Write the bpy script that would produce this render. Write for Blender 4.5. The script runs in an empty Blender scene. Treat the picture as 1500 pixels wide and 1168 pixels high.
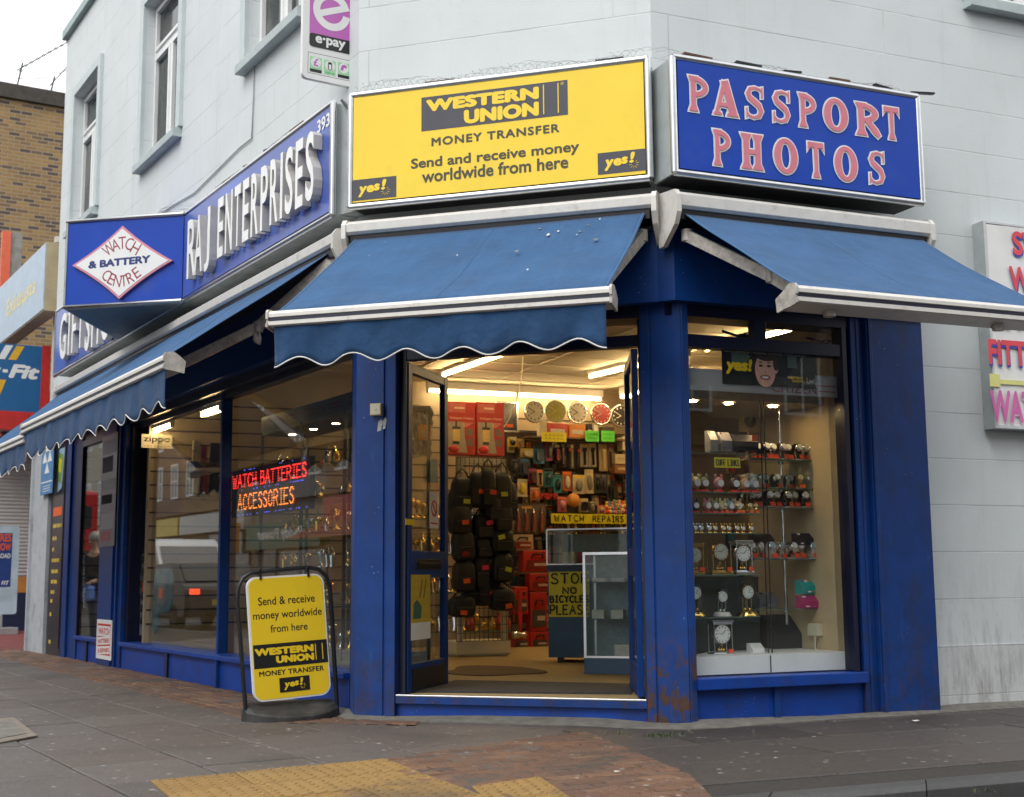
import bpy, bmesh, math, random
from mathutils import Vector, Matrix, Euler
random.seed(11)
PI = math.pi
R = math.radians
scene = bpy.context.scene
COL = scene.collection

# ------------------------------------------------------------------ camera
FPX, CX, CY = 1908.0, 750.0, 584.0           # focal length in photo pixels, photo centre
PITCH, ROLL, EYE = R(7.8), R(-0.46), 1.0
_fw = Vector((0, math.cos(PITCH), math.sin(PITCH)))
_up = Vector((0, -math.sin(PITCH), math.cos(PITCH)))
_rt = Vector((1, 0, 0))
RT = _rt*math.cos(ROLL) + _up*math.sin(ROLL)
UP = _up*math.cos(ROLL) - _rt*math.sin(ROLL)
EYEP = Vector((0, 0, EYE))
cam = bpy.data.cameras.new('camera')
camo = bpy.data.objects.new('camera', cam)
COL.objects.link(camo)
cam.sensor_width = 36.0
cam.lens = FPX/1500*36.0
cam.clip_end = 500
cam.dof.use_dof = True
cam.dof.focus_distance = 9.8
cam.dof.aperture_fstop = 2.8
M = Matrix.Identity(4)
for i in range(3):
    M[i][0] = RT[i]; M[i][1] = UP[i]; M[i][2] = -_fw[i]; M[i][3] = EYEP[i]
camo.matrix_world = M
scene.camera = camo

# ------------------------------------------------------------------ overcast sky, soft sun, exposure
SUN_EL, SUN_AZ = R(52), R(215)               # azimuth clockwise from +Y: behind the viewer, to the left
w = bpy.data.worlds.new('World'); scene.world = w; w.use_nodes = True
nt = w.node_tree
bg = nt.nodes['Background']
sky = nt.nodes.new('ShaderNodeTexSky'); sky.sky_type = 'NISHITA'; sky.sun_disc = False
sky.sun_elevation = SUN_EL; sky.sun_rotation = SUN_AZ
sky.air_density = 1.0; sky.dust_density = 4.0; sky.ozone_density = 1.0
hs = nt.nodes.new('ShaderNodeHueSaturation'); hs.inputs['Saturation'].default_value = 0.16
hs.inputs['Value'].default_value = 1.0
nt.links.new(sky.outputs[0], hs.inputs['Color'])
cl = nt.nodes.new('ShaderNodeTexNoise'); cl.inputs['Scale'].default_value = 2.2; cl.inputs['Detail'].default_value = 5
cr = nt.nodes.new('ShaderNodeValToRGB')                      # even cloud cover, a little brighter and darker in places
cr.color_ramp.elements[0].position = .3; cr.color_ramp.elements[0].color = (6.0, 6.25, 6.5, 1)
cr.color_ramp.elements[1].position = .7; cr.color_ramp.elements[1].color = (8.2, 8.3, 8.3, 1)
nt.links.new(cl.outputs[0], cr.inputs[0])
mxs = nt.nodes.new('ShaderNodeMix'); mxs.data_type = 'RGBA'; mxs.inputs[0].default_value = .75
nt.links.new(hs.outputs[0], mxs.inputs[6]); nt.links.new(cr.outputs[0], mxs.inputs[7])
nt.links.new(mxs.outputs[2], bg.inputs['Color'])
bg.inputs['Strength'].default_value = 0.14
sl = bpy.data.lights.new('sun', 'SUN'); so = bpy.data.objects.new('sun', sl); COL.objects.link(so)
sl.energy = 0.9; sl.angle = R(40); sl.color = (1.0, 0.965, 0.92)
sd = Vector((math.sin(SUN_AZ)*math.cos(SUN_EL), math.cos(SUN_AZ)*math.cos(SUN_EL), math.sin(SUN_EL)))
so.rotation_euler = sd.to_track_quat('Z', 'Y').to_euler()
scene.view_settings.view_transform = 'Standard'
scene.view_settings.look = 'None'
scene.view_settings.exposure = 0.76
scene.view_settings.gamma = 1.0
scene.render.engine = 'CYCLES'
cy = scene.cycles
cy.use_denoising = True
cy.max_bounces = 10; cy.diffuse_bounces = 4; cy.glossy_bounces = 5
cy.transmission_bounces = 6; cy.transparent_max_bounces = 24
cy.caustics_reflective = False; cy.caustics_refractive = False
cy.sample_clamp_indirect = 4.0
cy.use_adaptive_sampling = True; cy.adaptive_threshold = 0.01

# ------------------------------------------------------------------ facade frames (plan view)
# L = left facade, C = cut-off corner with the door, R = right facade, G = looks down the street towards us
def _az(d): a = R(d); return Vector((math.sin(a), math.cos(a)))
class Frame:
    def __init__(s, o, ux):
        s.o = Vector(o); s.u = Vector(ux).normalized(); s.n = Vector((s.u[1], -s.u[0]))
        s.ang = math.atan2(s.u[1], s.u[0])
    def xy(s, u, n=0.0): return s.o + s.u*u + s.n*n
    def p(s, u, n=0.0, z=0.0):
        q = s.xy(u, n); return Vector((q[0], q[1], z))
    def mat(s, u=0, n=0, z=0, rz=0.0):
        return Matrix.Translation(s.p(u, n, z)) @ Matrix.Rotation(s.ang+rz, 4, 'Z')
    def at(s, u, n=0.0, rz=0.0):
        f = Frame(s.xy(u, n), s.u); a = s.ang+rz
        f.u = Vector((math.cos(a), math.sin(a))); f.n = Vector((f.u[1], -f.u[0])); f.ang = a
        return f
    def px(s, x, y, n=0.0):      # where the sight line through photo pixel x,y meets the plane n in front of this facade
        d = ray(x, y); nn = Vector((s.n[0], s.n[1], 0)); p0 = s.p(0, n, 0)
        t = (p0-EYEP).dot(nn)/d.dot(nn); P = EYEP+d*t
        return ((P.xy-s.o).dot(s.u), P.z)
def ray(x, y): return _fw + RT*((x-CX)/FPX) - UP*((y-CY)/FPX)
def gz(x, y, z=0.0):
    d = ray(x, y); return EYEP + d*((z-EYE)/d.z)
FL = Frame((-1.08904, 9.64042), -_az(-31.8))
FC = Frame((-1.08904, 9.64042), -_az(-72.8))
FR = Frame((1.19714, 8.93273), _az(67.4))
FG = Frame(FL.xy(0), -FL.n)
WC = 2.3932
FW = Frame((0, 0), (1, 0))

# ------------------------------------------------------------------ mesh builder
class MB:
    def __init__(s): s.v = []; s.f = []; s.m = []; s.sm = []
    def add(s, vs, fs, m=0, smooth=False):
        b = len(s.v); s.v += [tuple(v) for v in vs]
        for f in fs: s.f.append([b+i for i in f]); s.m.append(m); s.sm.append(smooth)
        return s
    def box(s, x0, x1, y0, y1, z0, z1, m=0):
        return s.add([(x0,y0,z0),(x1,y0,z0),(x1,y1,z0),(x0,y1,z0),(x0,y0,z1),(x1,y0,z1),(x1,y1,z1),(x0,y1,z1)],
                     [(0,3,2,1),(4,5,6,7),(0,1,5,4),(1,2,6,5),(2,3,7,6),(3,0,4,7)], m)
    def obox(s, c, sx, sy, sz, rot, m=0):          # oriented box, rot = Euler tuple
        E = Euler(rot).to_matrix(); c = Vector(c)
        vs = [c+E@Vector((a*sx/2, b*sy/2, d*sz/2)) for d in (-1,1) for a,b in ((-1,-1),(1,-1),(1,1),(-1,1))]
        return s.add(vs, [(0,3,2,1),(4,5,6,7),(0,1,5,4),(1,2,6,5),(2,3,7,6),(3,0,4,7)], m)
    def prism(s, pts, z0, z1, m=0, axis='z', smooth=False):   # closed outline pts (2-D) swept along an axis
        n = len(pts)
        def V(a, b, t):
            return (a,b,t) if axis=='z' else ((a,t,b) if axis=='y' else (t,a,b))
        vs = [V(a,b,z0) for a,b in pts]+[V(a,b,z1) for a,b in pts]
        ar = sum(pts[i][0]*pts[(i+1)%n][1]-pts[(i+1)%n][0]*pts[i][1] for i in range(n))
        flip = (ar < 0) ^ (axis == 'y')
        fs = [[i,(i+1)%n,n+(i+1)%n,n+i] for i in range(n)]
        caps = [list(range(n))[::-1], list(range(n,2*n))]
        if flip: fs = [f[::-1] for f in fs]; caps = [c[::-1] for c in caps]
        s.add(vs, fs, m, smooth); 
        return s.add(vs, caps, m)
    def tube(s, pts, r, m=0, n=8, cap=True, smooth=True, closed=False):
        pts = [Vector(p) for p in pts]; rr = r if isinstance(r, (list, tuple)) else [r]*len(pts)
        vs = []; fs = []; up = None
        for i, p in enumerate(pts):
            if closed: t = pts[(i+1)%len(pts)]-pts[i-1]
            else: t = (pts[min(i+1,len(pts)-1)]-pts[max(i-1,0)])
            if t.length < 1e-9: t = Vector((0,0,1))
            t.normalize()
            if up is None:
                up = t.orthogonal().normalized()
            up = (up - t*up.dot(t))
            if up.length < 1e-6: up = t.orthogonal()
            up.normalize(); sd_ = t.cross(up)
            for k in range(n):
                a = 2*PI*k/n; vs.append(p + (up*math.cos(a)+sd_*math.sin(a))*rr[i])
        L = len(pts)
        for i in range(L if closed else L-1):
            j = (i+1) % L
            for k in range(n): fs.append([i*n+k, i*n+(k+1)%n, j*n+(k+1)%n, j*n+k])
        s.add(vs, fs, m, smooth)
        if cap and not closed:
            s.add(vs[:n], [list(range(n))[::-1]], m); s.add(vs[-n:], [list(range(n))], m)
        return s
    def lathe(s, prof, c=(0,0,0), n=16, m=0, smooth=True, axis='z', sx=1, sy=1, caps=True):   # prof = [(r, h)...]
        vs = []; fs = []
        for r_, h in prof:
            for k in range(n):
                a = 2*PI*k/n; x, y = r_*math.cos(a)*sx, r_*math.sin(a)*sy
                p = (x,y,h) if axis=='z' else ((x,-h,y) if axis=='y' else (h,x,y))
                vs.append((c[0]+p[0], c[1]+p[1], c[2]+p[2]))
        for i in range(len(prof)-1):
            for k in range(n): fs.append([i*n+k, i*n+(k+1)%n, (i+1)*n+(k+1)%n, (i+1)*n+k])
        s.add(vs, fs, m, smooth)
        if caps and prof[0][0] > 1e-6: s.add(vs[:n], [list(range(n))[::-1]], m)
        if caps and prof[-1][0] > 1e-6: s.add(vs[-n:], [list(range(n))], m)
        return s
    def ball(s, c, rx, ry, rz, m=0, n=12, k=8):
        vs = []; fs = []
        for i in range(k+1):
            t = PI*i/k
            for j in range(n):
                a = 2*PI*j/n
                vs.append((c[0]+rx*math.sin(t)*math.cos(a), c[1]+ry*math.sin(t)*math.sin(a), c[2]-rz*math.cos(t)))
        for i in range(k):
            for j in range(n): fs.append([i*n+j, i*n+(j+1)%n, (i+1)*n+(j+1)%n, (i+1)*n+j])
        return s.add(vs, fs, m, True)
    def quad(s, a, b, c, d, m=0): return s.add([a,b,c,d], [(0,1,2,3)], m)
    def grid(s, fn, nu, nv, m=0, smooth=True):
        vs = [fn(i/nu, j/nv) for j in range(nv+1) for i in range(nu+1)]
        fs = [[j*(nu+1)+i, j*(nu+1)+i+1, (j+1)*(nu+1)+i+1, (j+1)*(nu+1)+i] for j in range(nv) for i in range(nu)]
        return s.add(vs, fs, m, smooth)
    def xf(s, Mx, start=0):
        for i in range(start, len(s.v)): s.v[i] = tuple(Mx @ Vector(s.v[i]))
        return s
    def mesh(s, name, mats):
        me = bpy.data.meshes.new(name)
        me.from_pydata(s.v, [], s.f)
        for a in (mats if isinstance(mats, (list, tuple)) else [mats]): me.materials.append(a)
        me.polygons.foreach_set('material_index', s.m)
        me.polygons.foreach_set('use_smooth', s.sm)
        me.update()
        return me

def mk(name, me, parent=None, mtx=None, label=None, bevel=0, solid=0):
    o = bpy.data.objects.new(name, me); COL.objects.link(o)
    if parent is not None: o.parent = parent
    if mtx is not None: o.matrix_local = mtx
    if label: o['label'] = label
    if solid:
        md = o.modifiers.new('thickness', 'SOLIDIFY'); md.thickness = solid; md.offset = 0
    if bevel:
        md = o.modifiers.new('edge', 'BEVEL'); md.width = bevel; md.segments = 2; md.limit_method = 'ANGLE'; md.angle_limit = R(40)
        md.harden_normals = False
    return o
def part(name, mb, mats, parent, mtx=None, label=None, bevel=0, solid=0):
    return mk(name, mb.mesh(name, mats), parent, mtx, label, bevel, solid)
def tag(o, label, cat, group=None, kind=None):
    if label: o['label'] = label
    if cat: o['category'] = cat
    if group: o['group'] = group
    if kind: o['kind'] = kind
    return o
def thing(name, label, cat, mtx=None, group=None):
    o = bpy.data.objects.new(name, None); COL.objects.link(o); o.empty_display_size = 0.1
    if mtx is not None: o.matrix_world = mtx
    return tag(o, label, cat, group)
def solo(name, mb, mats, label, cat, mtx=None, group=None, bevel=0, solid=0):
    o = part(name, mb, mats, None, None, None, bevel, solid)
    if mtx is not None: o.matrix_world = mtx
    return tag(o, label, cat, group)
def struct(name, mb, mats, mtx=None, bevel=0):
    o = part(name, mb, mats, None, None, None, bevel)
    if mtx is not None: o.matrix_world = mtx
    o['kind'] = 'structure'; return o
def dup(root, mtx, label=None, group=None):
    r = root.copy(); COL.objects.link(r); r.matrix_world = mtx
    if label: r['label'] = label
    if group: r['group'] = group
    for ch in list(root.children):
        c = ch.copy(); COL.objects.link(c); c.parent = r
        for g in list(ch.children):
            d = g.copy(); COL.objects.link(d); d.parent = c
    return r

# ------------------------------------------------------------------ lettering
_tcache = {}
def glyphs(body, bold=0.0, shear=0.0, space=1.0, extrude=0.0):
    key = (body, bold, shear, space, extrude)
    if key in _tcache: return _tcache[key]
    cu = bpy.data.curves.new('lettering', 'FONT')
    cu.body = body; cu.size = 1; cu.offset = bold; cu.shear = shear; cu.space_character = space; cu.extrude = extrude
    cu.resolution_u = 4; cu.align_x = 'LEFT'
    o = bpy.data.objects.new('lettering', cu); COL.objects.link(o)
    dg = bpy.context.evaluated_depsgraph_get()
    me = bpy.data.meshes.new_from_object(o.evaluated_get(dg))
    vs = [v.co.copy() for v in me.vertices]; fs = [list(p.vertices) for p in me.polygons]
    bpy.data.objects.remove(o); bpy.data.curves.remove(cu); bpy.data.meshes.remove(me)
    x0 = min(v.x for v in vs); x1 = max(v.x for v in vs); y0 = min(v.y for v in vs); y1 = max(v.y for v in vs)
    _tcache[key] = (vs, fs, x0, x1, y0, y1)
    return _tcache[key]
def text(mb, body, u0, u1, z0, z1, y=0.0, m=0, bold=0.0, shear=0.0, space=1.0, depth=0.0, ref=None, skew=0.0):
    """Lay lettering upright in the x-z plane at depth y so that its outline fills u0..u1 by z0..z1. skew = rise over the whole width."""
    vs, fs, x0, x1, y0, y1 = glyphs(body, bold if depth else 0.0, shear, space, 1.0 if depth else 0.0)
    g = 0.0 if depth else bold
    sh = [(0,0)] if not g else [(g*math.cos(k*PI/4), g*math.sin(k*PI/4)) for k in range(8)]
    x0 -= g; x1 += g; y0 -= g; y1 += g
    for k, (dx, dy) in enumerate(sh):          # heavier weights are the same outline thickened all round
        out = []
        for v in vs:
            a = (v.x+dx-x0)/(x1-x0); b = (v.y+dy-y0)/(y1-y0)
            out.append((u0+(u1-u0)*a, y-v.z*depth-.00003*k, z0+(z1-z0)*b+skew*a))
        mb.add(out, fs, m)
def text_px(mb, F, n, body, tl, br, base=(0,0), **kw):
    """Lettering whose top-left and bottom-right corners lie on photo pixels tl and br of the plane n of facade F."""
    a = F.px(tl[0], tl[1], n); b = F.px(br[0], br[1], n)
    text(mb, body, a[0]-base[0], b[0]-base[0], b[1]-base[1], a[1]-base[1], **kw)
# hand lettering: strokes on a unit square
STROKES = {
 'A':[[(0,0),(.45,1),(.9,0)],[(.2,.38),(.7,.38)]],'B':[[(0,0),(0,1),(.55,.95),(.6,.7),(.45,.53),(0,.5)],[(.45,.53),(.75,.4),(.7,.1),(.5,0),(0,0)]],
 'C':[[(.8,.85),(.55,1),(.25,.95),(.02,.65),(.02,.35),(.25,.04),(.55,0),(.82,.15)]],'D':[[(0,0),(0,1),(.5,.95),(.8,.6),(.8,.35),(.5,.03),(0,0)]],
 'E':[[(.75,1),(0,1),(0,0),(.78,0)],[(0,.52),(.6,.52)]],'F':[[(.75,1),(0,1),(0,0)],[(0,.52),(.6,.52)]],
 'H':[[(0,0),(0,1)],[(.75,0),(.75,1)],[(0,.5),(.75,.5)]],'I':[[(.1,1),(.6,1)],[(.35,1),(.35,0)],[(.1,0),(.6,0)]],
 'K':[[(0,0),(0,1)],[(.7,1),(0,.45)],[(.2,.6),(.75,0)]],'L':[[(0,1),(0,0),(.7,0)]],'N':[[(0,0),(0,1),(.75,0),(.75,1)]],
 'O':[[(.4,1),(.1,.85),(0,.5),(.1,.15),(.4,0),(.7,.15),(.8,.5),(.7,.85),(.4,1)]],'P':[[(0,0),(0,1),(.5,1),(.75,.8),(.7,.58),(.45,.48),(0,.48)]],
 'R':[[(0,0),(0,1),(.5,1),(.75,.8),(.7,.6),(.45,.5),(0,.5)],[(.4,.5),(.8,0)]],'S':[[(.72,.85),(.5,1),(.2,.97),(.05,.78),(.15,.58),(.6,.42),(.75,.22),(.6,.03),(.25,0),(.02,.15)]],
 'T':[[(0,1),(.85,1)],[(.42,1),(.42,0)]],'U':[[(0,1),(0,.25),(.2,.02),(.5,.02),(.72,.25),(.72,1)]],'W':[[(0,1),(.22,0),(.48,.75),(.74,0),(.98,1)]],
 'Y':[[(0,1),(.4,.5),(.8,1)],[(.4,.5),(.4,0)]],'Q':[[(.4,1),(0,.5),(.4,0),(.8,.5),(.4,1)],[(.5,.25),(.85,-.05)]],' ':[],'-':[[(.1,.5),(.5,.5)]],
}
def hand(mb, body, u0, u1, z0, z1, y, m=0, wdt=0.01, dots=0, gap=.38, slope=0.0):
    ws = [max([p[0] for st in STROKES[c] for p in st]+[.45]) if c != ' ' else .5 for c in body]
    tot = sum(ws)+gap*(len(body)-1); x = 0; k = (u1-u0)/tot; h = z1-z0
    for c, w_ in zip(body, ws):
        for i, st in enumerate(STROKES[c]):
            P = [Vector((u0+(x+a)*k, 0, z0+b*h+slope*(x+a)/tot)) for a, b in st]
            if dots:
                for a, b in zip(P, P[1:]):
                    L = (b-a).length; nn = max(1, round(L/dots))
                    for q in range(nn+1):
                        c_ = a.lerp(b, q/nn); r_ = wdt
                        mb.box(c_.x-r_, c_.x+r_, y-.004, y, c_.z-r_, c_.z+r_, m)
            else:
                mb.tube([(p.x, y-.0008*(i+1), p.z) for p in P], wdt, m, 6)
        x += w_+gap
# ------------------------------------------------------------------ materials
def N(nt, typ, **kw):
    n = nt.nodes.new(typ)
    for k, v in kw.items():
        if k in n.inputs: n.inputs[k].default_value = v
        else: setattr(n, k, v)
    return n
def base(name):
    m = bpy.data.materials.new(name); m.use_nodes = True
    nt = m.node_tree; b = nt.nodes['Principled BSDF']
    return m, nt, b
def c4(c): return (c[0], c[1], c[2], 1)
def mixc(nt, fac, a, b, mode='MIX'):
    n = nt.nodes.new('ShaderNodeMix'); n.data_type = 'RGBA'; n.blend_type = mode
    for s, v in ((n.inputs[0], fac), (n.inputs[6], a), (n.inputs[7], b)):
        if isinstance(v, bpy.types.NodeSocket): nt.links.new(v, s)
        elif isinstance(v, (int, float)): s.default_value = v
        else: s.default_value = c4(v)
    return n.outputs[2]
def mathn(nt, op, a, b=0.0, clamp=False):
    n = nt.nodes.new('ShaderNodeMath'); n.operation = op; n.use_clamp = clamp
    for s, v in ((n.inputs[0], a), (n.inputs[1], b)):
        if isinstance(v, bpy.types.NodeSocket): nt.links.new(v, s)
        else: s.default_value = v
    return n.outputs[0]
def ramp(nt, fac, lo, hi):
    n = nt.nodes.new('ShaderNodeMapRange'); nt.links.new(fac, n.inputs[0])
    n.inputs[1].default_value = lo; n.inputs[2].default_value = hi; n.clamp = True
    return n.outputs[0]
def coords(nt, scale=(1,1,1), rot=(0,0,0), src='Object'):
    t = nt.nodes.new('ShaderNodeTexCoord'); mp = nt.nodes.new('ShaderNodeMapping')
    mp.inputs['Scale'].default_value = scale; mp.inputs['Rotation'].default_value = rot
    nt.links.new(t.outputs[src], mp.inputs[0]); return mp.outputs[0]
def noise(nt, scale, vec=None, detail=4, rough=.6):
    n = nt.nodes.new('ShaderNodeTexNoise'); n.inputs['Scale'].default_value = scale
    n.inputs['Detail'].default_value = detail; n.inputs['Roughness'].default_value = rough
    nt.links.new(vec if vec is not None else coords(nt), n.inputs['Vector']); return n.outputs[0]
def bumpn(nt, b, h, st=.3, dist=.01):
    n = nt.nodes.new('ShaderNodeBump'); n.inputs['Strength'].default_value = st; n.inputs['Distance'].default_value = dist
    nt.links.new(h, n.inputs['Height']); nt.links.new(n.outputs[0], b.inputs['Normal']); return n
def pm(name, col, rough=.5, metal=0.0, var=.12, scale=6, bump=0.0, bscale=80, spec=.5, dirt=None, dirtamt=.0, dscale=3, coat=0.0):
    m, nt, b = base(name)
    f = noise(nt, scale)
    lo = [c*(1-var) for c in col]; hi = [min(1, c*(1+var)) for c in col]
    out = mixc(nt, ramp(nt, f, .3, .7), lo, hi)
    if dirt:
        d = ramp(nt, noise(nt, dscale, detail=8, rough=.7), .56, .72)
        out = mixc(nt, mathn(nt, 'MULTIPLY', d, dirtamt), out, dirt)
    nt.links.new(out, b.inputs['Base Color'])
    b.inputs['Roughness'].default_value = rough; b.inputs['Metallic'].default_value = metal
    b.inputs['Specular IOR Level'].default_value = spec
    if coat: b.inputs['Coat Weight'].default_value = coat; b.inputs['Coat Roughness'].default_value = .08
    if bump: bumpn(nt, b, noise(nt, bscale), bump, .004)
    return m
def em(name, col, st):
    m, nt, b = base(name)
    b.inputs['Base Color'].default_value = c4(col); b.inputs['Emission Color'].default_value = c4(col)
    b.inputs['Emission Strength'].default_value = st; return m
def glassm(name, tint=(.97,.985,.98), ior=1.5, dirt=.03):
    m = bpy.data.materials.new(name); m.use_nodes = True; nt = m.node_tree; nt.nodes.clear()
    o = nt.nodes.new('ShaderNodeOutputMaterial'); fr = nt.nodes.new('ShaderNodeFresnel'); ge = nt.nodes.new('ShaderNodeNewGeometry')
    bk = nt.nodes.new('ShaderNodeMapRange'); nt.links.new(ge.outputs['Backfacing'], bk.inputs[0]); bk.inputs[3].default_value = ior; bk.inputs[4].default_value = 1/ior; nt.links.new(bk.outputs[0], fr.inputs[0])   # thin sheet: no inner total reflection
    tr = nt.nodes.new('ShaderNodeBsdfTransparent'); tr.inputs[0].default_value = c4(tint)
    gl = nt.nodes.new('ShaderNodeBsdfGlossy'); gl.inputs['Roughness'].default_value = .004
    mx = nt.nodes.new('ShaderNodeMixShader'); nt.links.new(fr.outputs[0], mx.inputs[0])
    nt.links.new(tr.outputs[0], mx.inputs[1]); nt.links.new(gl.outputs[0], mx.inputs[2])
    df = nt.nodes.new('ShaderNodeBsdfDiffuse'); df.inputs[0].default_value = (.55,.55,.52,1)
    mx2 = nt.nodes.new('ShaderNodeMixShader')
    nt.links.new(mathn(nt, 'MULTIPLY', ramp(nt, noise(nt, 2.5, coords(nt, (1,1,.5)), 6), .5, .8), dirt), mx2.inputs[0])
    nt.links.new(mx.outputs[0], mx2.inputs[1]); nt.links.new(df.outputs[0], mx2.inputs[2])
    nt.links.new(mx2.outputs[0], o.inputs[0]); return m
def wallm(name, col):
    m, nt, b = base(name)
    t = nt.nodes.new('ShaderNodeTexCoord'); sx = nt.nodes.new('ShaderNodeSeparateXYZ'); nt.links.new(t.outputs['Object'], sx.inputs[0])
    cb = nt.nodes.new('ShaderNodeCombineXYZ'); nt.links.new(sx.outputs[0], cb.inputs[0])
    nt.links.new(mathn(nt, 'ADD', sx.outputs[2], -0.101), cb.inputs[1])
    br = nt.nodes.new('ShaderNodeTexBrick'); nt.links.new(cb.outputs[0], br.inputs['Vector'])
    for k, v in (('Scale',1.0),('Mortar Size',.006),('Mortar Smooth',.35),('Brick Width',3.4),('Row Height',.3535),('Bias',0)): br.inputs[k].default_value = v
    br.inputs['Color1'].default_value = (1,1,1,1); br.inputs['Color2'].default_value = (.93,.93,.93,1); br.inputs['Mortar'].default_value = (0,0,0,1)
    br.offset = .43
    n1 = noise(nt, 1.3, detail=6); n2 = noise(nt, 9, coords(nt, (1,1,.22)), 6)
    out = mixc(nt, ramp(nt, n1, .3, .75), [c*.93 for c in col], [min(1,c*1.04) for c in col])
    stn = ramp(nt, noise(nt, 4.5, coords(nt, (1.5,1.5,.10)), 8, .7), .56, .74)
    out = mixc(nt, mathn(nt, 'MULTIPLY', stn, .22), out, (.33,.34,.32))
    out = mixc(nt, mathn(nt, 'MULTIPLY', ramp(nt, n2, .55, .8), .25), out, [col[0]*.72, col[1]*.72, col[2]*.7])
    # grime that climbs from the pavement, streaky
    low = ramp(nt, sx.outputs[2], 1.15, 0.0)
    g = mathn(nt, 'MULTIPLY', low, ramp(nt, noise(nt, 7, coords(nt, (1.6,1.6,.3)), 8, .75), .47, .68), True)
    out = mixc(nt, mathn(nt, 'MULTIPLY', g, .8), out, (.16,.135,.12))
    crack = mathn(nt, 'MULTIPLY', br.outputs['Fac'], ramp(nt, noise(nt, 2.2), .36, .6))
    out = mixc(nt, mathn(nt, 'MULTIPLY', crack, .38), out, (.2,.2,.19))
    nt.links.new(out, b.inputs['Base Color']); b.inputs['Roughness'].default_value = .62
    h = mathn(nt, 'ADD', mathn(nt, 'MULTIPLY', br.outputs['Fac'], -1.0), mathn(nt, 'MULTIPLY', noise(nt, 40), .25))
    bumpn(nt, b, h, .35, .012)
    return m
def brickm(name, cols, mortar, bw=.225, rh=.075, soot=.4):
    m, nt, b = base(name)
    t = nt.nodes.new('ShaderNodeTexCoord'); sx = nt.nodes.new('ShaderNodeSeparateXYZ'); nt.links.new(t.outputs['Object'], sx.inputs[0])
    cb = nt.nodes.new('ShaderNodeCombineXYZ'); nt.links.new(sx.outputs[0], cb.inputs[0]); nt.links.new(sx.outputs[2], cb.inputs[1])
    def brk(c1, c2, mo, sd_):
        br = nt.nodes.new('ShaderNodeTexBrick'); nt.links.new(cb.outputs[0], br.inputs['Vector'])
        for k, v in (('Scale',1.0),('Mortar Size',.011),('Mortar Smooth',.2),('Brick Width',bw),('Row Height',rh),('Bias',sd_)): br.inputs[k].default_value = v
        br.inputs['Color1'].default_value = c4(c1); br.inputs['Color2'].default_value = c4(c2); br.inputs['Mortar'].default_value = c4(mo)
        return br
    b1 = brk(cols[0], cols[1], mortar, 0)
    b2 = brk((0,0,0), (1,1,1), (0,0,0), .1)
    out = mixc(nt, ramp(nt, b2.outputs[0], .7, .95), b1.outputs[0], cols[2])
    out = mixc(nt, mathn(nt, 'MULTIPLY', ramp(nt, noise(nt, .6, detail=6), .42, .62), soot), out, cols[3])
    out = mixc(nt, ramp(nt, b1.outputs['Fac'], .3, .8), out, mortar)
    nt.links.new(out, b.inputs['Base Color']); b.inputs['Roughness'].default_value = .85
    bumpn(nt, b, mathn(nt, 'MULTIPLY', b1.outputs['Fac'], -1), .6, .01)
    return m
def islandm(name, cols, rough=.75, spot=(.42,.4,.37), spotamt=.5, bump=.25, stain=(.05,.045,.04), stainamt=.5, obj=True):
    m, nt, b = base(name)
    g = nt.nodes.new('ShaderNodeNewGeometry')
    cr = nt.nodes.new('ShaderNodeValToRGB'); e = cr.color_ramp.elements
    e[0].color = c4(cols[0]); e[1].color = c4(cols[-1]); e[1].position = 1
    for i, c in enumerate(cols[1:-1]):
        q = e.new((i+1)/(len(cols)-1)); q.color = c4(c)
    nt.links.new(g.outputs['Random Per Island'], cr.inputs[0])
    n1 = noise(nt, 28, detail=6); out = mixc(nt, ramp(nt, n1, .25, .8), (.72,.72,.72), (1.2,1.2,1.2))
    out = mixc(nt, 1.0, cr.outputs[0], out, 'MULTIPLY')
    out = mixc(nt, mathn(nt, 'MULTIPLY', ramp(nt, noise(nt, 1.1, detail=8, rough=.65), .5, .68), stainamt), out, stain)
    v = nt.nodes.new('ShaderNodeTexVoronoi'); v.inputs['Scale'].default_value = 9; nt.links.new(coords(nt), v.inputs['Vector'])
    sp = mathn(nt, 'MULTIPLY', ramp(nt, v.outputs['Distance'], .16, .1), ramp(nt, noise(nt, 3), .45, .55))
    out = mixc(nt, mathn(nt, 'MULTIPLY', sp, spotamt), out, spot)
    v2 = nt.nodes.new('ShaderNodeTexVoronoi'); v2.inputs['Scale'].default_value = 55; nt.links.new(coords(nt), v2.inputs['Vector'])
    out = mixc(nt, mathn(nt, 'MULTIPLY', ramp(nt, v2.outputs['Distance'], .2, .1), spotamt*.7), out, spot)
    nt.links.new(out, b.inputs['Base Color'])
    nt.links.new(mathn(nt, 'ADD', mathn(nt, 'MULTIPLY', noise(nt, 2.0), .3), rough-.15), b.inputs['Roughness'])
    bumpn(nt, b, noise(nt, 120, detail=6), bump, .004)
    return m
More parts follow.
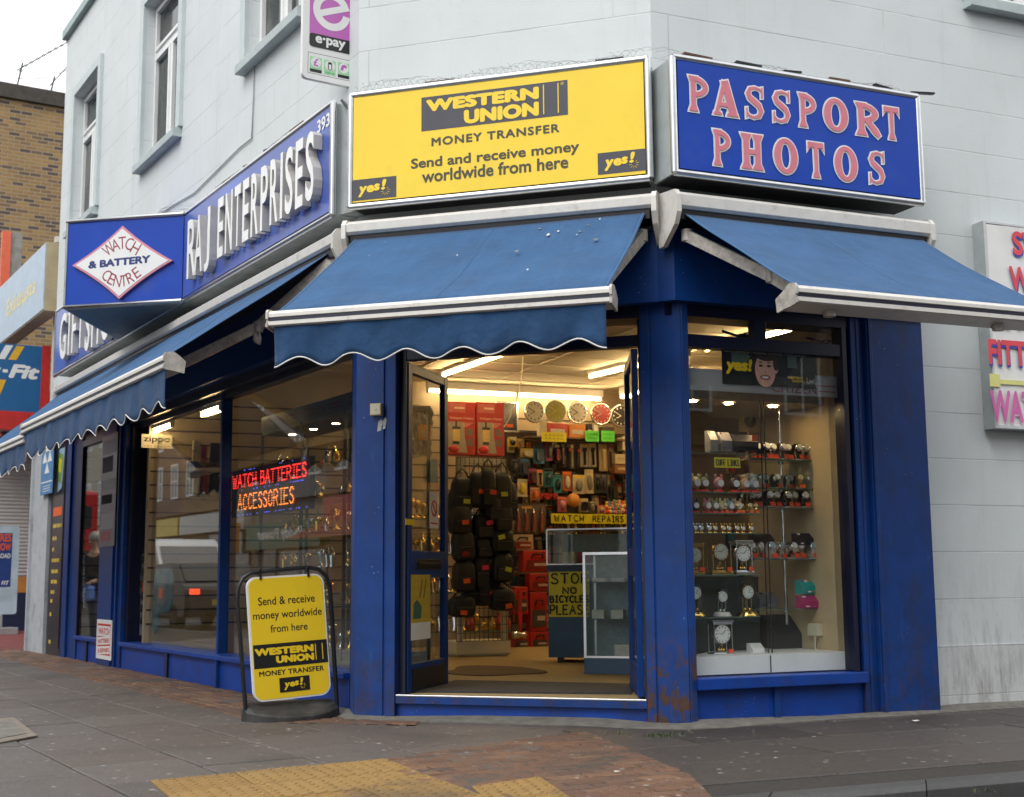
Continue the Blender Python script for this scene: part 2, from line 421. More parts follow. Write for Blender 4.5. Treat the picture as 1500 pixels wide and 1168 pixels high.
def bluepaint(name, col, rust=.0, scuff=.4, rough=.42):
    m, nt, b = base(name); b.inputs['Specular IOR Level'].default_value = .3
    t = nt.nodes.new('ShaderNodeTexCoord'); sx = nt.nodes.new('ShaderNodeSeparateXYZ'); nt.links.new(t.outputs['Object'], sx.inputs[0])
    n1 = noise(nt, 5, detail=6)
    out = mixc(nt, ramp(nt, n1, .3, .75), [c*.8 for c in col], [c*1.15 for c in col])
    st = ramp(nt, noise(nt, 14, coords(nt, (1.2,1.2,.18)), 8, .7), .6, .8)
    out = mixc(nt, mathn(nt, 'MULTIPLY', st, .6*scuff), out, (.05,.11,.27))
    sp2 = mathn(nt, 'MULTIPLY', ramp(nt, noise(nt, 3.2, coords(nt, (1.4,1.4,.6)), 9, .72), .53, .66), .55*scuff)
    out = mixc(nt, sp2, out, (.028,.030,.05))
    out = mixc(nt, mathn(nt, 'MULTIPLY', ramp(nt, noise(nt, 18, coords(nt, (1,1,.5)), 8, .75), .62, .70), .6*scuff), out, (.075,.055,.045))
    gr = mathn(nt, 'MULTIPLY', ramp(nt, sx.outputs[2], .9, .0), ramp(nt, noise(nt, 6, detail=9, rough=.75), .48, .62))
    out = mixc(nt, mathn(nt, 'MULTIPLY', gr, .75*scuff), out, (.025,.022,.03))
    v = nt.nodes.new('ShaderNodeTexVoronoi'); v.inputs['Scale'].default_value = 30; nt.links.new(coords(nt), v.inputs['Vector'])
    ch = mathn(nt, 'MULTIPLY', ramp(nt, v.outputs['Distance'], .14, .08), ramp(nt, noise(nt, 4), .58, .66))
    out = mixc(nt, mathn(nt, 'MULTIPLY', ch, scuff), out, (.38,.40,.45))
    rg = b.inputs['Roughness']; rg.default_value = rough
    if rust:
        rz = mathn(nt, 'MULTIPLY', ramp(nt, sx.outputs[2], .62, .34), ramp(nt, noise(nt, 9, coords(nt, (1.3,1.3,.7)), 10, .72), .5, .56))
        rz = mathn(nt, 'MULTIPLY', rz, rust)
        rc = mixc(nt, noise(nt, 30, detail=6), (.035,.022,.018), (.11,.048,.028))
        out = mixc(nt, rz, out, rc)
    nt.links.new(out, b.inputs['Base Color'])
    bumpn(nt, b, noise(nt, 35, coords(nt, (1,1,.4)), 5), .18, .006)
    return m
def clothm(name, col, transl=.25):
    m, nt, b = base(name); b.inputs['Specular IOR Level'].default_value = .3
    n1 = noise(nt, 3.5, coords(nt, (1,1,1)), 6)
    out = mixc(nt, ramp(nt, n1, .3, .7), [c*.86 for c in col], [c*1.1 for c in col])
    d = ramp(nt, noise(nt, 1.6, coords(nt, (1,1,2.2)), 9, .7), .54, .74)
    out = mixc(nt, mathn(nt, 'MULTIPLY', d, .65), out, [c*.5+.025 for c in col])
    fd = ramp(nt, noise(nt, 2.5, coords(nt, (2.2,.35,.35)), 7, .7), .52, .75)
    out = mixc(nt, mathn(nt, 'MULTIPLY', fd, .35), out, [min(1,c*1.25+.03) for c in col])
    nt.links.new(out, b.inputs['Base Color']); b.inputs['Roughness'].default_value = .8
    b.inputs['Sheen Weight'].default_value = .15
    bumpn(nt, b, mathn(nt, 'ADD', mathn(nt, 'MULTIPLY', noise(nt, 400, detail=2), .08), noise(nt, 5, coords(nt, (1,.6,.8)), 5, .55)), .6, .075)
    if transl:
        o = nt.nodes['Material Output']; t = nt.nodes.new('ShaderNodeBsdfTranslucent'); nt.links.new(out, t.inputs[0])
        mx = nt.nodes.new('ShaderNodeMixShader'); mx.inputs[0].default_value = transl
        nt.links.new(b.outputs[0], mx.inputs[1]); nt.links.new(t.outputs[0], mx.inputs[2]); nt.links.new(mx.outputs[0], o.inputs[0])
    return m

WALL = wallm('painted_render', (.64,.68,.685))
WALLC = pm('painted_stone_trim', (.54,.60,.60), .6, var=.06, bump=.1)
TEAL = pm('pale_green_trim_paint', (.43,.49,.49), .6, var=.1)
COPE = pm('roof_edge_paint', (.34,.43,.43), .6, var=.12)
UPVC = pm('white_window_plastic', (.80,.81,.80), .35, var=.03)
BLUES = bluepaint('blue_scuffed_paint', (.004,.043,.212), .22, .9)
BLUE = bluepaint('blue_shopfront_paint', (.004,.043,.212), 0, .6)
BLUER = bluepaint('blue_rusty_paint', (.004,.043,.212), 1.0, .8)
BLUEP = bluepaint('blue_plinth_paint', (.006,.050,.30), 0, .4)
NAVY = pm('dark_navy_paint', (.004,.007,.028), .35, var=.2)
SIGNBLUE = pm('blue_sign_acrylic', (.001,.050,.40), .35, var=.08, scale=2, spec=.3, dirt=(.05,.09,.30), dirtamt=.4, dscale=1.8)
SIGNLILAC = pm('faded_blue_sign_acrylic', (.075,.125,.44), .3, var=.2, scale=1.2, dirt=(.03,.06,.33), dirtamt=.6, dscale=1.3)
YELLOW = pm('yellow_sign_acrylic', (.90,.63,.025), .25, var=.04, scale=1.5, dirt=(.40,.28,.05), dirtamt=.22, dscale=1.4)
SIGNGREY = pm('dark_grey_vinyl', (.045,.045,.06), .35, var=.1)
INK = pm('black_vinyl', (.012,.012,.013), .4, var=.1)
BROWNINK = pm('dark_olive_vinyl', (.05,.043,.02), .4, var=.1)
WHITE = pm('white_vinyl', (.78,.78,.77), .4, var=.04)
CREAM = pm('cream_plastic', (.62,.57,.43), .5, var=.06)
PINK = pm('pink_vinyl', (.66,.19,.24), .4, var=.08, scale=12)
PINKED = pm('pink_border_vinyl', (.62,.24,.30), .4, var=.08)
ALU = pm('aluminium_trim', (.62,.63,.64), .28, 1.0, var=.08, scale=12)
ALUD = pm('weathered_aluminium', (.36,.38,.39), .45, .8, var=.2, scale=6)
GALV = pm('grey_painted_steel', (.40,.44,.44), .5, .2, var=.12, scale=7, dirt=(.12,.10,.08), dirtamt=.5)
AWNW = pm('off_white_awning_metal', (.66,.64,.60), .45, .1, var=.06, scale=14, dirt=(.28,.2,.15), dirtamt=.4, dscale=9)
AWNG = pm('grimy_awning_metal', (.46,.43,.39), .55, .2, var=.3, scale=20, dirt=(.10,.085,.07), dirtamt=.7, dscale=12)
BLACK = pm('black_plastic', (.010,.010,.011), .4, var=.2)
RUBBER = pm('black_rubber', (.028,.028,.028), .6, var=.25, scale=12, bump=.3, dirt=(.1,.095,.09), dirtamt=.5)
DARKMETAL = pm('dark_metal', (.02,.02,.022), .4, .6, var=.2)
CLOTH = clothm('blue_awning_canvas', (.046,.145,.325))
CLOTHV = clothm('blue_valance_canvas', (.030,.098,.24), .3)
PIPING = pm('white_piping', (.72,.72,.70), .7, var=.08)
GLASS = glassm('window_glass', ior=1.5)
GLASSL = glassm('left_window_glass', (.88,.90,.89), 1.9)
GLASSU = glassm('upstairs_glass', (.6,.63,.62), 1.5, .25)
CASEGLASS = glassm('display_case_glass', (.93,.97,.95), 1.3, .0)
RUST = pm('rusty_steel', (.14,.07,.045), .8, var=.4, scale=30)
TUBE = em('fluorescent_tube', (1.0,.70,.33), 34.0)
DLIGHT = em('halogen_downlight', (1.0,.70,.34), 85.0)
CEIL = pm('ceiling_tile', (.60,.54,.42), .8, var=.05, bump=.2, bscale=150)
CARPET = pm('ochre_carpet', (.36,.26,.115), .95, var=.15, scale=40, bump=.4, bscale=300, dirt=(.17,.125,.07), dirtamt=.5, dscale=2)
MATB = pm('ribbed_black_mat', (.035,.034,.034), .8, var=.3, scale=60)
RUG = pm('brown_rug', (.12,.075,.045), .95, var=.2, scale=40, bump=.3)
SLAT = pm('beige_slatwall', (.32,.255,.17), .5, var=.06)
TAN = pm('tan_panel', (.52,.41,.24), .5, var=.06)
GREYBAND = pm('grey_header_board', (.30,.31,.33), .4, var=.06)
RED = pm('red_card', (.52,.025,.02), .4, var=.15)
DRED = pm('dark_red_vinyl', (.30,.03,.05), .4, var=.1)
ORANGE = pm('orange_tag', (.85,.13,.015), .5, var=.1)
NEONG = pm('fluorescent_green_card', (.10,.62,.06), .5, var=.08)
NEONY = pm('fluorescent_yellow_card', (.72,.66,.02), .5, var=.06)
DBLUE = pm('blue_counter_laminate', (.022,.085,.18), .35, var=.1)
LBLUE = pm('pale_blue_card', (.30,.45,.60), .5, var=.08)
MIDBLUE = pm('mid_blue_card', (.03,.16,.36), .45, var=.1)
TEALC = pm('teal_card', (.02,.22,.25), .45, var=.1)
GOLD = pm('polished_brass', (.72,.47,.13), .18, 1.0, var=.12)
SILVER = pm('polished_chrome', (.70,.71,.72), .12, 1.0, var=.08)
DIAL = pm('white_clock_dial', (.74,.74,.72), .4, var=.03)
BAG = pm('black_nylon', (.007,.007,.008), .6, var=.4, scale=20, bump=.4, bscale=40)
WOOD = pm('weathered_grey_wood', (.26,.25,.23), .8, var=.25, scale=9, bump=.4)
FLESH = pm('skin', (.55,.31,.21), .5, var=.06)
HAIRD = pm('dark_brown_hair', (.015,.010,.008), .5, var=.3)
HAIRG = pm('grey_hair', (.42,.38,.31), .6, var=.25, scale=40)
COAT = pm('dark_coat_cloth', (.018,.018,.022), .9, var=.3)
JEANS = pm('dark_blue_trousers', (.02,.03,.06), .9, var=.3)
# ------------------------------------------------------------------ the corner building
BLD = thing('corner_building', 'pale grey rendered corner building with a blue shopfront on the ground floor', 'building')
ML, MC, MR, MG = FL.mat(), FC.mat(), FR.mat(), FG.mat()
def wall_cells(mb, x0, x1, y0, y1, z0, z1, holes, m=0):
    xs = sorted({x0, x1, *[h[0] for h in holes], *[h[1] for h in holes]}); zs = sorted({z0, z1, *[h[2] for h in holes], *[h[3] for h in holes]})
    for a, b in zip(xs, xs[1:]):
        runs = []
        for c, d in zip(zs, zs[1:]):
            if any(h[0] <= a and b <= h[1] and h[2] <= c and d <= h[3] for h in holes): continue
            if runs and abs(runs[-1][1]-c) < 1e-6: runs[-1][1] = d
            else: runs.append([c, d])
        for c, d in runs: mb.box(a, b, y0, y1, c, d, m)
UPW = [(-9.42,-8.12,5.82,7.76), (-6.0,-4.64,5.82,7.76), (-2.53,-1.2,5.84,7.78)]
mb = MB(); wall_cells(mb, -10.2, -.068, -.05, .25, 3.3, 8.9, UPW); part('wall', mb, WALL, BLD, ML)
mb = MB(); mb.box(-.085, 2.235, 0, .3, 3.3, 8.9); part('wall', mb, WALL, BLD, MC)
RW = (2.85,4.15,5.66,7.6)
mb = MB(); wall_cells(mb, -.14, 11.0, .1, .4, 3.3, 8.9, [RW]); mb.box(2.0, 11.0, .1, .4, -.1, 3.3); part('wall', mb, WALL, BLD, MR)
mb = MB(); mb.box(2.02, 11.0, .088, .1, -.1, .463); part('wall_plinth', mb, wallm('painted_plinth', (.60,.62,.62)), BLD, MR)
mb = MB(); mb.box(-10.2, -10.0, .25, 9, -.1, 8.88); part('wall', mb, WALL, BLD, ML)
# unseen roof slab, added to block light from above, and the raised edge
r0 = [FL.xy(-10.1,-.1), FL.xy(-.1,-.1), FC.xy(2.2,-.1), FR.xy(10.8,-.3), FR.xy(10.8,-9), FL.xy(-10.1,-9)]
mb = MB(); mb.prism([tuple(p) for p in r0], 8.5, 8.7); part('roof', mb, pm('roof_felt', (.08,.08,.08), .9), BLD)
mb = MB(); mb.box(-10.24, -.03, -.12, .3, 8.88, 9.02); part('coping', mb, COPE, BLD, ML, bevel=.01)
mb = MB(); mb.box(-.12, 2.27, -.07, .35, 8.9, 9.0); part('coping', mb, COPE, BLD, MC, bevel=.01)
mb = MB(); mb.box(-.16, 11.05, .03, .45, 8.9, 9.01); part('coping', mb, COPE, BLD, MR, bevel=.01)
# upstairs windows
def sash(F_M, u0, u1, z0, z1, yf, surround=True):
    w_ = MB(); d = .06; y0, y1 = yf+.1, yf+.165
    w_.box(u0, u1, y0, y1, z0, z0+d); w_.box(u0, u1, y0, y1, z1-d, z1)
    w_.box(u0, u0+d, y0+.001, y1, z0+d, z1-d); w_.box(u1-d, u1, y0+.001, y1, z0+d, z1-d)
    zt = z0+(z1-z0)*.68; w_.box(u0+d, u1-d, y0+.002, y1, zt-.04, zt+.04)
    um = u0+(u1-u0)*.5; w_.box(um-.045, um+.045, y0+.003, y1, z0+d, zt-.04)
    for a, b, c, e in ((u0+d,um-.045,z0+d,zt-.04), (um+.045,u1-d,z0+d,zt-.04), (u0+d,u1-d,zt+.04,z1-d)):   # opening lights
        t = .042
        w_.box(a, b, y0-.018, y0+.03, c, c+t); w_.box(a, b, y0-.018, y0+.03, e-t, e); w_.box(a, a+t, y0-.017, y0+.03, c+t, e-t); w_.box(b-t, b, y0-.017, y0+.03, c+t, e-t)
    o = part('window', w_, UPVC, BLD, F_M, bevel=.004)
    g = MB(); g.box(u0+d, u1-d, yf+.125, yf+.131, z0+d, z1-d); part('pane', g, GLASSU, o)
    c = MB(); c.box(u0-.3, u1+.3, yf+.5, yf+.52, z0-.3, z1+.3); part('net_curtain', c, pm('net_curtain_cloth', (.30,.31,.31), .9, var=.2, scale=5), o)
    s = MB(); s.prism([(yf+.1, z0+.035), (yf+.1, z0-.11), (yf-.10, z0-.11), (yf-.10, z0-.02)], u0-.1, u1+.1, axis='x')
    part('sill', s, TEAL, o, bevel=.006)
    if surround:
        a = MB(); a.box(u1+.002, u1+.13, yf-.05, yf+.02, z0-.0, z1+.13); a.box(u0-.13, u0-.002, yf-.05, yf+.02, z0, z1+.13); a.box(u0-.002, u1+.002, yf-.048, yf+.02, z1+.002, z1+.13)
        part('surround', a, WALLC, o, bevel=.006)
for u0, u1, z0, z1 in UPW: sash(ML, u0, u1, z0, z1, -.05)
sash(MR, *RW, .1)
# ---- shopfront posts at the two cut corners (outline in plan)
def plan(pts, z0, z1, name, mat, bevel=0, label=None):
    b = MB(); b.prism([tuple(p) for p in pts], z0, z1); return part(name, b, mat, BLD, None, label, bevel)
plan([FL.xy(-.30,-.28), FL.xy(-.30,-.03), FL.xy(-.24,.0), FC.xy(-.073,.02), FC.xy(.10,.02), FC.xy(.15,.02), FC.xy(.155,.008), FC.xy(.167,.008), FC.xy(.172,.02), FC.xy(.245,.02), FC.xy(.245,-.22)], -.1, 2.89, 'pilaster', BLUES, .003)
plan([FC.xy(2.085,-.22), FC.xy(2.085,.012), FC.xy(2.150,.02), FC.xy(2.157,.012), FC.xy(2.164,.02), FR.xy(-.036,.02), FR.xy(-.028,.012), FR.xy(-.02,.02), FR.xy(.030,.012), FR.xy(.030,-.22)], -.1, 2.89, 'pilaster', BLUER, .003, 'blue corner post with flaking paint and rust at its foot')
# ---- fascia band above the openings, mitred round the corners
def band(off, z0, z1, name, mat, back=-.25, uL=-10.2, uR=2.05, b=0):
    pts = [FL.xy(uL,off), FL.xy(-.20-.1*off,off), FC.xy(-.02,off+.03), FC.xy(2.24,off+.03), FR.xy(-.10,off), FR.xy(uR,off), FR.xy(uR,back), FR.xy(.05,back), FC.xy(2.2,back), FC.xy(.1,back), FL.xy(-.2,back), FL.xy(uL,back)]
    b_ = MB(); b_.prism([tuple(p) for p in pts], z0, z1); return part(name, b_, mat, BLD, None, None, b)
band(.07, 2.89, 3.4, 'fascia', BLUE, b=.004)
band(-.02, 2.805, 2.89, 'head_beam', NAVY)
# ---- door opening: threshold, frame, fanlight
mb = MB(); mb.box(.245, 2.085, .03, .3, -.1, .105); part('door_step_riser', mb, BLUEP, BLD, MC)
mb = MB(); mb.box(.245, 2.085, -.008, .3, .105, .158); part('door_step', mb, BLUES, BLD, MC, bevel=.004)
mb = MB(); mb.box(.25, 2.08, -.012, .035, .158, .170); part('threshold_strip', mb, ALU, BLD, MC, bevel=.003)
mb = MB(); mb.box(.246, .296, .06, .16, .158, 2.805); mb.box(2.055, 2.084, .06, .16, .158, 2.805)
mb.box(.296, 2.055, .065, .16, 2.615, 2.695); part('door_frame', mb, NAVY, BLD, MC, bevel=.003)
mb = MB(); mb.box(.296, 2.055, .10, .106, 2.695, 2.805); part('fanlight_pane', mb, GLASS, BLD, MC)
def leaf(F_, wdt, name, handle=True):
    o = thing('tmp', None, None); o.name = name
    o.parent = BLD; o.matrix_local = F_
    h0, h1 = .175, 2.60; t = .045
    a = MB(); a.box(0,.075,0,t,h0,h1); a.box(wdt-.075,wdt,0,t,h0,h1); a.box(.075,wdt-.075,.001,t-.001,h1-.07,h1); a.box(.075,wdt-.075,.001,t-.001,h0,h0+.20); a.box(.075,wdt-.075,.001,t-.001,1.0,1.2)
    part('door_frame', a, BLUE, o, bevel=.003)
    g = MB(); g.box(.07,wdt-.07,.02,.026,h0+.2,1.0); g.box(.07,wdt-.07,.02,.026,1.2,h1-.07); part('pane', g, GLASS, o)
    l = MB(); l.box(.17, wdt-.17, -.004, 0, 1.06, 1.14); l.box(.19, wdt-.19, -.012, -.004, 1.085, 1.115); part('letter_plate', l, DARKMETAL, o, bevel=.002)
    k = MB(); k.box(.08,wdt-.08,-.006,0,h0+.01,h0+.16); part('kick_plate', k, BLACK, o)
    return o
_hl = FC.xy(.305,-.09); _he = gz(650,1003,.175).xy
_d = _he-_hl; DOORF = Frame(_hl, _d)
leaf(DOORF.mat(), .84, 'door')
_hr = FC.xy(2.045,-.10); DOORR = Frame(_hr, Vector((.02, 1.0)))
leaf(DOORR.mat(), .84, 'door')
# ---- right shop window
mb = MB(); mb.box(.03, 1.41, .03, .25, -.1, .235); part('stall_riser', mb, BLUEP, BLD, MR)
mb = MB(); mb.box(.655, .70, .008, .03, -.1, .235); part('riser_rail', mb, BLUE, BLD, MR)
mb = MB(); mb.box(.03, 1.41, -.045, .25, .235, .312); part('sill', mb, BLUEP, BLD, MR, bevel=.006)
mb = MB(); mb.box(1.335, 1.375, .0, .12, .312, 2.805); mb.box(1.375, 1.415, .05, .25, -.1, 2.89); mb.box(.03, 1.335, .01, .11, 2.585, 2.675); mb.box(.60, .69, .012, .11, 2.675, 2.805); mb.box(.03,.05,.02,.11,.312,2.805)
part('window_frame', mb, NAVY, BLD, MR, bevel=.003)
mb = MB(); mb.box(.05, 1.335, .06, .067, .312, 2.585); o = part('shop_window_pane', mb, GLASS, BLD, MR)
for a, b in ((.05,.60), (.69,1.335)):
    mb = MB(); mb.box(a, b, .06, .066, 2.675, 2.805); part('fanlight_pane', mb, GLASS, BLD, MR)
for a in (.55, 1.27):
    mb = MB(); mb.tube([(a-.16,.12,2.735),(a-.03,.10,2.70),(a+.02,.09,2.72)], .010, 0, 6); mb.box(a-.035,a+.03,.07,.1,2.69,2.715)
    part('fanlight_stay', mb, BLACK, BLD, MR)
mb = MB(); mb.box(1.415, 1.53, .0, .25, -.1, 2.89); mb.box(1.46,1.485,-.006,.0,-.1,2.89); mb.box(1.53, 2.045, -.035, .25, -.1, 3.3); mb.box(1.545,1.575,-.045,-.035,-.1,2.89)
part('pilaster', mb, BLUES, BLD, MR, 'broad scuffed blue pilaster beside the grey wall', bevel=.004)
# ---- left shop windows
mb = MB()
for a, b in ((-6.5,-3.19), (-3.15,-.3), (-8.6,-7.44)): mb.box(a, b, .02, .24, -.1, .255)
part('stall_riser', mb, BLUEP, BLD, ML)
mb = MB(); mb.box(-6.5,-.3,-.03,.24,.255,.30); mb.box(-8.6,-7.44,-.03,.24,.255,.30); part('sill', mb, BLUEP, BLD, ML, bevel=.006)
for u in (-4.75, -1.75, -8.05):
    mb = MB(); mb.box(u-.035,u+.035,0,.02,-.1,.255); part('riser_rail', mb, NAVY, BLD, ML)
mb = MB(); mb.box(-3.49,-3.43,.09,.19,.30,2.805); mb.box(-3.19,-3.15,-.02,.03,-.1,.255); part('mullion', mb, BLUE, BLD, ML, bevel=.004)
mb = MB(); mb.box(-6.52,-6.42,.05,.24,.30,2.805); mb.box(-.36,-.30,.05,.22,.30,2.805); mb.box(-6.42,-3.49,.10,.2,2.745,2.805); mb.box(-3.43,-.36,.10,.2,2.745,2.805); mb.box(-8.599,-8.57,.0,.028,.30,2.805); mb.box(-8.57,-7.44,.0,.12,2.72,2.805)
part('window_frame', mb, NAVY, BLD, ML, bevel=.003)
for a, b, yy in ((-6.43,-3.485,.17), (-3.435,-.35,.17), (-8.595,-7.43,.03)):
    mb = MB(); mb.box(a, b, yy, yy+.008, .295, 2.76); part('shop_window_pane', mb, GLASSL, BLD, ML)
mb = MB(); mb.box(-7.44,-6.84,-.03,.25,-.1,2.89); mb.box(-6.84,-6.52,.0,.25,-.1,2.89); mb.box(-6.70,-6.66,-.03,0,-.1,2.89); part('pilaster', mb, BLUES, BLD, ML, bevel=.004)
mb = MB(); mb.box(-9.36,-8.6,.0,.25,-.1,2.89); mb.box(-9.3,-9.05,-.03,0,-.1,2.89); part('pilaster', mb, BLUE, BLD, ML, bevel=.004)
mb = MB(); mb.box(-10.17,-9.36,-.02,.25,-.1,3.4); part('end_panel', mb, pm('black_display_panel', (.02,.022,.03), .3), BLD, ML)
mb = MB(); mb.box(-11.2,-10.2,-.06,.5,-.1,3.45); mb.box(-11.2,-11.12,-.10,-.06,-.1,3.4); part('end_pier', mb, pm('scuffed_grey_pier', (.42,.45,.48), .6, var=.1, dirt=(.15,.13,.12), dirtamt=.6, dscale=4), BLD, ML)
# ---- the room behind
poly = [FL.xy(-6.55,-.24), FL.xy(-.30,-.24), FC.xy(.24,-.1), FC.xy(2.09,-.1), FR.xy(.03,-.24), FR.xy(3.6,-.42), FR.xy(3.6,-7.5), FL.xy(-6.55,-.9)]
mb = MB(); mb.prism([tuple(p) for p in poly], .05, .163); part('floor', mb, CARPET, BLD)
poly2 = [FL.xy(-9.6,-.02), FL.xy(-.30,-.02), FC.xy(.05,-.02), FC.xy(2.3,-.02), FR.xy(.03,-.1), FR.xy(3.8,-.2), FR.xy(3.8,-7.7), FL.xy(-9.6,-3.)]
mb = MB(); mb.prism([tuple(p) for p in poly2], 3.41, 3.5); part('ceiling', mb, CEIL, BLD)
g = MB()
CEILP = [FL.xy(-6.4,-.25), FL.xy(-.35,-.25), FC.xy(.1,-.12), FC.xy(2.25,-.12), FR.xy(.05,-.2), FR.xy(3.6,-.42), FR.xy(3.6,-7.45), FR.xy(-2.6,-7.45)]
def inside(p, poly):
    c = False; n = len(poly)
    for i in range(n):
        a, b = poly[i], poly[i-1]
        if (a[1] > p[1]) != (b[1] > p[1]) and p[0] < (b[0]-a[0])*(p[1]-a[1])/(b[1]-a[1])+a[0]: c = not c
    return c
def clipped(F_, fixed, along_u, lo, hi):
    ts = [lo+.05*i for i in range(int((hi-lo)/.05))]
    ok = [t for t in ts if inside(F_.xy(t, -fixed) if along_u else F_.xy(fixed, -t), CEILP)]
    return (min(ok), max(ok)) if ok else None
for k in range(13):
    q = clipped(FR, .3+.6*k, True, -3, 4)
    if q: g.box(q[0], q[1], .3+.6*k, .325+.6*k, 3.400, 3.4095)
for k in range(-3, 4):
    q = clipped(FR, .2+1.2*k, False, -1, 8)
    if q: g.box(.2+1.2*k, .225+1.2*k, q[0], q[1], 3.401, 3.4092)
part('ceiling_grid', g, pm('ceiling_grid_paint', (.66,.60,.48), .6), BLD, MR)
mb = MB()
mb.box(-2.68, 3.7, 7.46, 7.6, .05, 3.42)
part('back_wall', mb, SLAT, BLD, MR)
g = MB()
for k in range(17): g.box(-2.66, 3.6, 7.456, 7.46, .5+.156*k, .518+.156*k)
part('slatwall_groove', g, pm('dark_groove', (.03,.022,.015), .8), BLD, MR)
mb = MB(); mb.box(3.6, 3.75, .4, 7.6, .05, 3.42); mb.box(1.415, 3.75, .42, .5, .05, 3.42); part('side_wall', mb, SLAT, BLD, MR)
mb = MB(); mb.box(1.375, 1.40, .13, 1.35, .32, 2.9); part('window_end_panel', mb, TAN, BLD, MR)
# narrow display bay at the far left
mb = MB(); mb.box(-9.0,-6.6,.9,.95,.05,3.42); mb.box(-9.0,-8.95,.25,.9,.05,3.42); mb.box(-6.60,-6.56,.25,2.6,.05,3.42); mb.box(-8.95,-6.6,.25,.9,.05,.28); mb.box(-8.598,-8.58,.04,.9,.05,2.9); mb.box(-8.57,-7.44,.04,.25,.2,.297)
part('display_bay', mb, SLAT, BLD, ML)
g = MB()
for k in range(16): g.box(-8.95,-6.61,.896,.9,.4+.156*k,.418+.156*k); g.box(-8.58,-8.576,.04,.896,.4+.156*k,.418+.156*k)
part('slatwall_groove', g, bpy.data.materials['dark_groove'], BLD, ML)
# ------------------------------------------------------------------ pavement and road
SLABM = islandm('worn_concrete_slabs', [(.074,.063,.057),(.112,.096,.087),(.088,.073,.066),(.105,.092,.085),(.098,.078,.068)], .62, stainamt=.6, spotamt=.8)
BRICKM = islandm('red_brown_block_paving', [(.10,.052,.034),(.16,.080,.045),(.12,.062,.040),(.19,.10,.055),(.075,.05,.04)], .78, spotamt=.75)
TACTM = islandm('buff_tactile_slabs', [(.25,.145,.040),(.31,.185,.055),(.27,.165,.05)], .75, spot=(.16,.12,.08), spotamt=.35, stain=(.10,.07,.04), stainamt=.85)
KERBM = islandm('dark_granite_kerb', [(.045,.045,.046),(.07,.07,.07)], .6, spotamt=.15)
PATCHM = pm('concrete_fillet', (.155,.145,.125), .85, var=.3, scale=12, bump=.5, bscale=60, dirt=(.05,.045,.04), dirtamt=.7, dscale=6)
ASPH = pm('asphalt', (.045,.045,.047), .8, var=.25, scale=30, bump=.5, bscale=200)
JOINT = pm('dark_joint_grit', (.030,.026,.022), .95, var=.3, scale=30)
EARTH = pm('ground_tarmac', (.07,.067,.064), .9, var=.2, scale=4)
GRZ = -.115
mb = MB(); mb.quad((-250,-250,GRZ-.03),(250,-250,GRZ-.03),(250,250,GRZ-.03),(-250,250,GRZ-.03)); struct('ground', mb, EARTH)
# plan of the pavement: kerb lines 3.6 m out from the left facade and 2.9 m out from the right one
KL, KR = 3.9, 2.36
KF = Frame(gz(1217,1160).xy, FR.u)
def corner_pts(off):       # pavement outer edge, rounded at the corner, as a polyline in plan
    a = FL.xy(0, KL-off); b = KF.xy(0, -off)
    # intersection of the two edge lines
    d1, d2 = FL.u, FR.u; det = d1[0]*-d2[1]+d2[0]*d1[1]; q = b-a
    t = (q[0]*-d2[1]+d2[0]*q[1])/det; X = a+d1*t
    r_ = 2.2; p0 = X-d1*r_; p2 = X+d2*r_
    return [a-d1*40, p0]+[p0*(1-s)**2+X*2*s*(1-s)+p2*s*s for s in [i/10 for i in range(1,10)]]+[p2, b+d2*40]
edge = corner_pts(0.0); inner = corner_pts(.15)
hull = [tuple(p) for p in inner]+[tuple(FR.xy(42,-1)), tuple(FR.xy(2,-1)), tuple(FC.xy(1,-1)), tuple(FL.xy(-1,-1)), tuple(FL.xy(-42,-1))]
mb = MB(); mb.prism(hull, -.2, -.009); struct('pavement_bed', mb, JOINT)
def inside(p, poly):
    c = False; n = len(poly)
    for i in range(n):
        a, b = poly[i], poly[i-1]
        if (a[1] > p[1]) != (b[1] > p[1]) and p[0] < (b[0]-a[0])*(p[1]-a[1])/(b[1]-a[1])+a[0]: c = not c
    return c
# zones (plan polygons from ground points of the photo)
def G(x, y): return tuple(gz(x, y).xy)
TA = [gz(219,1145).xy, gz(565,1113).xy, gz(677,1156).xy]
TU = (TA[1]-TA[0]).normalized(); TV = (TA[2]-TA[1]).normalized()
def z_tact(p):
    d = Vector(p)-TA[1]
    det = TU[0]*TV[1]-TU[1]*TV[0]; a = (d[0]*TV[1]-d[1]*TV[0])/det; b = (TU[0]*d[1]-TU[1]*d[0])/det
    return -1.62 < a < .0 and 0 < b < 2.4
T2 = [gz(680,1156).xy, gz(790,1140).xy, gz(833,1168).xy]
T2U = (T2[1]-T2[0]).normalized(); T2V = (T2[2]-T2[1]).normalized()
def z_tact2(p):
    d = Vector(p)-T2[1]
    det = T2U[0]*T2V[1]-T2U[1]*T2V[0]; a = (d[0]*T2V[1]-d[1]*T2V[0])/det; b = (T2U[0]*d[1]-T2U[1]*d[0])/det
    return -.52 < a < 0 and 0 < b < 2.4
BRK = [G(560,1113), G(700,1092), G(880,1071), G(960,1082), G(930,1095), G(1010,1135), G(1110,1175), G(1200,1240), G(500,1300), G(100,1190), G(225,1150)]
STRIP = [FL.xy(-12,.0), FL.xy(-12,.75), FL.xy(-2.4,.75), FL.xy(-1.2,.62), FL.xy(-.25,.60), FC.xy(.4,.45), FC.xy(.4,-.05), FL.xy(-.2,-.05)]
STRIP = [tuple(p) for p in STRIP]
def cross(a, b): return a[0]*b[1]-a[1]*b[0]
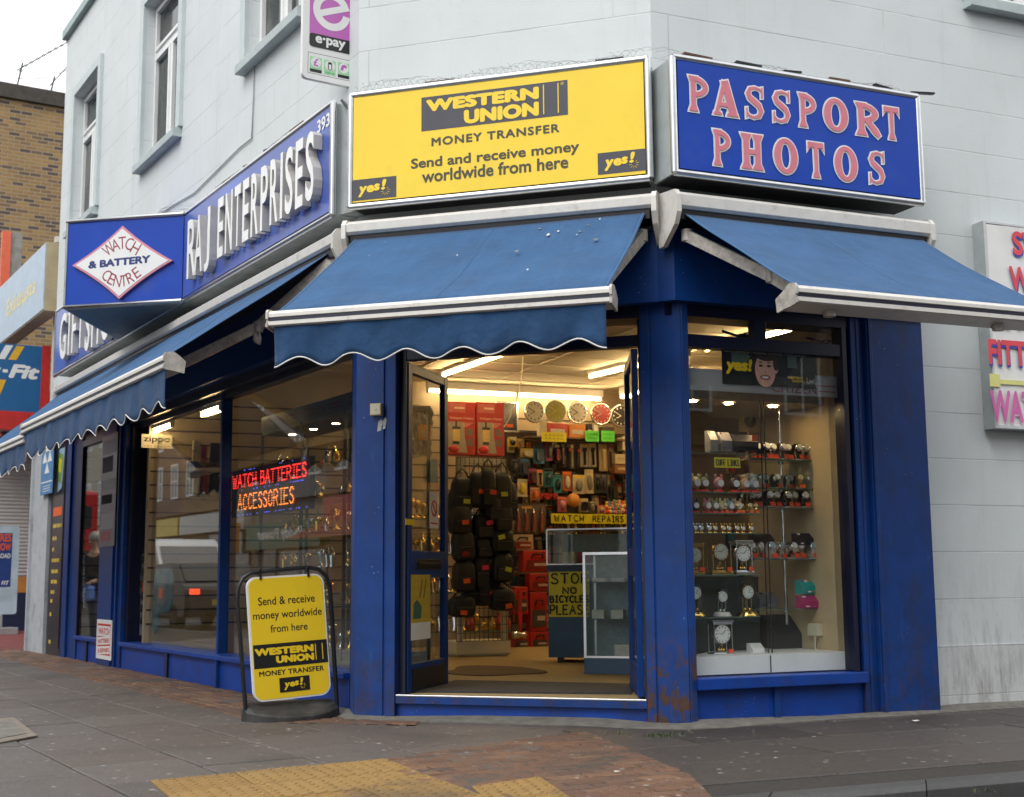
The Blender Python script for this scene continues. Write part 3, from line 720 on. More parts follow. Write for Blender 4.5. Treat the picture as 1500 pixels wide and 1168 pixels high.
def clip_to(mb, poly):           # cut the blocks along the straight edges of a convex plan outline
    bm = bmesh.new(); me = mb.mesh('blocks', []) ; bm.from_mesh(me); bpy.data.meshes.remove(me)
    P = [Vector(p) for p in poly]; c = sum(P, Vector((0,0)))/len(P)
    for i in range(len(P)):
        p, q = P[i], P[(i+1) % len(P)]; d = (q-p).normalized(); n = Vector((d[1], -d[0]))
        if (c-p).dot(n) > 0: n = -n
        bmesh.ops.bisect_plane(bm, geom=bm.verts[:]+bm.edges[:]+bm.faces[:], plane_co=(p[0],p[1],0), plane_no=(n[0],n[1],0), clear_outer=True, dist=1e-5)
    out = MB(); bm.verts.index_update()
    out.add([v.co.copy() for v in bm.verts], [[v.index for v in f.verts] for f in bm.faces]); bm.free(); return out
def field(Fm, w_, h_, gap, u0, u1, v0, v1, stagger, jit, top, ok):
    b = MB(); nu = int((u1-u0)/w_); nv = int((v1-v0)/h_)
    for j in range(nv):
        s = stagger*w_*(j % 2)
        for i in range(nu):
            a = u0+i*w_+s; c = v0+j*h_
            if not ok(Fm.xy(a+w_/2, c+h_/2)): continue
            e = gap/2; dz = top+random.uniform(-jit, jit); tl, tr = random.uniform(-jit, jit), random.uniform(-jit, jit)
            x0, x1, y0, y1 = a+e, a+w_-e, c+e, c+h_-e; k = min(.006, w_*.04); z0 = top-.03
            P = lambda x, y, z: (Fm.xy(x, y)[0], Fm.xy(x, y)[1], z)
            t4 = [(x0+k,y0+k,dz+tl), (x1-k,y0+k,dz-tl), (x1-k,y1-k,dz+tr), (x0+k,y1-k,dz-tr)]
            vs = [P(x0,y0,z0),P(x1,y0,z0),P(x1,y1,z0),P(x0,y1,z0),P(x0,y0,dz-.005),P(x1,y0,dz-.005),P(x1,y1,dz-.005),P(x0,y1,dz-.005)]+[P(*q) for q in t4]
            fs = [(0,1,5,4),(1,2,6,5),(2,3,7,6),(3,0,4,7),(4,5,9,8),(5,6,10,9),(6,7,11,10),(7,4,8,11),(8,9,10,11)]
            b.add(vs, [f[::-1] for f in fs])
    return b
# slabs run along each kerb line and meet on the line that halves the corner
SF = Frame(gz(144,1023).xy, FL.u); SR = Frame(gz(1130,1010).xy, FR.u)
MITRE0 = FC.xy(1.55, 0); MD = (FC.n+FC.u*.12).normalized()
side = lambda p: cross(MD, p-MITRE0)         # >0 on the left-street side
near = lambda p: (p-FC.xy(1,0)).length < 30 and inside(p, hull)
b1 = field(SF, .74, .60, .013, -24, 9, -4.2, 5.4, .5, .0030, 0.0, lambda p: near(p) and side(p) < .45)
b2 = field(SR, .92, .66, .013, -8.0, 24, -.3, 7.5, .5, .0026, 0.0, lambda p: near(p) and side(p) > -.55)
m0, m1 = MITRE0-MD*8, MITRE0+MD*14; rgt = Vector((MD[1], -MD[0]))
if side(m0+rgt) < 0: rgt = -rgt
b1 = clip_to(b1, [m0, m1, m1-rgt*40, m0-rgt*40]); b2 = clip_to(b2, [m0, m1, m1+rgt*40, m0+rgt*40])
struct('pavement', b1, SLABM); struct('side_pavement', b2, islandm('dark_brown_slabs', [(.040,.033,.029),(.072,.060,.052),(.055,.046,.040),(.06,.05,.045)], .6, stainamt=.6))
BF = Frame(FL.xy(0,.0), FL.u)
polys = [[G(560,1114), G(690,1094), G(880,1070), G(955,1080), G(1010,1135), G(1120,1180), G(1150,1260), G(500,1300)],
         [FL.xy(-14,-.02), FL.xy(-14,.72), FL.xy(-.1,.72), FL.xy(-.1,-.02)], [FL.xy(-.1,.0), FL.xy(-.1,.72), FC.xy(.55,.40), FC.xy(.45,-.03)]]
b3 = MB()
for k, pl in enumerate(polys):
    pl = [Vector(p) for p in pl]; xs = [((p-BF.o).dot(BF.u), (p-BF.o).dot(BF.n)) for p in pl]
    FB_ = Frame(BF.o, FR.u) if k == 0 else BF
    xs = [((p-FB_.o).dot(FB_.u), (p-FB_.o).dot(FB_.n)) for p in pl]
    q = field(FB_, .205, .105, .014, min(x[0] for x in xs)-.3, max(x[0] for x in xs)+.3, min(x[1] for x in xs)-.2, max(x[1] for x in xs)+.2, .5, .0026, .004, lambda p: True)
    q = clip_to(q, pl); b3.add(q.v, q.f)
struct('brick_paving', b3, BRICKM)
tm = MB(); TS = .442
def tact(o, uu, vv, n, m_):
    for i in range(n):
        for j in range(m_):
            a0 = o - uu*(TS*(i+1)) + vv*(TS*j)
            def P(a, b, z): q = a0+uu*a+vv*b; return (q[0], q[1], z)
            e = .003; dz = random.uniform(-.002,.002)
            c4_ = [(e,e),(TS-e,e),(TS-e,TS-e),(e,TS-e)]
            tm.add([P(a,b,-.03) for a,b in c4_]+[P(a,b,.007+dz) for a,b in c4_], [(0,1,5,4),(1,2,6,5),(2,3,7,6),(3,0,4,7),(4,5,6,7)])
            base_ = len(tm.v)
            vs = []; fs = []
            for p_ in range(6):
                for q_ in range(6):
                    cx_, cy_ = TS/12+TS/6*p_, TS/12+TS/6*q_; b0 = len(vs)
                    for rr, hh in ((.0155,.001),(.012,.0055)):
                        for k in range(8): vs.append(P(cx_+rr*math.cos(k*PI/4), cy_+rr*math.sin(k*PI/4), .007+dz+hh))
                    for k in range(8): fs.append((b0+k, b0+(k+1)%8, b0+8+(k+1)%8, b0+8+k))
                    fs.append(tuple(b0+8+k for k in range(8)))
            tm.add(vs, fs, 0, False)
tact(TA[1], TU, TV, 3, 5); tact(T2[1], T2U, T2V, 1, 5)
struct('tactile_paving', tm, TACTM)
kb = MB()
def kerb_run(e, i_, n):
    for s in range(n):
        a, b, c, d = [p0.lerp(p1, t) for (p0, p1), t in (((e[0],e[1]),(s+.004)/n), ((e[0],e[1]),(s+.996)/n), ((i_[0],i_[1]),(s+.996)/n), ((i_[0],i_[1]),(s+.004)/n))]
        z = random.uniform(-.004,.004)-.004
        vs = [(p[0],p[1],-.25) for p in (a,b,c,d)]+[(a[0],a[1],z-.025),(b[0],b[1],z-.025),(c[0],c[1],z),(d[0],d[1],z)]
        ai, bi = a.lerp(d,.16), b.lerp(c,.16); vs += [(ai[0],ai[1],z),(bi[0],bi[1],z)]
        kb.add(vs, [(0,1,5,4),(1,2,6,5),(2,3,7,6),(3,0,4,7),(4,5,9,8),(8,9,6,7)])
for k in range(len(edge)-1):
    L_ = (edge[k+1]-edge[k]).length
    kerb_run((Vector(edge[k]),Vector(edge[k+1])), (Vector(inner[k]),Vector(inner[k+1])), max(1, round(L_/.9)) if L_ > 3 else 1)
struct('kerb', kb, KERBM)
rd = MB(); rd.quad((-120,-60,GRZ),(120,-60,GRZ),(120,120,GRZ),(-120,120,GRZ)); struct('road', rd, ASPH)
# cement fillet along the foot of the shopfront
fil = MB()
pts_o = [FL.xy(-2.0,.07), FL.xy(-.42,.09), FC.xy(-.10,.13), FC.xy(.3,.17), FC.xy(1.0,.14), FC.xy(1.7,.17), FC.xy(2.1,.24), FC.xy(2.36,.22), FR.xy(.15,.2), FR.xy(.5,.14), FR.xy(1.1,.11), FR.xy(1.6,.13), FR.xy(2.4,.06), FR.xy(5,.05)]
pts_i = [FL.xy(-2.0,-.03), FL.xy(-.3,-.03), FC.xy(-.08,.0), FC.xy(.26,.0), FC.xy(1.0,-.04), FC.xy(1.7,-.04), FC.xy(2.09,.0), FC.xy(2.28,.0), FR.xy(.05,-.03), FR.xy(.5,-.04), FR.xy(1.1,-.04), FR.xy(1.6,.02), FR.xy(2.4,-.1), FR.xy(5,-.1)]
vs = [(p[0],p[1],.006) for p in pts_o]+[(p[0],p[1],.03+.012*math.sin(i*1.7)) for i, p in enumerate(pts_i)]+[(p[0],p[1],-.02) for p in pts_o]
n = len(pts_o); fil.add(vs, [(i,i+1,n+i+1,n+i) for i in range(n-1)]+[(2*n+i,2*n+i+1,i+1,i) for i in range(n-1)])
struct('pavement_fillet', fil, PATCHM)
# ------------------------------------------------------------------ light-box signs over the shopfront
def lightbox(name, label, F, u0, u1, z0, z1, n1, n0, face, r=.027, caps=True):
    o = thing(name, label, 'sign', F.mat(u0, 0, z0))
    W_, H_ = u1-u0, z1-z0
    b = MB(); b.box(.0, W_, -n1+.03, -n0, .0, H_); part('case', b, GALV, o)
    f = MB(); f.box(r, W_-r, -n1+.004, -n1+.03, r, H_-r); part('sign_face', f, face, o)
    t = MB()
    def prof(a, b_, c, d):     # rounded extrusion from a to b
        t.tube([a, b_], r, 0, 10)
    y = -n1+.022
    prof((0,y,0),(W_,y,0),0,0); prof((0,y,H_),(W_,y,H_),0,0); prof((0,y,0),(0,y,H_),0,0); prof((W_,y,0),(W_,y,H_),0,0)
    part('sign_frame', t, ALU, o)
    return o
# yellow money transfer sign ---------------------------------------------------
NY = .25
YS = lightbox('money_transfer_sign', 'large yellow light box sign over the corner door with black money transfer lettering', FC, -.040, 2.228, 3.742, 4.608, NY, .03, YELLOW)
BY = (-.040, 3.742)
def rect_px(mb, F, n, tl, br, base, y0, y1, m=0):
    a = F.px(*tl, n); b = F.px(*br, n)
    mb.box(a[0]-base[0], b[0]-base[0], y0, y1, b[1]-base[1], a[1]-base[1], m)
nf = NY-.004
b = MB(); b.box(.02,2.24,-.215,-.035,-.012,-.001); part('soffit', b, BAG, YS)  # black sheet under the case, painting in the shade of the gap below
p = MB(); rect_px(p, FC, nf, (617.5,143.5), (832,168), BY, -nf-.002, -nf); part('logo_panel', p, SIGNGREY, YS)
t = MB()
text_px(t, FC, nf+.004, 'WESTERN', (624,146.8), (789.5,145), BY, y=-nf-.004, bold=.07, space=1.05)
text_px(t, FC, nf+.004, 'UNION', (679.5,161.5), (789.5,169.5), BY, y=-nf-.004, bold=.07, space=1.05)
for xa, xb, yt, yb in ((795.3,797.2,124.5,167.2), (816.6,818.6,121.8,165)): rect_px(t, FC, nf+.004, (xa,yt), (xb,yb), BY, -nf-.004, -nf-.002)
text_px(t, FC, nf+.004, '®', (821,120.5), (826,124.5), BY, y=-nf-.004)
part('logo_lettering', t, YELLOW, YS)
t = MB()
text_px(t, FC, nf+.002, 'MONEY TRANSFER', (632,202.2), (819.5,193.6), BY, y=-nf-.002, bold=.032, space=1.15)
text_px(t, FC, nf+.002, 'Send and receive money', (602,233), (848.5,226), BY, y=-nf-.002, bold=.024)
text_px(t, FC, nf+.002, 'worldwide from here', (618,250), (832.5,246.3), BY, y=-nf-.002, bold=.024)
part('lettering', t, BROWNINK, YS)
def yes_logo(name, parent, x0, x1, z0, z1, y, matp, matl):
    p = MB(); p.box(x0, x1, y-.002, y, z0, z1); o = part(name, p, matp, parent)
    W_, H_ = x1-x0, z1-z0; t = MB()
    def at(a, b): return (x0+W_*a, z0+H_*b)
    text(t, 'y', *[v for v in (at(.14,0)[0], at(.34,0)[0], at(0,.14)[1], at(0,.66)[1])], y=y-.004, bold=.05, shear=.15)
    text(t, 'e', at(.33,0)[0], at(.50,0)[0], at(0,.33)[1], at(0,.68)[1], y=y-.0044, bold=.055, shear=.1)
    text(t, 's', at(.49,0)[0], at(.63,0)[0], at(0,.38)[1], at(0,.72)[1], y=y-.0048, bold=.055, shear=.1)
    text(t, '!', at(.66,0)[0], at(.78,0)[0], at(0,.40)[1], at(0,.90)[1], y=y-.0052, bold=.04, shear=.12)
    c = at(.76,.34)
    for k in range(10):
        a = 2*PI*k/10+.2
        if k in (2,3): continue
        t.tube([(c[0]+H_*.11*math.cos(a), y-.004, c[1]+H_*.11*math.sin(a)), (c[0]+H_*.22*math.cos(a), y-.004, c[1]+H_*.22*math.sin(a))], H_*.014, 0, 4)
    part('lettering', t, matl, o); return o
for tl, br in (((516.5,264.5),(580.5,288.5)), ((875.5,225),(946.5,249.5))):
    a = FC.px(*tl, nf); b = FC.px(*br, nf)
    yes_logo('yes_panel', YS, a[0]-BY[0], b[0]-BY[0], b[1]-BY[1], a[1]-BY[1], -nf, SIGNGREY, YELLOW)
# blue passport photos sign -----------------------------------------------------
NP = .32
PS = lightbox('passport_photos_sign', 'blue light box sign with pink white edged PASSPORT PHOTOS lettering', FR, -.205, 1.888, 3.722, 4.545, NP, .0, SIGNBLUE)
BP = (-.205, 3.722)
b = MB(); b.box(.02,2.07,-.285,-.005,-.012,-.001); part('soffit', b, BAG, PS)  # black underside sheet stands in for the shade beneath this box
def serif_letter(ch, x0, x1, z0, z1, g):
    """Wedge-serif capital as a list of flat outlines; g grows every edge outwards."""
    W_, H_ = x1-x0, z1-z0; S = min(.25*H_, .30*W_)      # stem width
    out = []
    def stem(xc, za, zb, top=True, bot=True, sw=None, lean=0.0):
        s = (sw or S)/2; e = S*.34; h = H_*.13
        pts = []
        zt, zb_ = zb+g, za-g; s2 = s*.86+g
        pts += [(xc-s-(e if bot else 0)-g, zb_)]
        pts += [(xc+s+(e if bot else 0)+g, zb_)]
        if bot: pts += [(xc+s+e*.75+g, za+h*.35), (xc+s2, za+h*1.5)]
        if top: pts += [(xc+s2, zb-h*1.5), (xc+s+e*.75+g, zb-h*.35)]
        pts += [(xc+s+(e if top else 0)+g, zt), (xc-s-(e if top else 0)-g, zt)]
        if top: pts += [(xc-s-e*.75-g, zb-h*.35), (xc-s2, zb-h*1.5)]
        if bot: pts += [(xc-s2, za+h*1.5), (xc-s-e*.75-g, za+h*.35)]
        out.append(pts)
    def bowl(xa, xb, za, zb, tv, th, full=False):
        """ring (full) or right half ring"""
        cx, cz = (xa, (za+zb)/2) if not full else ((xa+xb)/2, (za+zb)/2)
        rx, rz = (xb-xa) if not full else (xb-xa)/2, (zb-za)/2
        n = 40 if full else 20; a0, a1 = (0, 2*PI) if full else (-PI/2, PI/2)
        for i in range(n):
            p, q = a0+(a1-a0)*i/n, a0+(a1-a0)*(i+1)/n
            def O(t): return (cx+(rx+g)*math.cos(t), cz+(rz+g)*math.sin(t))
            def I(t): return (cx+max(.001,rx-tv-g)*math.cos(t), cz+max(.001,rz-th-g)*math.sin(t))
            out.append([O(p), O(q), I(q), I(p)])
    def stroke(pts, ws):
        for i in range(len(pts)-1):
            a, b = Vector(pts[i]), Vector(pts[i+1]); d = (b-a).normalized(); nrm = Vector((-d[1], d[0]))
            if i == 0: n0 = nrm
            else: n0 = ((Vector(pts[i])-Vector(pts[i-1])).normalized()+d).normalized(); n0 = Vector((-n0[1], n0[0]))
            if i == len(pts)-2: n1 = nrm; b = b+d*g
            else: n1 = (d+(Vector(pts[i+2])-b).normalized()).normalized(); n1 = Vector((-n1[1], n1[0]))
            if i == 0: a = a-d*g
            w0, w1 = ws[i]/2+g, ws[i+1]/2+g
            out.append([tuple(a-n0*w0), tuple(b-n1*w1), tuple(b+n1*w1), tuple(a+n0*w0)])
    if ch in 'PR':
        xs = x0+S*.34+S/2; stem(xs, z0, z1)
        bowl(xs, x1-(0 if ch == 'P' else .05*W_), z0+H_*.40, z1, S*.92, H_*.15)
        if ch == 'R': stroke([(xs+S*.7, z0+H_*.50), (x1-S*.62, z0+H_*.16), (x1-S*.1, z0+H_*.02)], [S*.75, S*.9, S*.55])
    elif ch == 'H':
        stem(x0+S*.84, z0, z1); stem(x1-S*.84, z0, z1); out.append([(x0+S, z0+H_*.42-g), (x1-S, z0+H_*.42-g), (x1-S, z0+H_*.57+g), (x0+S, z0+H_*.57+g)])
    elif ch == 'T':
        stem((x0+x1)/2, z0, z1, top=False, sw=S*.95)
        out.append([(x0+W_*.06-g, z1-H_*.16-g*.5), (x1-W_*.06+g, z1-H_*.16-g*.5), (x1-W_*.02+g, z1+g), (x0+W_*.02-g, z1+g)])
        for sx, xx in ((1, x0), (-1, x1)): out.append([(xx-sx*g, z1-H_*.31-g), (xx+sx*(W_*.13+g), z1-H_*.15), (xx+sx*(W_*.2), z1), (xx-sx*(g-.0), z1+g*.9)][::sx])
    elif ch == 'O': bowl(x0, x1, z0, z1, S*1.0, H_*.14, True)
    elif ch == 'A':
        xm = (x0+x1)/2
        stroke([(x0+W_*.15, z0+H_*.06), (xm-.02*W_, z1-H_*.02)], [S*.5, S*.55]); stroke([(x1-W_*.22, z0+H_*.06), (xm-.03*W_, z1)], [S*1.05, S*.95])
        out.append([(x0+W_*.25, z0+H_*.24-g), (x1-W_*.25, z0+H_*.24-g), (x1-W_*.3, z0+H_*.38+g), (x0+W_*.3, z0+H_*.38+g)])
        for xa, xb in ((x0, x0+W_*.38), (x1-W_*.50, x1)): out.append([(xa-g, z0-g), (xb+g, z0-g), (xb-W_*.07+g, z0+H_*.10+g), (xa+W_*.07-g, z0+H_*.10+g)])
    elif ch == 'S':
        P = [(.93,.80),(.80,.90),(.55,.93),(.28,.88),(.17,.74),(.27,.62),(.5,.53),(.74,.43),(.85,.28),(.74,.13),(.45,.07),(.2,.11),(.07,.22)]
        Wd = [.25,.5,.55,.75,.95,1.05,1.1,1.05,.95,.75,.55,.5,.25]
        stroke([(x0+W_*a, z0+H_*b) for a, b in P], [S*.95*w_ for w_ in Wd])
        out.append([(x1-W_*.14-g, z1-H_*.36-g), (x1-W_*.02+g, z1-H_*.34-g), (x1-W_*.02+g, z1-H_*.01+g), (x1-W_*.14-g, z1-H_*.05+g)])
        out.append([(x0+W_*.02-g, z0+H_*.01-g), (x0+W_*.13+g, z0+H_*.05-g), (x0+W_*.13+g, z0+H_*.35+g), (x0+W_*.02-g, z0+H_*.33+g)])
    return out
def serif_word(mw, mp, chars, F, n, base, yface):
    for i, (ch, xa, xb, yta, ytb) in enumerate(chars):
        a = F.px(xa, yta, n); b = F.px(xb, ytb, n)
        X0, X1, Z0, Z1 = a[0]-base[0], b[0]-base[0], b[1]-base[1], a[1]-base[1]
        g0 = .012
        for mb_, g, y0, in ((mw, g0*.75, yface-.004), (mp, -.0025, yface-.010)):
            for k, poly in enumerate(serif_letter(ch, X0+g0, X1-g0, Z0+g0, Z1-g0, g)):
                yy = y0-.00004*k
                mb_.add([(q[0], yy, q[1]) for q in poly], [list(range(len(poly)))])
mw, mp = MB(), MB()
def row(word, xs, tops, bots):
    out = []
    for ch, (a, b) in zip(word, xs):
        f = lambda x, L: L[0]+(L[1]-L[0])*(x-xs[0][0])/(xs[-1][1]-xs[0][0])
        out.append((ch, 900+a/2.5, 900+b/2.5, f(a, tops), f(b, bots)))
    return out
serif_word(mw, mp, row('PASSPORT', [(262,350),(350,462),(470,553),(570,650),(665,745),(757,862),(873,978),(978,1050)], (107.2,157.5), (164.5,209.3)), FR, NP, BP, -NP+.004)
serif_word(mw, mp, row('PHOTOS', [(352,432),(453,553),(575,678),(700,775),(797,897),(922,997)], (186,220.5), (244,276.3)), FR, NP, BP, -NP+.004)
part('lettering_outline', mw, WHITE, PS, solid=.002); part('lettering', mp, PINK, PS)
# long left fascia sign ----------------------------------------------------------
NL = .285
LS = lightbox('raj_enterprises_sign', 'long faded blue fascia sign with raised white RAJ ENTERPRISES letters', FL, -9.15, -.06, 3.722, 4.60, NL, .03, SIGNLILAC)
BL = (-9.15, 3.722)
LETW = pm('raised_letter_plastic', (.86,.86,.84), .4, var=.05)
LETS = pm('letter_side_shade', (.50,.48,.44), .5, var=.12)
def sided(t):                # greyer colour on the letters' returns paints in the shade on their sides
    for i, f in enumerate(t.f):
        a, b, c = [Vector(t.v[k]) for k in f[:3]]
        if abs((b-a).cross(c-a).normalized().y) < .5: t.m[i] = 1
    return t
def raised(word, tl, br, **kw):
    t = MB(); nn = NL+.075
    text_px(t, FL, nn, word, tl, br, BL, y=-(NL+.0375), depth=.0375, **kw); part('lettering', sided(t), [LETW, LETS], LS)
raised('R', (275.2,324.5), (285.5,402), bold=.012); raised('A', (286,319), (295,397), bold=.012); raised('J', (300.5,307), (306,394.5), bold=.012)
EW = [1,1.15,1,1,1.1,1.05,1.1,.5,1.05,1,1.05]; ex = [0]
for w_ in EW: ex.append(ex[-1]+w_)
u0_, u1_ = FL.px(319.6,292.5,NL+.075)[0], FL.px(463,288,NL+.075)[0]; zt_ = FL.px(319.6,292.5,NL+.075)[1]; zb_ = FL.px(463,288,NL+.075)[1]
for i, ch in enumerate('ENTERPRISES'):
    t = MB(); f0 = u0_+(u1_-u0_)*ex[i]/ex[-1]; f1 = u0_+(u1_-u0_)*ex[i+1]/ex[-1]
    text(t, ch, f0-BL[0], f1-.055-BL[0], zb_-BL[1], zt_-BL[1], y=-(NL+.0375), depth=.0375, bold=.014); part('lettering', sided(t), [LETW, LETS], LS)
raised('GIFT', (88.6,463), (121,508), bold=.01, space=1.2)
raised('SHOP', (126,442), (172,487), bold=.01, space=1.2)
t = MB(); text_px(t, FL, NL, '393', (464.5,177.5), (483,183.5), BL, y=-NL, bold=.03); part('lettering', t, WHITE, LS)
# three-cornered projecting box ---------------------------------------------------
vB, vA, vC = FL.xy(-4.51,1.205), FL.xy(-3.62,.29), FL.xy(-5.93,.29)
FV = Frame(vB, vA-vB); Zb, Zt = 3.72, 4.60
VS = thing('watch_battery_sign', 'three cornered blue projecting sign with a white and pink diamond reading WATCH & BATTERY CENTRE', 'sign', FV.mat(0,0,Zb))
inv = FV.mat(0,0,Zb).inverted()
loc = lambda q, z: inv @ Vector((q[0], q[1], z))
H_ = Zt-Zb; tri = [loc(q, Zb) for q in (vB, vA, vC)]
b = MB(); b.prism([(q.x, q.y) for q in tri], .02, H_-.02); part('case', b, SIGNBLUE, VS)
for z in (0.0, H_):
    t = MB()
    pts = [(q.x, q.y, z) for q in tri]
    t.tube([pts[1], pts[0], pts[2]], .022, 0, 8); part('sign_frame', t, ALU, VS)
b = MB(); b.prism([(q.x*.985+.01, q.y*.985) for q in tri], -.028, .0195); part('soffit', b, pm('grey_soffit_sheet', (.17,.18,.19), .6), VS)
t = MB(); t.tube([(tri[0].x, tri[0].y, 0),(tri[0].x, tri[0].y, H_)], .014, 0, 8); part('corner_trim', t, ALUD, VS)
D = {k: FV.px(x, y, .02) for k, (x, y) in dict(l=(106.8,389.7), t=(180.5,331.5), r=(253.4,382.2), b=(175.3,438.7)).items()}
D = {k: (v[0], v[1]-Zb) for k, v in D.items()}
cx_ = (D['l'][0]+D['r'][0])/2; cz_ = (D['t'][1]+D['b'][1])/2
def diamond(s, y0, y1):
    out = []; ks = ['l','b','r','t']
    for i in range(4):
        a, c = Vector(D[ks[i]]), Vector(D[ks[(i+1)%4]]); md = (a+c)/2; ctr = Vector((cx_,cz_)); mid = md+(ctr-md)*.13
        for j in range(8):
            q = j/8; p_ = a*(1-q)**2+mid*2*q*(1-q)+c*q*q; out.append(((p_[0]-cx_)*s+cx_, (p_[1]-cz_)*s+cz_))
    b = MB(); b.prism(out, y0, y1, axis='y'); return b
part('diamond_board', diamond(1.0, -.035, -.001), PINKED, VS)
part('diamond_panel', diamond(.925, -.038, -.0352), WHITE, VS)
def letter(mb, ch, cx, cz, w_, h, rot, y, bold):
    s = len(mb.v); text(mb, ch, -w_/2, w_/2, -h/2, h/2, y=0, bold=bold)
    mb.xf(Matrix.Translation((cx, y, cz)) @ Matrix.Rotation(-rot, 4, 'Y'), s)
def vp(x, y): q = FV.px(x/2.92, 300+y/2.92, .04); return (q[0], q[1]-Zb)
t = MB()
for ch, x, y, w_, rot in (('W',464,190,.115,38),('A',493,172,.085,18),('T',523,163,.08,4),('C',553,168,.085,-16),('H',580,186,.085,-30)):
    q = vp(x, y); letter(t, ch, q[0], q[1], w_, .125, R(rot), -.0384, .0)
for ch, x, y, w_, rot in (('C',456,302,.08,-42),('E',477,318,.065,-28),('N',502,327,.08,-12),('T',529,325,.075,6),('R',556,312,.075,22),('E',583,291,.065,34)):
    q = vp(x, y); letter(t, ch, q[0], q[1], w_, .115, R(rot), -.0384, .0)
part('lettering', t, DRED, VS)
t = MB(); a = vp(378,242); b_ = vp(642,254); 
text(t, '& BATTERY', a[0], b_[0], vp(378,275)[1], a[1], y=-.0386, bold=.055, skew=vp(642,215)[1]-a[1]); part('lettering', t, pm('deep_blue_vinyl', (.012,.03,.16), .4), VS)
# grey upright between the fascia boxes, with a loose cable
mb = MB(); mb.prism([tuple(FL.xy(-.10,.02)), tuple(FL.xy(-.06,.2)), tuple(FC.xy(-.03,.17)), tuple(FC.xy(.0,.02))], 3.73, 4.62); part('sign_corner_post', mb, GALV, BLD)
mb = MB(); mb.tube([FL.p(-.03,.21,4.62), FC.p(-.055,.2,4.5), FC.p(-.06,.195,4.2), FC.p(-.058,.2,3.95), FC.p(-.05,.19,3.75)], .011, 0, 6); part('cable', mb, BLACK, BLD)
# projecting e-pay sign -----------------------------------------------------------
FE = Frame(FL.xy(-.27,.0), -FL.n)
Z0e = 4.835
ES = thing('epay_sign', 'white projecting sign with a purple panel and big white letter e', 'sign', FE.mat(-.445,0,Z0e))
We, He = .455, .98
def rrect(x0, x1, z0, z1, r, n=5):
    out = []
    for cx, cz, a0 in ((x1-r,z0+r,-PI/2),(x1-r,z1-r,0),(x0+r,z1-r,PI/2),(x0+r,z0+r,PI)):
        for i in range(n+1): a = a0+PI/2*i/n; out.append((cx+r*math.cos(a), cz+r*math.sin(a)))
    return out
b = MB(); b.prism(rrect(0,We,0,He,.045), -.02, .02, axis='y'); part('panel', b, WHITE, ES, bevel=.003)
b = MB(); b.box(.10,.14,-.012,.012,He,He+.12); b.box(.34,.38,-.012,.012,He,He+.12); b.box(.02,.62,-.015,.015,He+.12,He+.15); part('hanger', b, DARKMETAL, ES)
MAUVE = pm('mauve_vinyl', (.50,.13,.46), .35, var=.05)
xa, xb = .055, We-.045
b = MB(); b.prism(rrect(xa,xb,.345,.93,.03), -.0215, -.0201, axis='y'); part('purple_panel', b, MAUVE, ES)
b = MB(); b.prism(rrect(xa,xb,.265,.375,.025), -.0228, -.0212, axis='y'); part('black_panel', b, INK, ES)
t = MB()
cx, cz, ro, ri = .240, .585, .158, .098
st = R(22); n = 40
ring = []
for i in range(n+1):
    a = R(8)+(R(330)-R(8))*i/n
    ring.append(((cx+ro*math.cos(a+st), cz+ro*math.sin(a+st)), (cx+ri*math.cos(a+st), cz+ri*math.sin(a+st))))
for (o0,i0),(o1,i1) in zip(ring, ring[1:]): t.add([(o0[0],-.0225,o0[1]),(o1[0],-.0225,o1[1]),(i1[0],-.0225,i1[1]),(i0[0],-.0225,i0[1])], [(0,3,2,1)])
cs, sn = math.cos(st), math.sin(st)
bar = [(-.135,-.022),(.158,-.022),(.152,.03),(-.135,.03)]
t.add([(cx+a*cs-b_*sn, -.0229, cz+a*sn+b_*cs) for a, b_ in bar], [(0,1,2,3)])
text(t, 'e·pay', xa+.05, xb-.05, .278, .360, y=-.0233, bold=.035)
part('lettering', t, WHITE, ES)
b = MB()
for x0_, x1_, z0_, z1_ in ((.045,We-.04,.045,.048),(.045,We-.04,.212,.215),(.045,.048,.048,.212),(We-.043,We-.04,.048,.212)): b.box(x0_,x1_,-.0206,-.0201,z0_,z1_)
part('border_line', b, SIGNGREY, ES)
MINT = pm('mint_green_vinyl', (.34,.66,.38), .4)
for i, (ch, mt) in enumerate((('£', MAUVE), ('', INK), ('', MAUVE))):
    x = .062+.118*i; z = .085-.005*(i==1)
    b = MB(); b.box(x, x+.100, -.0212, -.0202, z-.02*(i==1), z+.10); o = part('pictogram', b, MINT, ES)
    c = MB(); c.lathe([(.042,0),(.042,.001)], (x+.05,-.0213,z+.055), 20, axis='y'); part('disc', c, WHITE, o)
    t = MB()
    if ch: text(t, ch, x+.03, x+.07, z+.025, z+.085, y=-.0233, bold=.02)
    elif i == 1:
        t.prism(rrect(x+.033,x+.067,z+.02,z+.085,.012), -.0240,-.0228, axis='y'); 
    else: t.add([(x+.02+.01*a, -.0233, z+.03+.01*b_) for a, b_ in ((0,1),(1.2,4.5),(3.5,5.6),(5.6,4.5),(5.2,2.6),(3.2,3.0),(2.0,0))], [list(range(7))])
    part('symbol', t, mt, o)
    if i == 1:
        q = MB(); q.box(x+.04,x+.060,-.0246,-.0241,z+.025,z+.066); part('symbol_screen', q, WHITE, o)
        t = MB(); text(t, 'top-up', x+.01, x+.09, z-.014, z+.004, y=-.0216, bold=.02); part('symbol', t, pm('green_vinyl', (.05,.35,.08), .4), o)
    else:
        q = MB(); q.box(x,x+.1,-.0212,-.0202,z-.026,z-.001); part('caption_bar', q, INK, o)
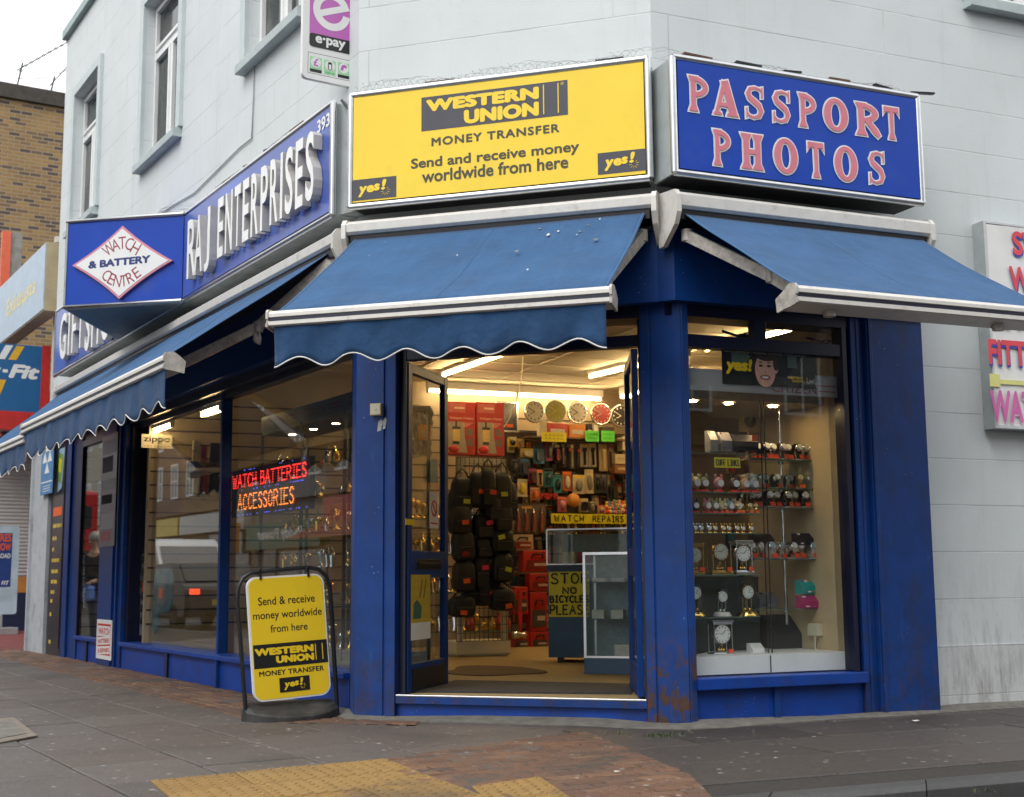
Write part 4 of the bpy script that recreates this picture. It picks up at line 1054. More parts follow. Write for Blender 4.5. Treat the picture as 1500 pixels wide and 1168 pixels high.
# netting and its fixings on top of the signs, cable on the wall -------------------
def netting(F, ua, ub, n0, z0, zh, sd):
    rr = random.Random(sd); b = MB(); nx = int((ub-ua)/.055)
    zf = [zh*(.35+.65*abs(math.sin(1.1*i/nx*6+sd))*rr.uniform(.6,1)) for i in range(nx+1)]
    for s in (-1, 1):
        for i in range(nx):
            u = ua+(ub-ua)*i/nx; pts = []
            for k in range(6):
                q = k/5; pts.append((u+s*(.10*q+.018*math.sin(k*PI)), -(n0-(n0-.03)*q*q+rr.uniform(-.008,.008)), z0+min(zf[i],zh)*(q**.7)+rr.uniform(-.006,.006)))
            b.tube(pts, .0011, 0, 3, cap=False)
    return b
NETM = pm('galvanised_netting', (.20,.20,.19), .6, .4)
part('bird_netting', netting(FC, .02, 2.18, .22, 4.63, .16, 1), NETM, BLD, MC)
part('bird_netting', netting(FR, -.15, 1.85, .27, 4.565, .13, 2), NETM, BLD, MR)
part('bird_netting', netting(FL, -3.4, -.4, .25, 4.62, .15, 3), NETM, BLD, ML)
part('bird_netting', netting(FL, -5.5, -3.6, .5, 4.62, .10, 4), NETM, BLD, ML)
for F, n, z, us, Mx in ((FR, NP, 4.585, (-.1,.32,.72,1.12,1.52,1.86), MR), (FC, NY, 4.642, (.55,1.85), MC), (FL, NL, 4.64, (-2.6,-2.05,-1.55,-.95), ML)):
    for i, u in enumerate(us):
        b = MB(); L = random.uniform(.14,.24); b.obox((u+L/2, -(n-.05), z+random.uniform(0,.015)), L, .035, .014, (random.uniform(-.1,.1), random.uniform(-.10,.10), random.uniform(-.1,.1)))
        part('netting_clip', b, RUST if i % 3 == 0 else DARKMETAL, BLD, Mx)
pts = [FL.px(x, y, .06) for x, y in ((372.5,82),(371.5,140),(369,203),(352,216),(330,238),(300,268),(285,283),(255,300),(232,316))]
b = MB(); b.tube([(u,-.062,z) for u, z in pts], .007, 0, 6); part('cable', b, GALV, BLD, ML)
# ------------------------------------------------------------------ awnings
def awning(name, label, F, u0, u1, cz0, cz1, cn, bu0, bu1, bn, bz, bh, valance, arms, seams, seed, casing=True, fu=(0,0), wave=.37, under=.12):
    rr = random.Random(seed)
    o = thing(name, label, 'awning', F.mat(0,0,0), 'blue canvas awnings over the shop')
    if casing:
        c = MB(); h = cz1-cz0
        c.prism([(-.05,cz0),( -cn+.02,cz0),(-cn,cz0+.02),(-cn-.004,cz1-.025),(-cn+.03,cz1),(-.05,cz1+.03)], u0, u1, axis='x'); part('casing', c, AWNW, o, bevel=.003)
        d = MB(); d.box(u0+.02, u1-.02, -cn+.03, -.06, cz0-.07, cz0-.002); part('roller', d, DARKMETAL, o)
        for a in (u0, u1):
            s = -1 if a == u0 else 1
            e = MB(); e.prism([(-.06,cz1+.035),(-cn+.02,cz1+.012),(-cn-.012,cz1-.03),(-cn-.012,cz0-.03),(-cn+.03,cz0-.11),(-.12,cz0-.23),(-.06,cz0-.23)], min(a, a+s*.035), max(a, a+s*.035), axis='x')
            for k in range(4): e.lathe([(.008,0),(.008,.006)], (a+s*.035*(1 if s > 0 else 1), -.12-.03*(k%2), cz0-.12+.06*k), 8, axis='x')
            part('end_bracket', e, AWNW, o, bevel=.004)
    fa, fb = u0+.05+fu[0], u1-.05+fu[1]; ba, bb = bu0+.03, bu1-.03
    y0, z0 = -cn+.03, cz0-.035; y1, z1 = -bn+.02, bz+bh/2
    def fab(a, b):
        u = (fa+(fb-fa)*a)*(1-b)+(ba+(bb-ba)*a)*b
        sag = .035*math.sin(PI*b)*(1-.4*abs(2*a-1)) + .009*math.sin(3.2*a*PI+seed)*math.sin(PI*b) + .005*math.sin(a*31-b*6)*b*b + .006*math.sin(a*17+seed)*b + .004*math.sin(b*9+a*5)
        return (u, y0+(y1-y0)*b, z0+(z1-z0)*b-sag)
    f = MB(); f.grid(fab, 40, 16); 
    part('canvas', f, CLOTH, o, solid=.003)
    SEAM = bpy.data.materials.get('faded_canvas_seam') or pm('faded_canvas_seam', (.085,.18,.34), .9)
    for q in list(seams)+[.006,.994]:
        s = MB(); e_ = q in seams
        s.tube([tuple(Vector(fab(q, j/12))+Vector((0,-.002 if e_ else -.001,.0025))) for j in range(13)], .0018 if e_ else .004, 0, 4); part('seam', s, SEAM, o)
    b = MB()
    prof = [(y1+.06,z1-.01),(y1+.02,z1+.016),(-bn,z1+.008),(-bn-.014,z1-.012),(-bn-.014,z1-.034),(-bn-.002,z1-.037),(-bn-.002,z1-.060),(-bn-.014,z1-.063),(-bn-.014,z1-.088),(-bn,z1-bh),(-bn+under,z1-bh-.02),(-bn+under+.01,z1-.03)]
    b.prism(prof, bu0, bu1, axis='x'); fr = part('front_bar', b, AWNW, o)
    st = MB(); st.box(bu0, bu1, -bn-.006, -bn-.003, z1-.059, z1-.038); part('bar_stripe', st, NAVY, fr)
    for a, s_ in ((bu0,-1), (bu1,1)):
        e = MB(); pr = [(p[0]*1.0+(-.008 if p[0] < -bn+.01 else .012), p[1]+(.01 if p[1] > z1-.03 else -.012)) for p in prof]
        e.prism(pr, min(a, a+s_*.016), max(a, a+s_*.016), axis='x'); part('bar_end_cap', e, AWNG, fr)
    if valance:
        vt, vb = z1-.092, valance
        nwv = round((bb-ba)/wave)
        def edge(a): 
            x = a*nwv; return vb-.004+.033*(1-math.cos(2*PI*x))+.006*math.sin(x*2.3+seed)
        def val(a, b_):
            u = ba+(bb-ba)*a; z = vt+(edge(a)-vt)*b_
            rip = (.010*math.sin(a*nwv*2*PI*.9+seed)+.007*math.sin(a*41+b_*3)+.005*math.sin(a*97+2*b_))*(.3+.7*b_)
            return (u, -bn+.012+rip+.012*b_, z)
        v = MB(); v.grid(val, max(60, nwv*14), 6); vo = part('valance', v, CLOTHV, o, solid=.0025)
        t = MB(); n = nwv*14; t.tube([tuple(Vector(val(i/n, 1.0))) for i in range(n+1)], .0055, 0, 5); part('piping', t, PIPING, vo)
    for A in arms:
        m = MB(); pts = [Vector(q) for q in A]
        for p, q in zip(pts, pts[1:]):
            d = (q-p); L = d.length; rot = d.to_track_quat('X', 'Z').to_euler(); m.obox((p+q)/2, L, .045, .075, rot)
        for q in pts: m.lathe([(.038,-.04),(.038,.04)], tuple(q), 12)
        part('arm', m, AWNG, o)
    return o
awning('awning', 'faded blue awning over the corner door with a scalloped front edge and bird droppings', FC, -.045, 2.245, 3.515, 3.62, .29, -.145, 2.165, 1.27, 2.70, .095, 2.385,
       [[(2.16,-.2,3.34),(2.02,-.72,2.93),(1.9,-1.18,2.62)], [(.05,-.2,3.34),(.2,-.72,2.93),(.3,-1.18,2.62)]], (.5,), 3)
awning('awning', 'blue awning over the right shop window, tilted flat with a plain metal front bar', FR, -.175, 1.945, 3.475, 3.595, .31, -.105, 1.97, 1.5, 2.635, .095, None,
       [[(-.08,-.22,3.31),(.10,-.95,2.88),(.2,-1.40,2.58)], [(1.8,-.22,3.31),(1.6,-.95,2.88),(1.5,-1.40,2.58)]], (.5,), 5, under=.17)
el = (-1.55, 1.0, 2.80)
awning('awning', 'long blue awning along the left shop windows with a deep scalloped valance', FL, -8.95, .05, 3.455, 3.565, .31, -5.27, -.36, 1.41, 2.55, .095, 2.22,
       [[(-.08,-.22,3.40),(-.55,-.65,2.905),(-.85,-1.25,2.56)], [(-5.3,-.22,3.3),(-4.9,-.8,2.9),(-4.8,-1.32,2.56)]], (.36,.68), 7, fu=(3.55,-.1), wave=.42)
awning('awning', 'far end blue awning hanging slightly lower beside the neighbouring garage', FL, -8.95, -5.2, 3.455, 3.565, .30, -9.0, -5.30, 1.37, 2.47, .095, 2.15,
       [[(-8.6,-.22,3.3),(-8.4,-.8,2.85),(-8.3,-1.3,2.48)]], (.5,), 9, casing=False, fu=(0,-.02), wave=.42)
# ------------------------------------------------------------------ swing sign on the pavement
_a, _b = gz(358,1058), gz(492,1049)
FA = Frame(_a.xy, _b.xy-_a.xy)
AB = thing('swing_sign', 'yellow money transfer swing sign in a black hoop frame standing on the pavement', 'pavement sign', FA.mat())
def ap(x, y): q = FA.px(x, y, 0); return (q[0], 0, q[1])
b = MB(); b.tube([ap(*p) for p in ((361,1052),(356,990),(351,920),(347.5,880),(349,862),(356,847),(368,839),(410,835),(452,831),(467,834),(478,844),(483,862),(487,920),(491,990),(494,1044))], .0165, 0, 8); part('hoop_frame', b, BLACK, AB)
cTL, cTR, cBR, cBL = [Vector(ap(*p)) for p in ((358,848),(471,838.5),(482.5,1018),(370,1028))]
ctr = (cTL+cTR+cBR+cBL)/4; wv = ((cTR-cTL)+(cBR-cBL))/2; hv = ((cTL-cBL)+(cTR-cBR))/2
PW, PH = wv.length, hv.length
tilt = math.atan2(wv.z, wv.x); lean = math.atan2(-hv.x, hv.z)
AM = Matrix.Translation(ctr+Vector((0,-.02,0))) @ Matrix.Rotation(-tilt, 4, 'Y') @ Matrix(((1,0,math.tan(tilt-lean)*1.0,0),(0,1,0,0),(0,0,1,0),(0,0,0,1)))
def apart(name, mb, mat, **k): mb.xf(AM); return part(name, mb, mat, AB, **k)
r_ = PW*.13
b = MB(); b.prism(rrect(-PW/2,PW/2,-PH/2,PH/2,r_,8), -.012, .012, axis='y'); apart('board', b, WHITE)
b = MB(); e = .012; b.prism(rrect(-PW/2+e,PW/2-e,-PH/2+e,PH/2-e,r_-e,8), -.0135, -.0122, axis='y'); apart('yellow_face', b, YELLOW)
def fr(a, c): return (-PW/2+PW*a, PH/2-PH*c)
b = MB(); x0, z1 = fr(.03,.545); x1, z0 = fr(.985,.735); b.box(x0, x1, -.0150, -.0137, z0, z1); apart('black_band', b, INK)
t = MB()
def at_(s, a0, a1, c0, c1, y=-.0152, **k): text(t, s, fr(a0,0)[0], fr(a1,0)[0], fr(0,c1)[1], fr(0,c0)[1], y=y, **k)
at_('Send & receive', .13, .865, .165, .232, y=-.0140, bold=.012); at_('money worldwide', .055, .945, .280, .362, y=-.0140, bold=.012); at_('from here', .265, .745, .393, .455, y=-.0140, bold=.012)
at_('MONEY TRANSFER', .085, .925, .757, .800, y=-.0140, bold=.032, space=1.05); apart('lettering', t, INK)
t = MB(); at_('WESTERN', .045, .805, .575, .635, y=-.0155, bold=.075, space=1.05); at_('UNION', .31, .805, .645, .705, y=-.0155, bold=.075, space=1.05)
for a in (.825, .915):
    x, _ = fr(a, 0); t.box(x, x+.006, -.0156, -.0151, fr(0,.705)[1], fr(0,.575)[1])
apart('logo_lettering', t, YELLOW)
x0, z1 = fr(.335,.825); x1, z0 = fr(.725,.942)
s0 = len(bpy.data.objects)
o = yes_logo('yes_panel', AB, x0, x1, z0, z1, -.0137, INK, YELLOW)
for ob in [o]+list(o.children): ob.data.transform(AM)
for a in (.18, .80):
    b = MB(); x, z = fr(a, 0); b.box(x-.008, x+.008, -.02, .02, z-.02, z+.045); b.tube([(x,-.02,z+.04),(x,.03,z+.04)], .012, 0, 8); apart('hanging_clip', b, BLACK)
b = MB(); wb = (_b-_a).length; n = 14
prof = [(-.005+(wb+.01)*i/n, -.04-.17*math.sin(PI*i/n)**.8) for i in range(n+1)]
outl = prof+[(wb+.005,.05),(wb-.03,.12),(wb*.5,.16),(.03,.12),(-.005,.05)]
ins = [(wb/2+(x-wb/2)*.93, y*.62+.0) for x, y in outl]
m_ = len(outl); vs = [(x,y,0) for x,y in outl]+[(x,y,.035+.05*max(0,min(1,(y+.2)/.25))) for x,y in outl]+[(x,y,.05+.075*max(0,min(1,(y+.14)/.18))) for x,y in ins]
b.add(vs, [(i,(i+1)%m_,m_+(i+1)%m_,m_+i) for i in range(m_)]+[(m_+i,m_+(i+1)%m_,2*m_+(i+1)%m_,2*m_+i) for i in range(m_)]+[(2*m_+i,2*m_+i+1,3*m_-2-i,3*m_-1-i) for i in range(0)]+[tuple(range(2*m_,3*m_))], 0)
part('weighted_base', b, RUBBER, AB, bevel=.006)
# ------------------------------------------------------------------ small things fixed to the shopfront
o = thing('junction_box', 'small tan junction box screwed to the blue post left of the door', 'box', FC.mat(.105,.02,2.235))
b = MB(); b.box(-.045,.045,-.05,0,-.045,.045); part('body', b, TAN, o, bevel=.004); b = MB(); b.box(-.038,.038,-.054,-.05,-.038,.038); b.lathe([(.008,0),(.008,.004)], (0,-.054,0), 10, axis='y'); part('cover', b, CREAM, o)
b = MB()
for x, z, w_, h in ((.02,-.10,.022,.03),(.055,-.09,.014,.035),(.012,-.14,.018,.02),(.05,-.13,.012,.016)): b.add([(x-w_,-.0015,z-h),(x+w_*.6,-.0015,z-h*.7),(x+w_,-.0015,z+h*.4),(x+w_*.3,-.0015,z+h),(x-w_*.8,-.0015,z+h*.5)], [(0,1,2,3,4)])
part('torn_paint_patch', b, pm('bare_white_primer', (.5,.5,.48), .7), BLD, FC.mat(.105,.02,2.235))
def flat_sign(name, label, cat, F, n, tl, br, mat, depth=.006, group=None):
    a = F.px(*tl, n); b_ = F.px(*br, n); o = thing(name, label, cat, F.mat(a[0], n, b_[1]), group)
    W_, H__ = b_[0]-a[0], a[1]-b_[1]; b = MB(); b.box(0, W_, -depth, 0, 0, H__); part('panel', b, mat, o); return o, W_, H__, -depth
o, W_, H__, y = flat_sign('watch_repair_notice', 'small red and white watch battery notice low on the left pilaster', 'notice', FL, .032, (143,907), (163,968), WHITE)
b = MB(); m_ = W_*.07; b.box(m_, W_-m_, y-.001, y, m_, H__-m_); 
part('red_field', b, RED, o); t = MB()
for s_, z0, z1, sk in (('WATCH', .62, .82, .0), ('BATTERIES', .38, .52, .06), ('& REPAIRS', .14, .28, .06)):
    q = MB(); q.add([(m_*1.2,y-.0013,H__*(z0-.04)),(W_-m_*1.2,y-.0013,H__*(z0-.04+sk)),(W_-m_*1.2,y-.0013,H__*(z1+.02+sk)),(m_*1.2,y-.0013,H__*(z1+.02))], [(0,1,2,3)]); part('white_strip', q, WHITE, o)
    text(t, s_, W_*.14, W_*.86, H__*z0, H__*(z1-.03), y=y-.002, bold=.03, skew=H__*sk)
part('lettering', t, RED, o)
o, W_, H__, y = flat_sign('mot_sign', 'blue vehicle testing sign with three white triangles on the grey pier', 'sign', FL, .105, (63,638), (77,722), pm('mot_blue', (.03,.19,.42), .4))
t = MB()
for cx, cz in ((.5,.78),(.3,.60),(.7,.60),(.5,.42)):
    t.add([(W_*(cx-.2),y-.001,H__*(cz-.08)),(W_*(cx+.2),y-.001,H__*(cz-.08)),(W_*cx,y-.001,H__*(cz+.10))], [(0,1,2)])
t.box(W_*.05,W_*.95,y-.001,y,H__*.19,H__*.21)
for k in range(3): t.box(W_*.2,W_*.8,y-.001,y,H__*(.05+.04*k),H__*(.06+.04*k))
part('emblem', t, WHITE, o)
# narrow price board beside the left-most window: picture above, yellow rows below
o = thing('price_board', 'narrow black price board with a picture and yellow rows at the far left', 'board', FL.mat(-10.1,.025,.1))
b = MB(); b.box(0,.7,-.004,0,0,2.75); part('panel', b, pm('board_black', (.018,.02,.026), .3), o)
t = MB(); rr = random.Random(4)
for z, n_ in ((.05,1),(.42,1),(.60,1),(.72,2),(.86,2),(1.0,2),(1.15,3),(1.30,1),(1.45,2),(1.62,3)):
    x = .14
    for k in range(n_): w_ = rr.uniform(.08,.2); t.box(x, min(.64,x+w_), -.0052, -.004, z, z+.05); x += w_+.03
part('yellow_rows', t, pm('yellow_print', (.62,.46,.04), .4), o)
t = MB(); t.box(.12,.62,-.0052,-.004,1.78,1.90); part('orange_row', t, ORANGE, o)
for i, (c, pts) in enumerate(((LBLUE, ((.1,2.05),(.55,2.15),(.66,2.7),(.1,2.7))), (pm('leaf_green_print', (.22,.34,.10), .4), ((.2,2.3),(.5,2.2),(.6,2.6),(.3,2.66))), (NEONY, ((.3,2.4),(.48,2.36),(.5,2.55),(.33,2.58))), (WHITE, ((.12,2.1),(.3,2.12),(.26,2.3),(.12,2.28))))):
    t = MB(); t.add([(a,-.0045-.0004*i,c_) for a, c_ in pts], [(0,1,2,3)]); part('picture', t, c, o)
# stickers on the pilaster beside the narrow window
o, W_, H__, y = flat_sign('sticker_strip', 'dark strip of faded stickers on the pilaster above the red notice', 'stickers', FL, .032, (151,640), (168,800), pm('sticker_film', (.05,.06,.10), .3))
for i, (z0, z1, c) in enumerate(((.05,.14,DRED),(.16,.30,GREYBAND),(.38,.46,COAT),(.50,.60,GREYBAND),(.66,.80,BAG),(.82,.95,GREYBAND))):
    t = MB(); t.box(W_*.08, W_*(.75+.2*(i%2)), y-.001, y, H__*z0, H__*z1); part('sticker', t, c, o)
# ------------------------------------------------------------------ poster board on the grey wall
NB = .02
a = FR.px(1440,330,NB); u0 = a[0]; z1 = FR.px(1436,323,NB)[1]; z0 = FR.px(1443,627,NB)[1]; WB = 1.25
o = thing('wall_poster_board', 'shallow grey framed poster board with pink and red lettering on the grey wall', 'poster board', FR.mat(u0,NB,z0))
HB = z1-z0; f = .022
b = MB(); b.box(0,WB,.0,.115,0,HB); part('case', b, GALV, o)
b = MB(); b.box(0,f,-.012,0,0,HB); b.box(WB-f,WB,-.012,0,0,HB); b.box(f,WB-f,-.012,0,0,f*1.3); b.box(f,WB-f,-.012,0,HB-f,HB); part('frame', b, pm('pale_frame', (.55,.58,.58), .5), o, bevel=.003)
def crumple(a, c): return (f+(WB-2*f)*a, -.004-.004*abs(math.sin(a*23+c*7))*(.4+c) - .01*max(0,(c-.9))*10*abs(math.sin(a*5)), f*1.3+(HB-2.5*f)*c)
b = MB(); b.grid(crumple, 50, 50); part('banner', b, WHITE, o)
def wline(s, xl, yt, yb, wid, mt, shadow=None, k=0):
    q0 = FR.px(xl, yt, NB); q1 = FR.px(xl, yb, NB); x = q0[0]-u0; 
    if shadow:
        t = MB(); text(t, s, x+.003, x+wid+.003, q1[1]-z0-.016, q0[1]-z0-.012, y=-.0185, bold=.05); part('lettering_shadow', t, shadow, o)
    t = MB(); text(t, s, x, x+wid, q1[1]-z0, q0[1]-z0, y=-.0205, bold=.035); part('lettering', t, mt, o)
DEEPB = pm('deep_blue_print', (.03,.06,.42), .5); REDP = pm('red_print', (.72,.06,.09), .5); PINKP = pm('magenta_print', (.66,.14,.42), .5); PALEP = pm('pale_pink_print', (.75,.5,.62), .5)
wline('SWISS', 1479, 339, 374, .62, REDP, DEEPB); wline('WATCH', 1475, 390, 427, .70, REDP, DEEPB); wline('BATTERY', 1454, 444, 479, .86, REDP, DEEPB)
wline('FITTED', 1444, 497, 534, .62, REDP, DEEPB); wline('WATCHES', 1447, 571, 618, .86, PINKP, PALEP)
q = FR.px(1447,548,NB); b = MB(); b.box(q[0]-u0, q[0]-u0+.10, -.02, -.014, q[1]-z0-.10, q[1]-z0); part('yellow_note', b, pm('yellow_paper', (.72,.70,.25), .7), o)
b = MB(); b.box(q[0]-u0+.10, WB-.06, -.0175, -.014, q[1]-z0-.075, q[1]-z0-.04); part('yellow_rule', b, bpy.data.materials['yellow_paper'], o)
# ------------------------------------------------------------------ litter, weeds, cover
PAPER = pm('litter_paper', (.62,.61,.58), .8)
rr = random.Random(8)
for i, (x, y, lab) in enumerate(((590,1051,'white scrap of litter at the left end of the door step'),(1342,1058,'white scrap of litter on the slabs below the grey wall'),(903,1134,'white scrap of litter on the red paving'),(98,957,'crumpled white paper at the foot of the grey pier'),(335,1010,'pale leaf litter beside the left stall riser'),(812,1056,'white scrap of litter below the door step'))):
    P = gz(x, y); b = MB(); s = rr.uniform(.014,.03)*(1.6 if i == 3 else 1)
    b.add([(s*math.cos(k*1.05)*rr.uniform(.6,1.2), s*math.sin(k*1.05)*rr.uniform(.5,1), .006+rr.uniform(0,.012)) for k in range(6)], [(0,1,2),(0,2,3),(0,3,4),(0,4,5)])
    solo('litter', b, PAPER, lab, 'litter', Matrix.Translation(P), 'scraps of litter on the pavement', solid=.002)
GRASS = pm('weed_leaf', (.06,.10,.025), .7, var=.4)
b = MB()
for x0, y0, n_ in ((962,1079,70),(1000,1077,30),(905,1075,26),(1445,1160,16)):
    for k in range(n_):
        P = gz(x0+rr.uniform(-22,22), y0+rr.uniform(-3,3)); a = rr.uniform(0,6.3); L = rr.uniform(.012,.04); d = Vector((math.cos(a), math.sin(a), 0)); s = Vector((-d.y, d.x, 0))*.003
        b.add([P-s, P+s, P+d*L*.7+Vector((0,0,L*.9))], [(0,1,2)])
o = part('weeds', b, GRASS, None); o['kind'] = 'stuff'
P = [gz(*p) for p in ((-60,1062),(20,1053),(55,1080),(-30,1096))]; b = MB(); b.add([(p.x,p.y,.003) for p in P]+[(p.x,p.y,.012) for p in P], [(0,1,5,4),(1,2,6,5),(2,3,7,6),(3,0,4,7),(4,5,6,7)])
C_ = sum(P, Vector())/4; o = solo('inspection_cover', b, pm('tan_concrete_frame', (.19,.16,.13), .9, var=.2, scale=20), 'square inspection cover with a tan frame set in the slabs', 'cover')
b = MB(); b.add([(C_.x+(p.x-C_.x)*.74, C_.y+(p.y-C_.y)*.74, .0155) for p in P], [(0,1,2,3)]); part('infill', b, PATCHM, o)
# ------------------------------------------------------------------ neighbours to the left: tyre garage, brick house, aerials
def FGat(u): return Frame(FL.xy(u,0), -FL.n)
STOCK = brickm('london_stock_brick', [(.36,.22,.075),(.24,.135,.06),(.09,.06,.055),(.10,.062,.035)], (.30,.25,.17), bw=.24, rh=.085)
F20 = FGat(-20.2); zt = F20.px(50,129)[1]
o = thing('brick_house', 'tall yellow brown stock brick house flank beyond the garage', 'house', F20.mat())
b = MB(); b.box(-.2,6,0,12,-.1,zt-.35); part('wall', b, STOCK, o)
b = MB(); b.box(-.3,6.1,-.1,12.1,zt-.35,zt-.12); b.box(-.25,6.05,-.04,12,zt-.12,zt); part('parapet', b, pm('sooty_brick_coping', (.06,.05,.042), .9, var=.3), o)
b = MB(); b.box(-.2,6,.3,12,zt,zt+.02); part('roof', b, COAT, o)
def aerial(label, tip, foot, F, tilt, n_el):
    a = F.px(*foot); t = F.px(*tip); o = thing('roof_aerial', label, 'aerial', F.mat(a[0],-.2,a[1]-.15), 'aerials on the brick roof')
    H_ = t[1]-a[1]+.15; dx = t[0]-a[0]
    b = MB(); b.tube([(0,0,0),(dx,0,H_)], .018, 0, 6); part('mast', b, DARKMETAL, o)
    L = 1.7 if n_el > 5 else .7; d = Vector((math.cos(tilt), -.2, math.sin(tilt))).normalized(); b = MB(); P0 = Vector((dx,0,H_-.1))
    b.tube([P0-d*.15, P0+d*L], .012, 0, 5); q = d.cross(Vector((0,1,.3))).normalized(); q = Vector((0,1,0)) if n_el > 5 else q
    for k in range(n_el):
        c = P0+d*(L*k/n_el); e = Vector((.35,-.35,.5)).normalized()*(.26-.012*k); b.tube([c-e, c+e], .007, 0, 4)
    part('antenna', b, DARKMETAL, o)
aerial('tall aerial with a long slanting antenna on the brick roof', (36,88), (27,118), F20, R(38), 11)
aerial('short aerial with a small antenna on the brick roof', (83,108), (77,126), F20, R(55), 4)
b = MB(); p0 = F20.px(25,115,-.2); p1 = F20.px(108,98,-.2); b.tube([(p0[0]+(p1[0]-p0[0])*i/8,.2,p0[1]+(p1[1]-p0[1])*i/8-.12*math.sin(PI*i/8)) for i in range(9)], .008, 0, 4)
solo('overhead_wire', b, DARKMETAL, 'thin wire slung between the aerial and the grey building', 'wire', F20.mat())
# garage
F19 = FGat(-19); GA = thing('tyre_garage', 'tyre garage with a white roller shutter and navy dado beyond the shop', 'garage', F19.mat())
z_a = F19.px(36,845)[1]; z_b = F19.px(36,868)[1]
SHUT = pm('white_shutter', (.50,.47,.45), .5, var=.04)
b = MB()
for k in range(46):
    z = z_a+.0+k*.075
    if z < 3.6: b.prism([(0,z),(-.016,z+.03),(-.016,z+.05),(0,z+.075)], -.25, 3.0, axis='x')
b.box(-.25,3,0.001,.2,z_a,3.7); part('roller_shutter', b, SHUT, GA)
b = MB(); b.box(-.25,3,-.01,.2,z_b,z_a); part('orange_stripe', b, pm('orange_wall_paint', (.55,.22,.04), .5), GA)
b = MB(); b.box(-.25,3,-.012,.2,-.1,z_b); part('navy_dado', b, pm('navy_wall_paint', (.01,.018,.06), .5), GA)
b = MB(); b.box(-1.2,-.25,.6,.8,-.1,3.7); part('dark_doorway', b, pm('doorway_gloom', (.05,.05,.055), .8), GA)  # solid dark box, its colour stands in for the darkness of the opening
b = MB(); b.box(.3,3,-6.3,.6,3.65,4.0); part('canopy_roof', b, COAT, GA)
b = MB(); b.box(-.4,-.25,-.15,.2,-.1,3.65); part('door_jamb', b, DARKMETAL, GA)
b = MB(); b.box(-.6,3,-7.4,.6,-.05,.008); part('red_floor', b, pm('red_floor_paint', (.16,.035,.03), .6, var=.3), GA)
F12 = FGat(-11.6)
GW = thing('garage_sign', 'blue garage sign reading Kwik-Fit with yellow and white slanting bars', 'sign', F12.mat())
q0, q1 = F12.px(62,508), F12.px(62,605); X0, X1, Z0, Z1 = -1.75, q0[0], q1[1], q0[1]
b = MB(); b.box(X0, X1, 0, .22, Z0, Z1); part('panel', b, pm('garage_blue', (.012,.115,.30), .35, var=.06), GW)
b = MB(); b.box(X1, F12.px(75,505)[0], .0, .3, Z0-.1, Z1+.02); part('red_end', b, RED, GW)
b = MB(); b.box(X0, F12.px(40,630)[0], -.03, .25, Z0-.28, Z0-.06); b.box(X0, X1, .0, .22, Z0-.06, Z0); part('red_fascia', b, RED, GW)
t = MB(); A = F12.px(13,533); B_ = F12.px(57.5,557); k_ = B_[0]-A[0]
text(t, 'Fit', A[0], B_[0], B_[1], A[1], y=-.004, bold=.05, shear=.25); text(t, '-', A[0]-.085, A[0]-.01, (A[1]+B_[1])/2-.03, (A[1]+B_[1])/2+.02, y=-.004, bold=.03)
text(t, 'Kwik', A[0]-.12-k_*1.7, A[0]-.10, B_[1], A[1], y=-.004, bold=.05, shear=.25); part('lettering', t, WHITE, GW)
def slant(mb, x0, x1, z0, z1, dx): mb.add([(x0,-.003,z0),(x1,-.003,z0),(x1+dx,-.003,z1),(x0+dx,-.003,z1)], [(0,1,2,3)])
m1 = F12.px(0,526)[1]
YB = pm('garage_yellow', (.75,.42,.02), .4)
t = MB(); slant(t, F12.px(12,527)[0], F12.px(24,527)[0], m1, Z1-.02, .11); part('yellow_bar', t, YB, GW)
t = MB(); slant(t, F12.px(-4,527)[0], F12.px(7,527)[0], m1, Z1-.02, .11); part('white_bar', t, WHITE, GW)
m2 = F12.px(0,575)[1]; t = MB(); slant(t, F12.px(-14,575)[0], F12.px(-3,575)[0], m2-.12, F12.px(0,556)[1], .11); part('yellow_bar', t, YB, GW)
EX = thing('exhausts_sign', 'pale blue box sign with yellow Exhausts lettering and a tan end', 'sign', FL.mat())
nE = .10; a = FL.px(70.6,352,nE); c = FL.px(64,455,nE)
U1, ZT, ZB = a[0]-.08, a[1], c[1]
b = MB(); b.box(-14.6, U1, -nE, .12, ZB, ZT); part('case', b, pm('tan_sign_case', (.50,.42,.26), .5), EX)
b = MB(); b.box(-14.58, U1-.02, -nE-.012, -nE, ZB+.02, ZT-.02); part('sign_face', b, pm('pale_blue_acrylic', (.33,.44,.56), .35), EX)
t = MB(); text_px(t, FL, nE+.012, 'Exhausts', (10.5,441), (52,429), y=-nE-.014, bold=.02); part('lettering', t, pm('pale_yellow_vinyl', (.72,.60,.25), .4), EX)
F13 = FGat(-16.0)
o = thing('orange_post', 'orange red post with a grey timber board behind it above the garage sign', 'post', F13.mat())
p, q = F13.px(4,338), F13.px(17,338); b = MB(); b.box(p[0],q[0],.0,.12,3.6,p[1]); part('post', b, pm('orange_red_paint', (.72,.13,.06), .5), o)
r2 = F13.px(34,341); b = MB(); b.box(q[0]+.01,r2[0],.04,.1,3.6,r2[1]); part('timber_board', b, WOOD, o)
b = MB(); p = FL.px(86,358,-.2); p2 = FL.px(97,358,-.2)
b.box(p[0]-.45, -10.22, .26, .45, 3.4, p[1]+.1); o = solo('plaster_return', b, pm('stained_plaster', (.42,.40,.38), .8, var=.2, scale=5), 'stained pale plaster return wall between the two shops', 'wall', FL.mat())
b = MB(); b.tube([(p[0]+.15,.18,3.5),(p[0]+.15,.18,p[1])], .05, 0, 10); b.lathe([(.08,0),(.08,.09)], (p[0]+.15,.18,p[1]-.02), 10); part('drainpipe', b, pm('old_white_pipe', (.52,.5,.47), .6), o)
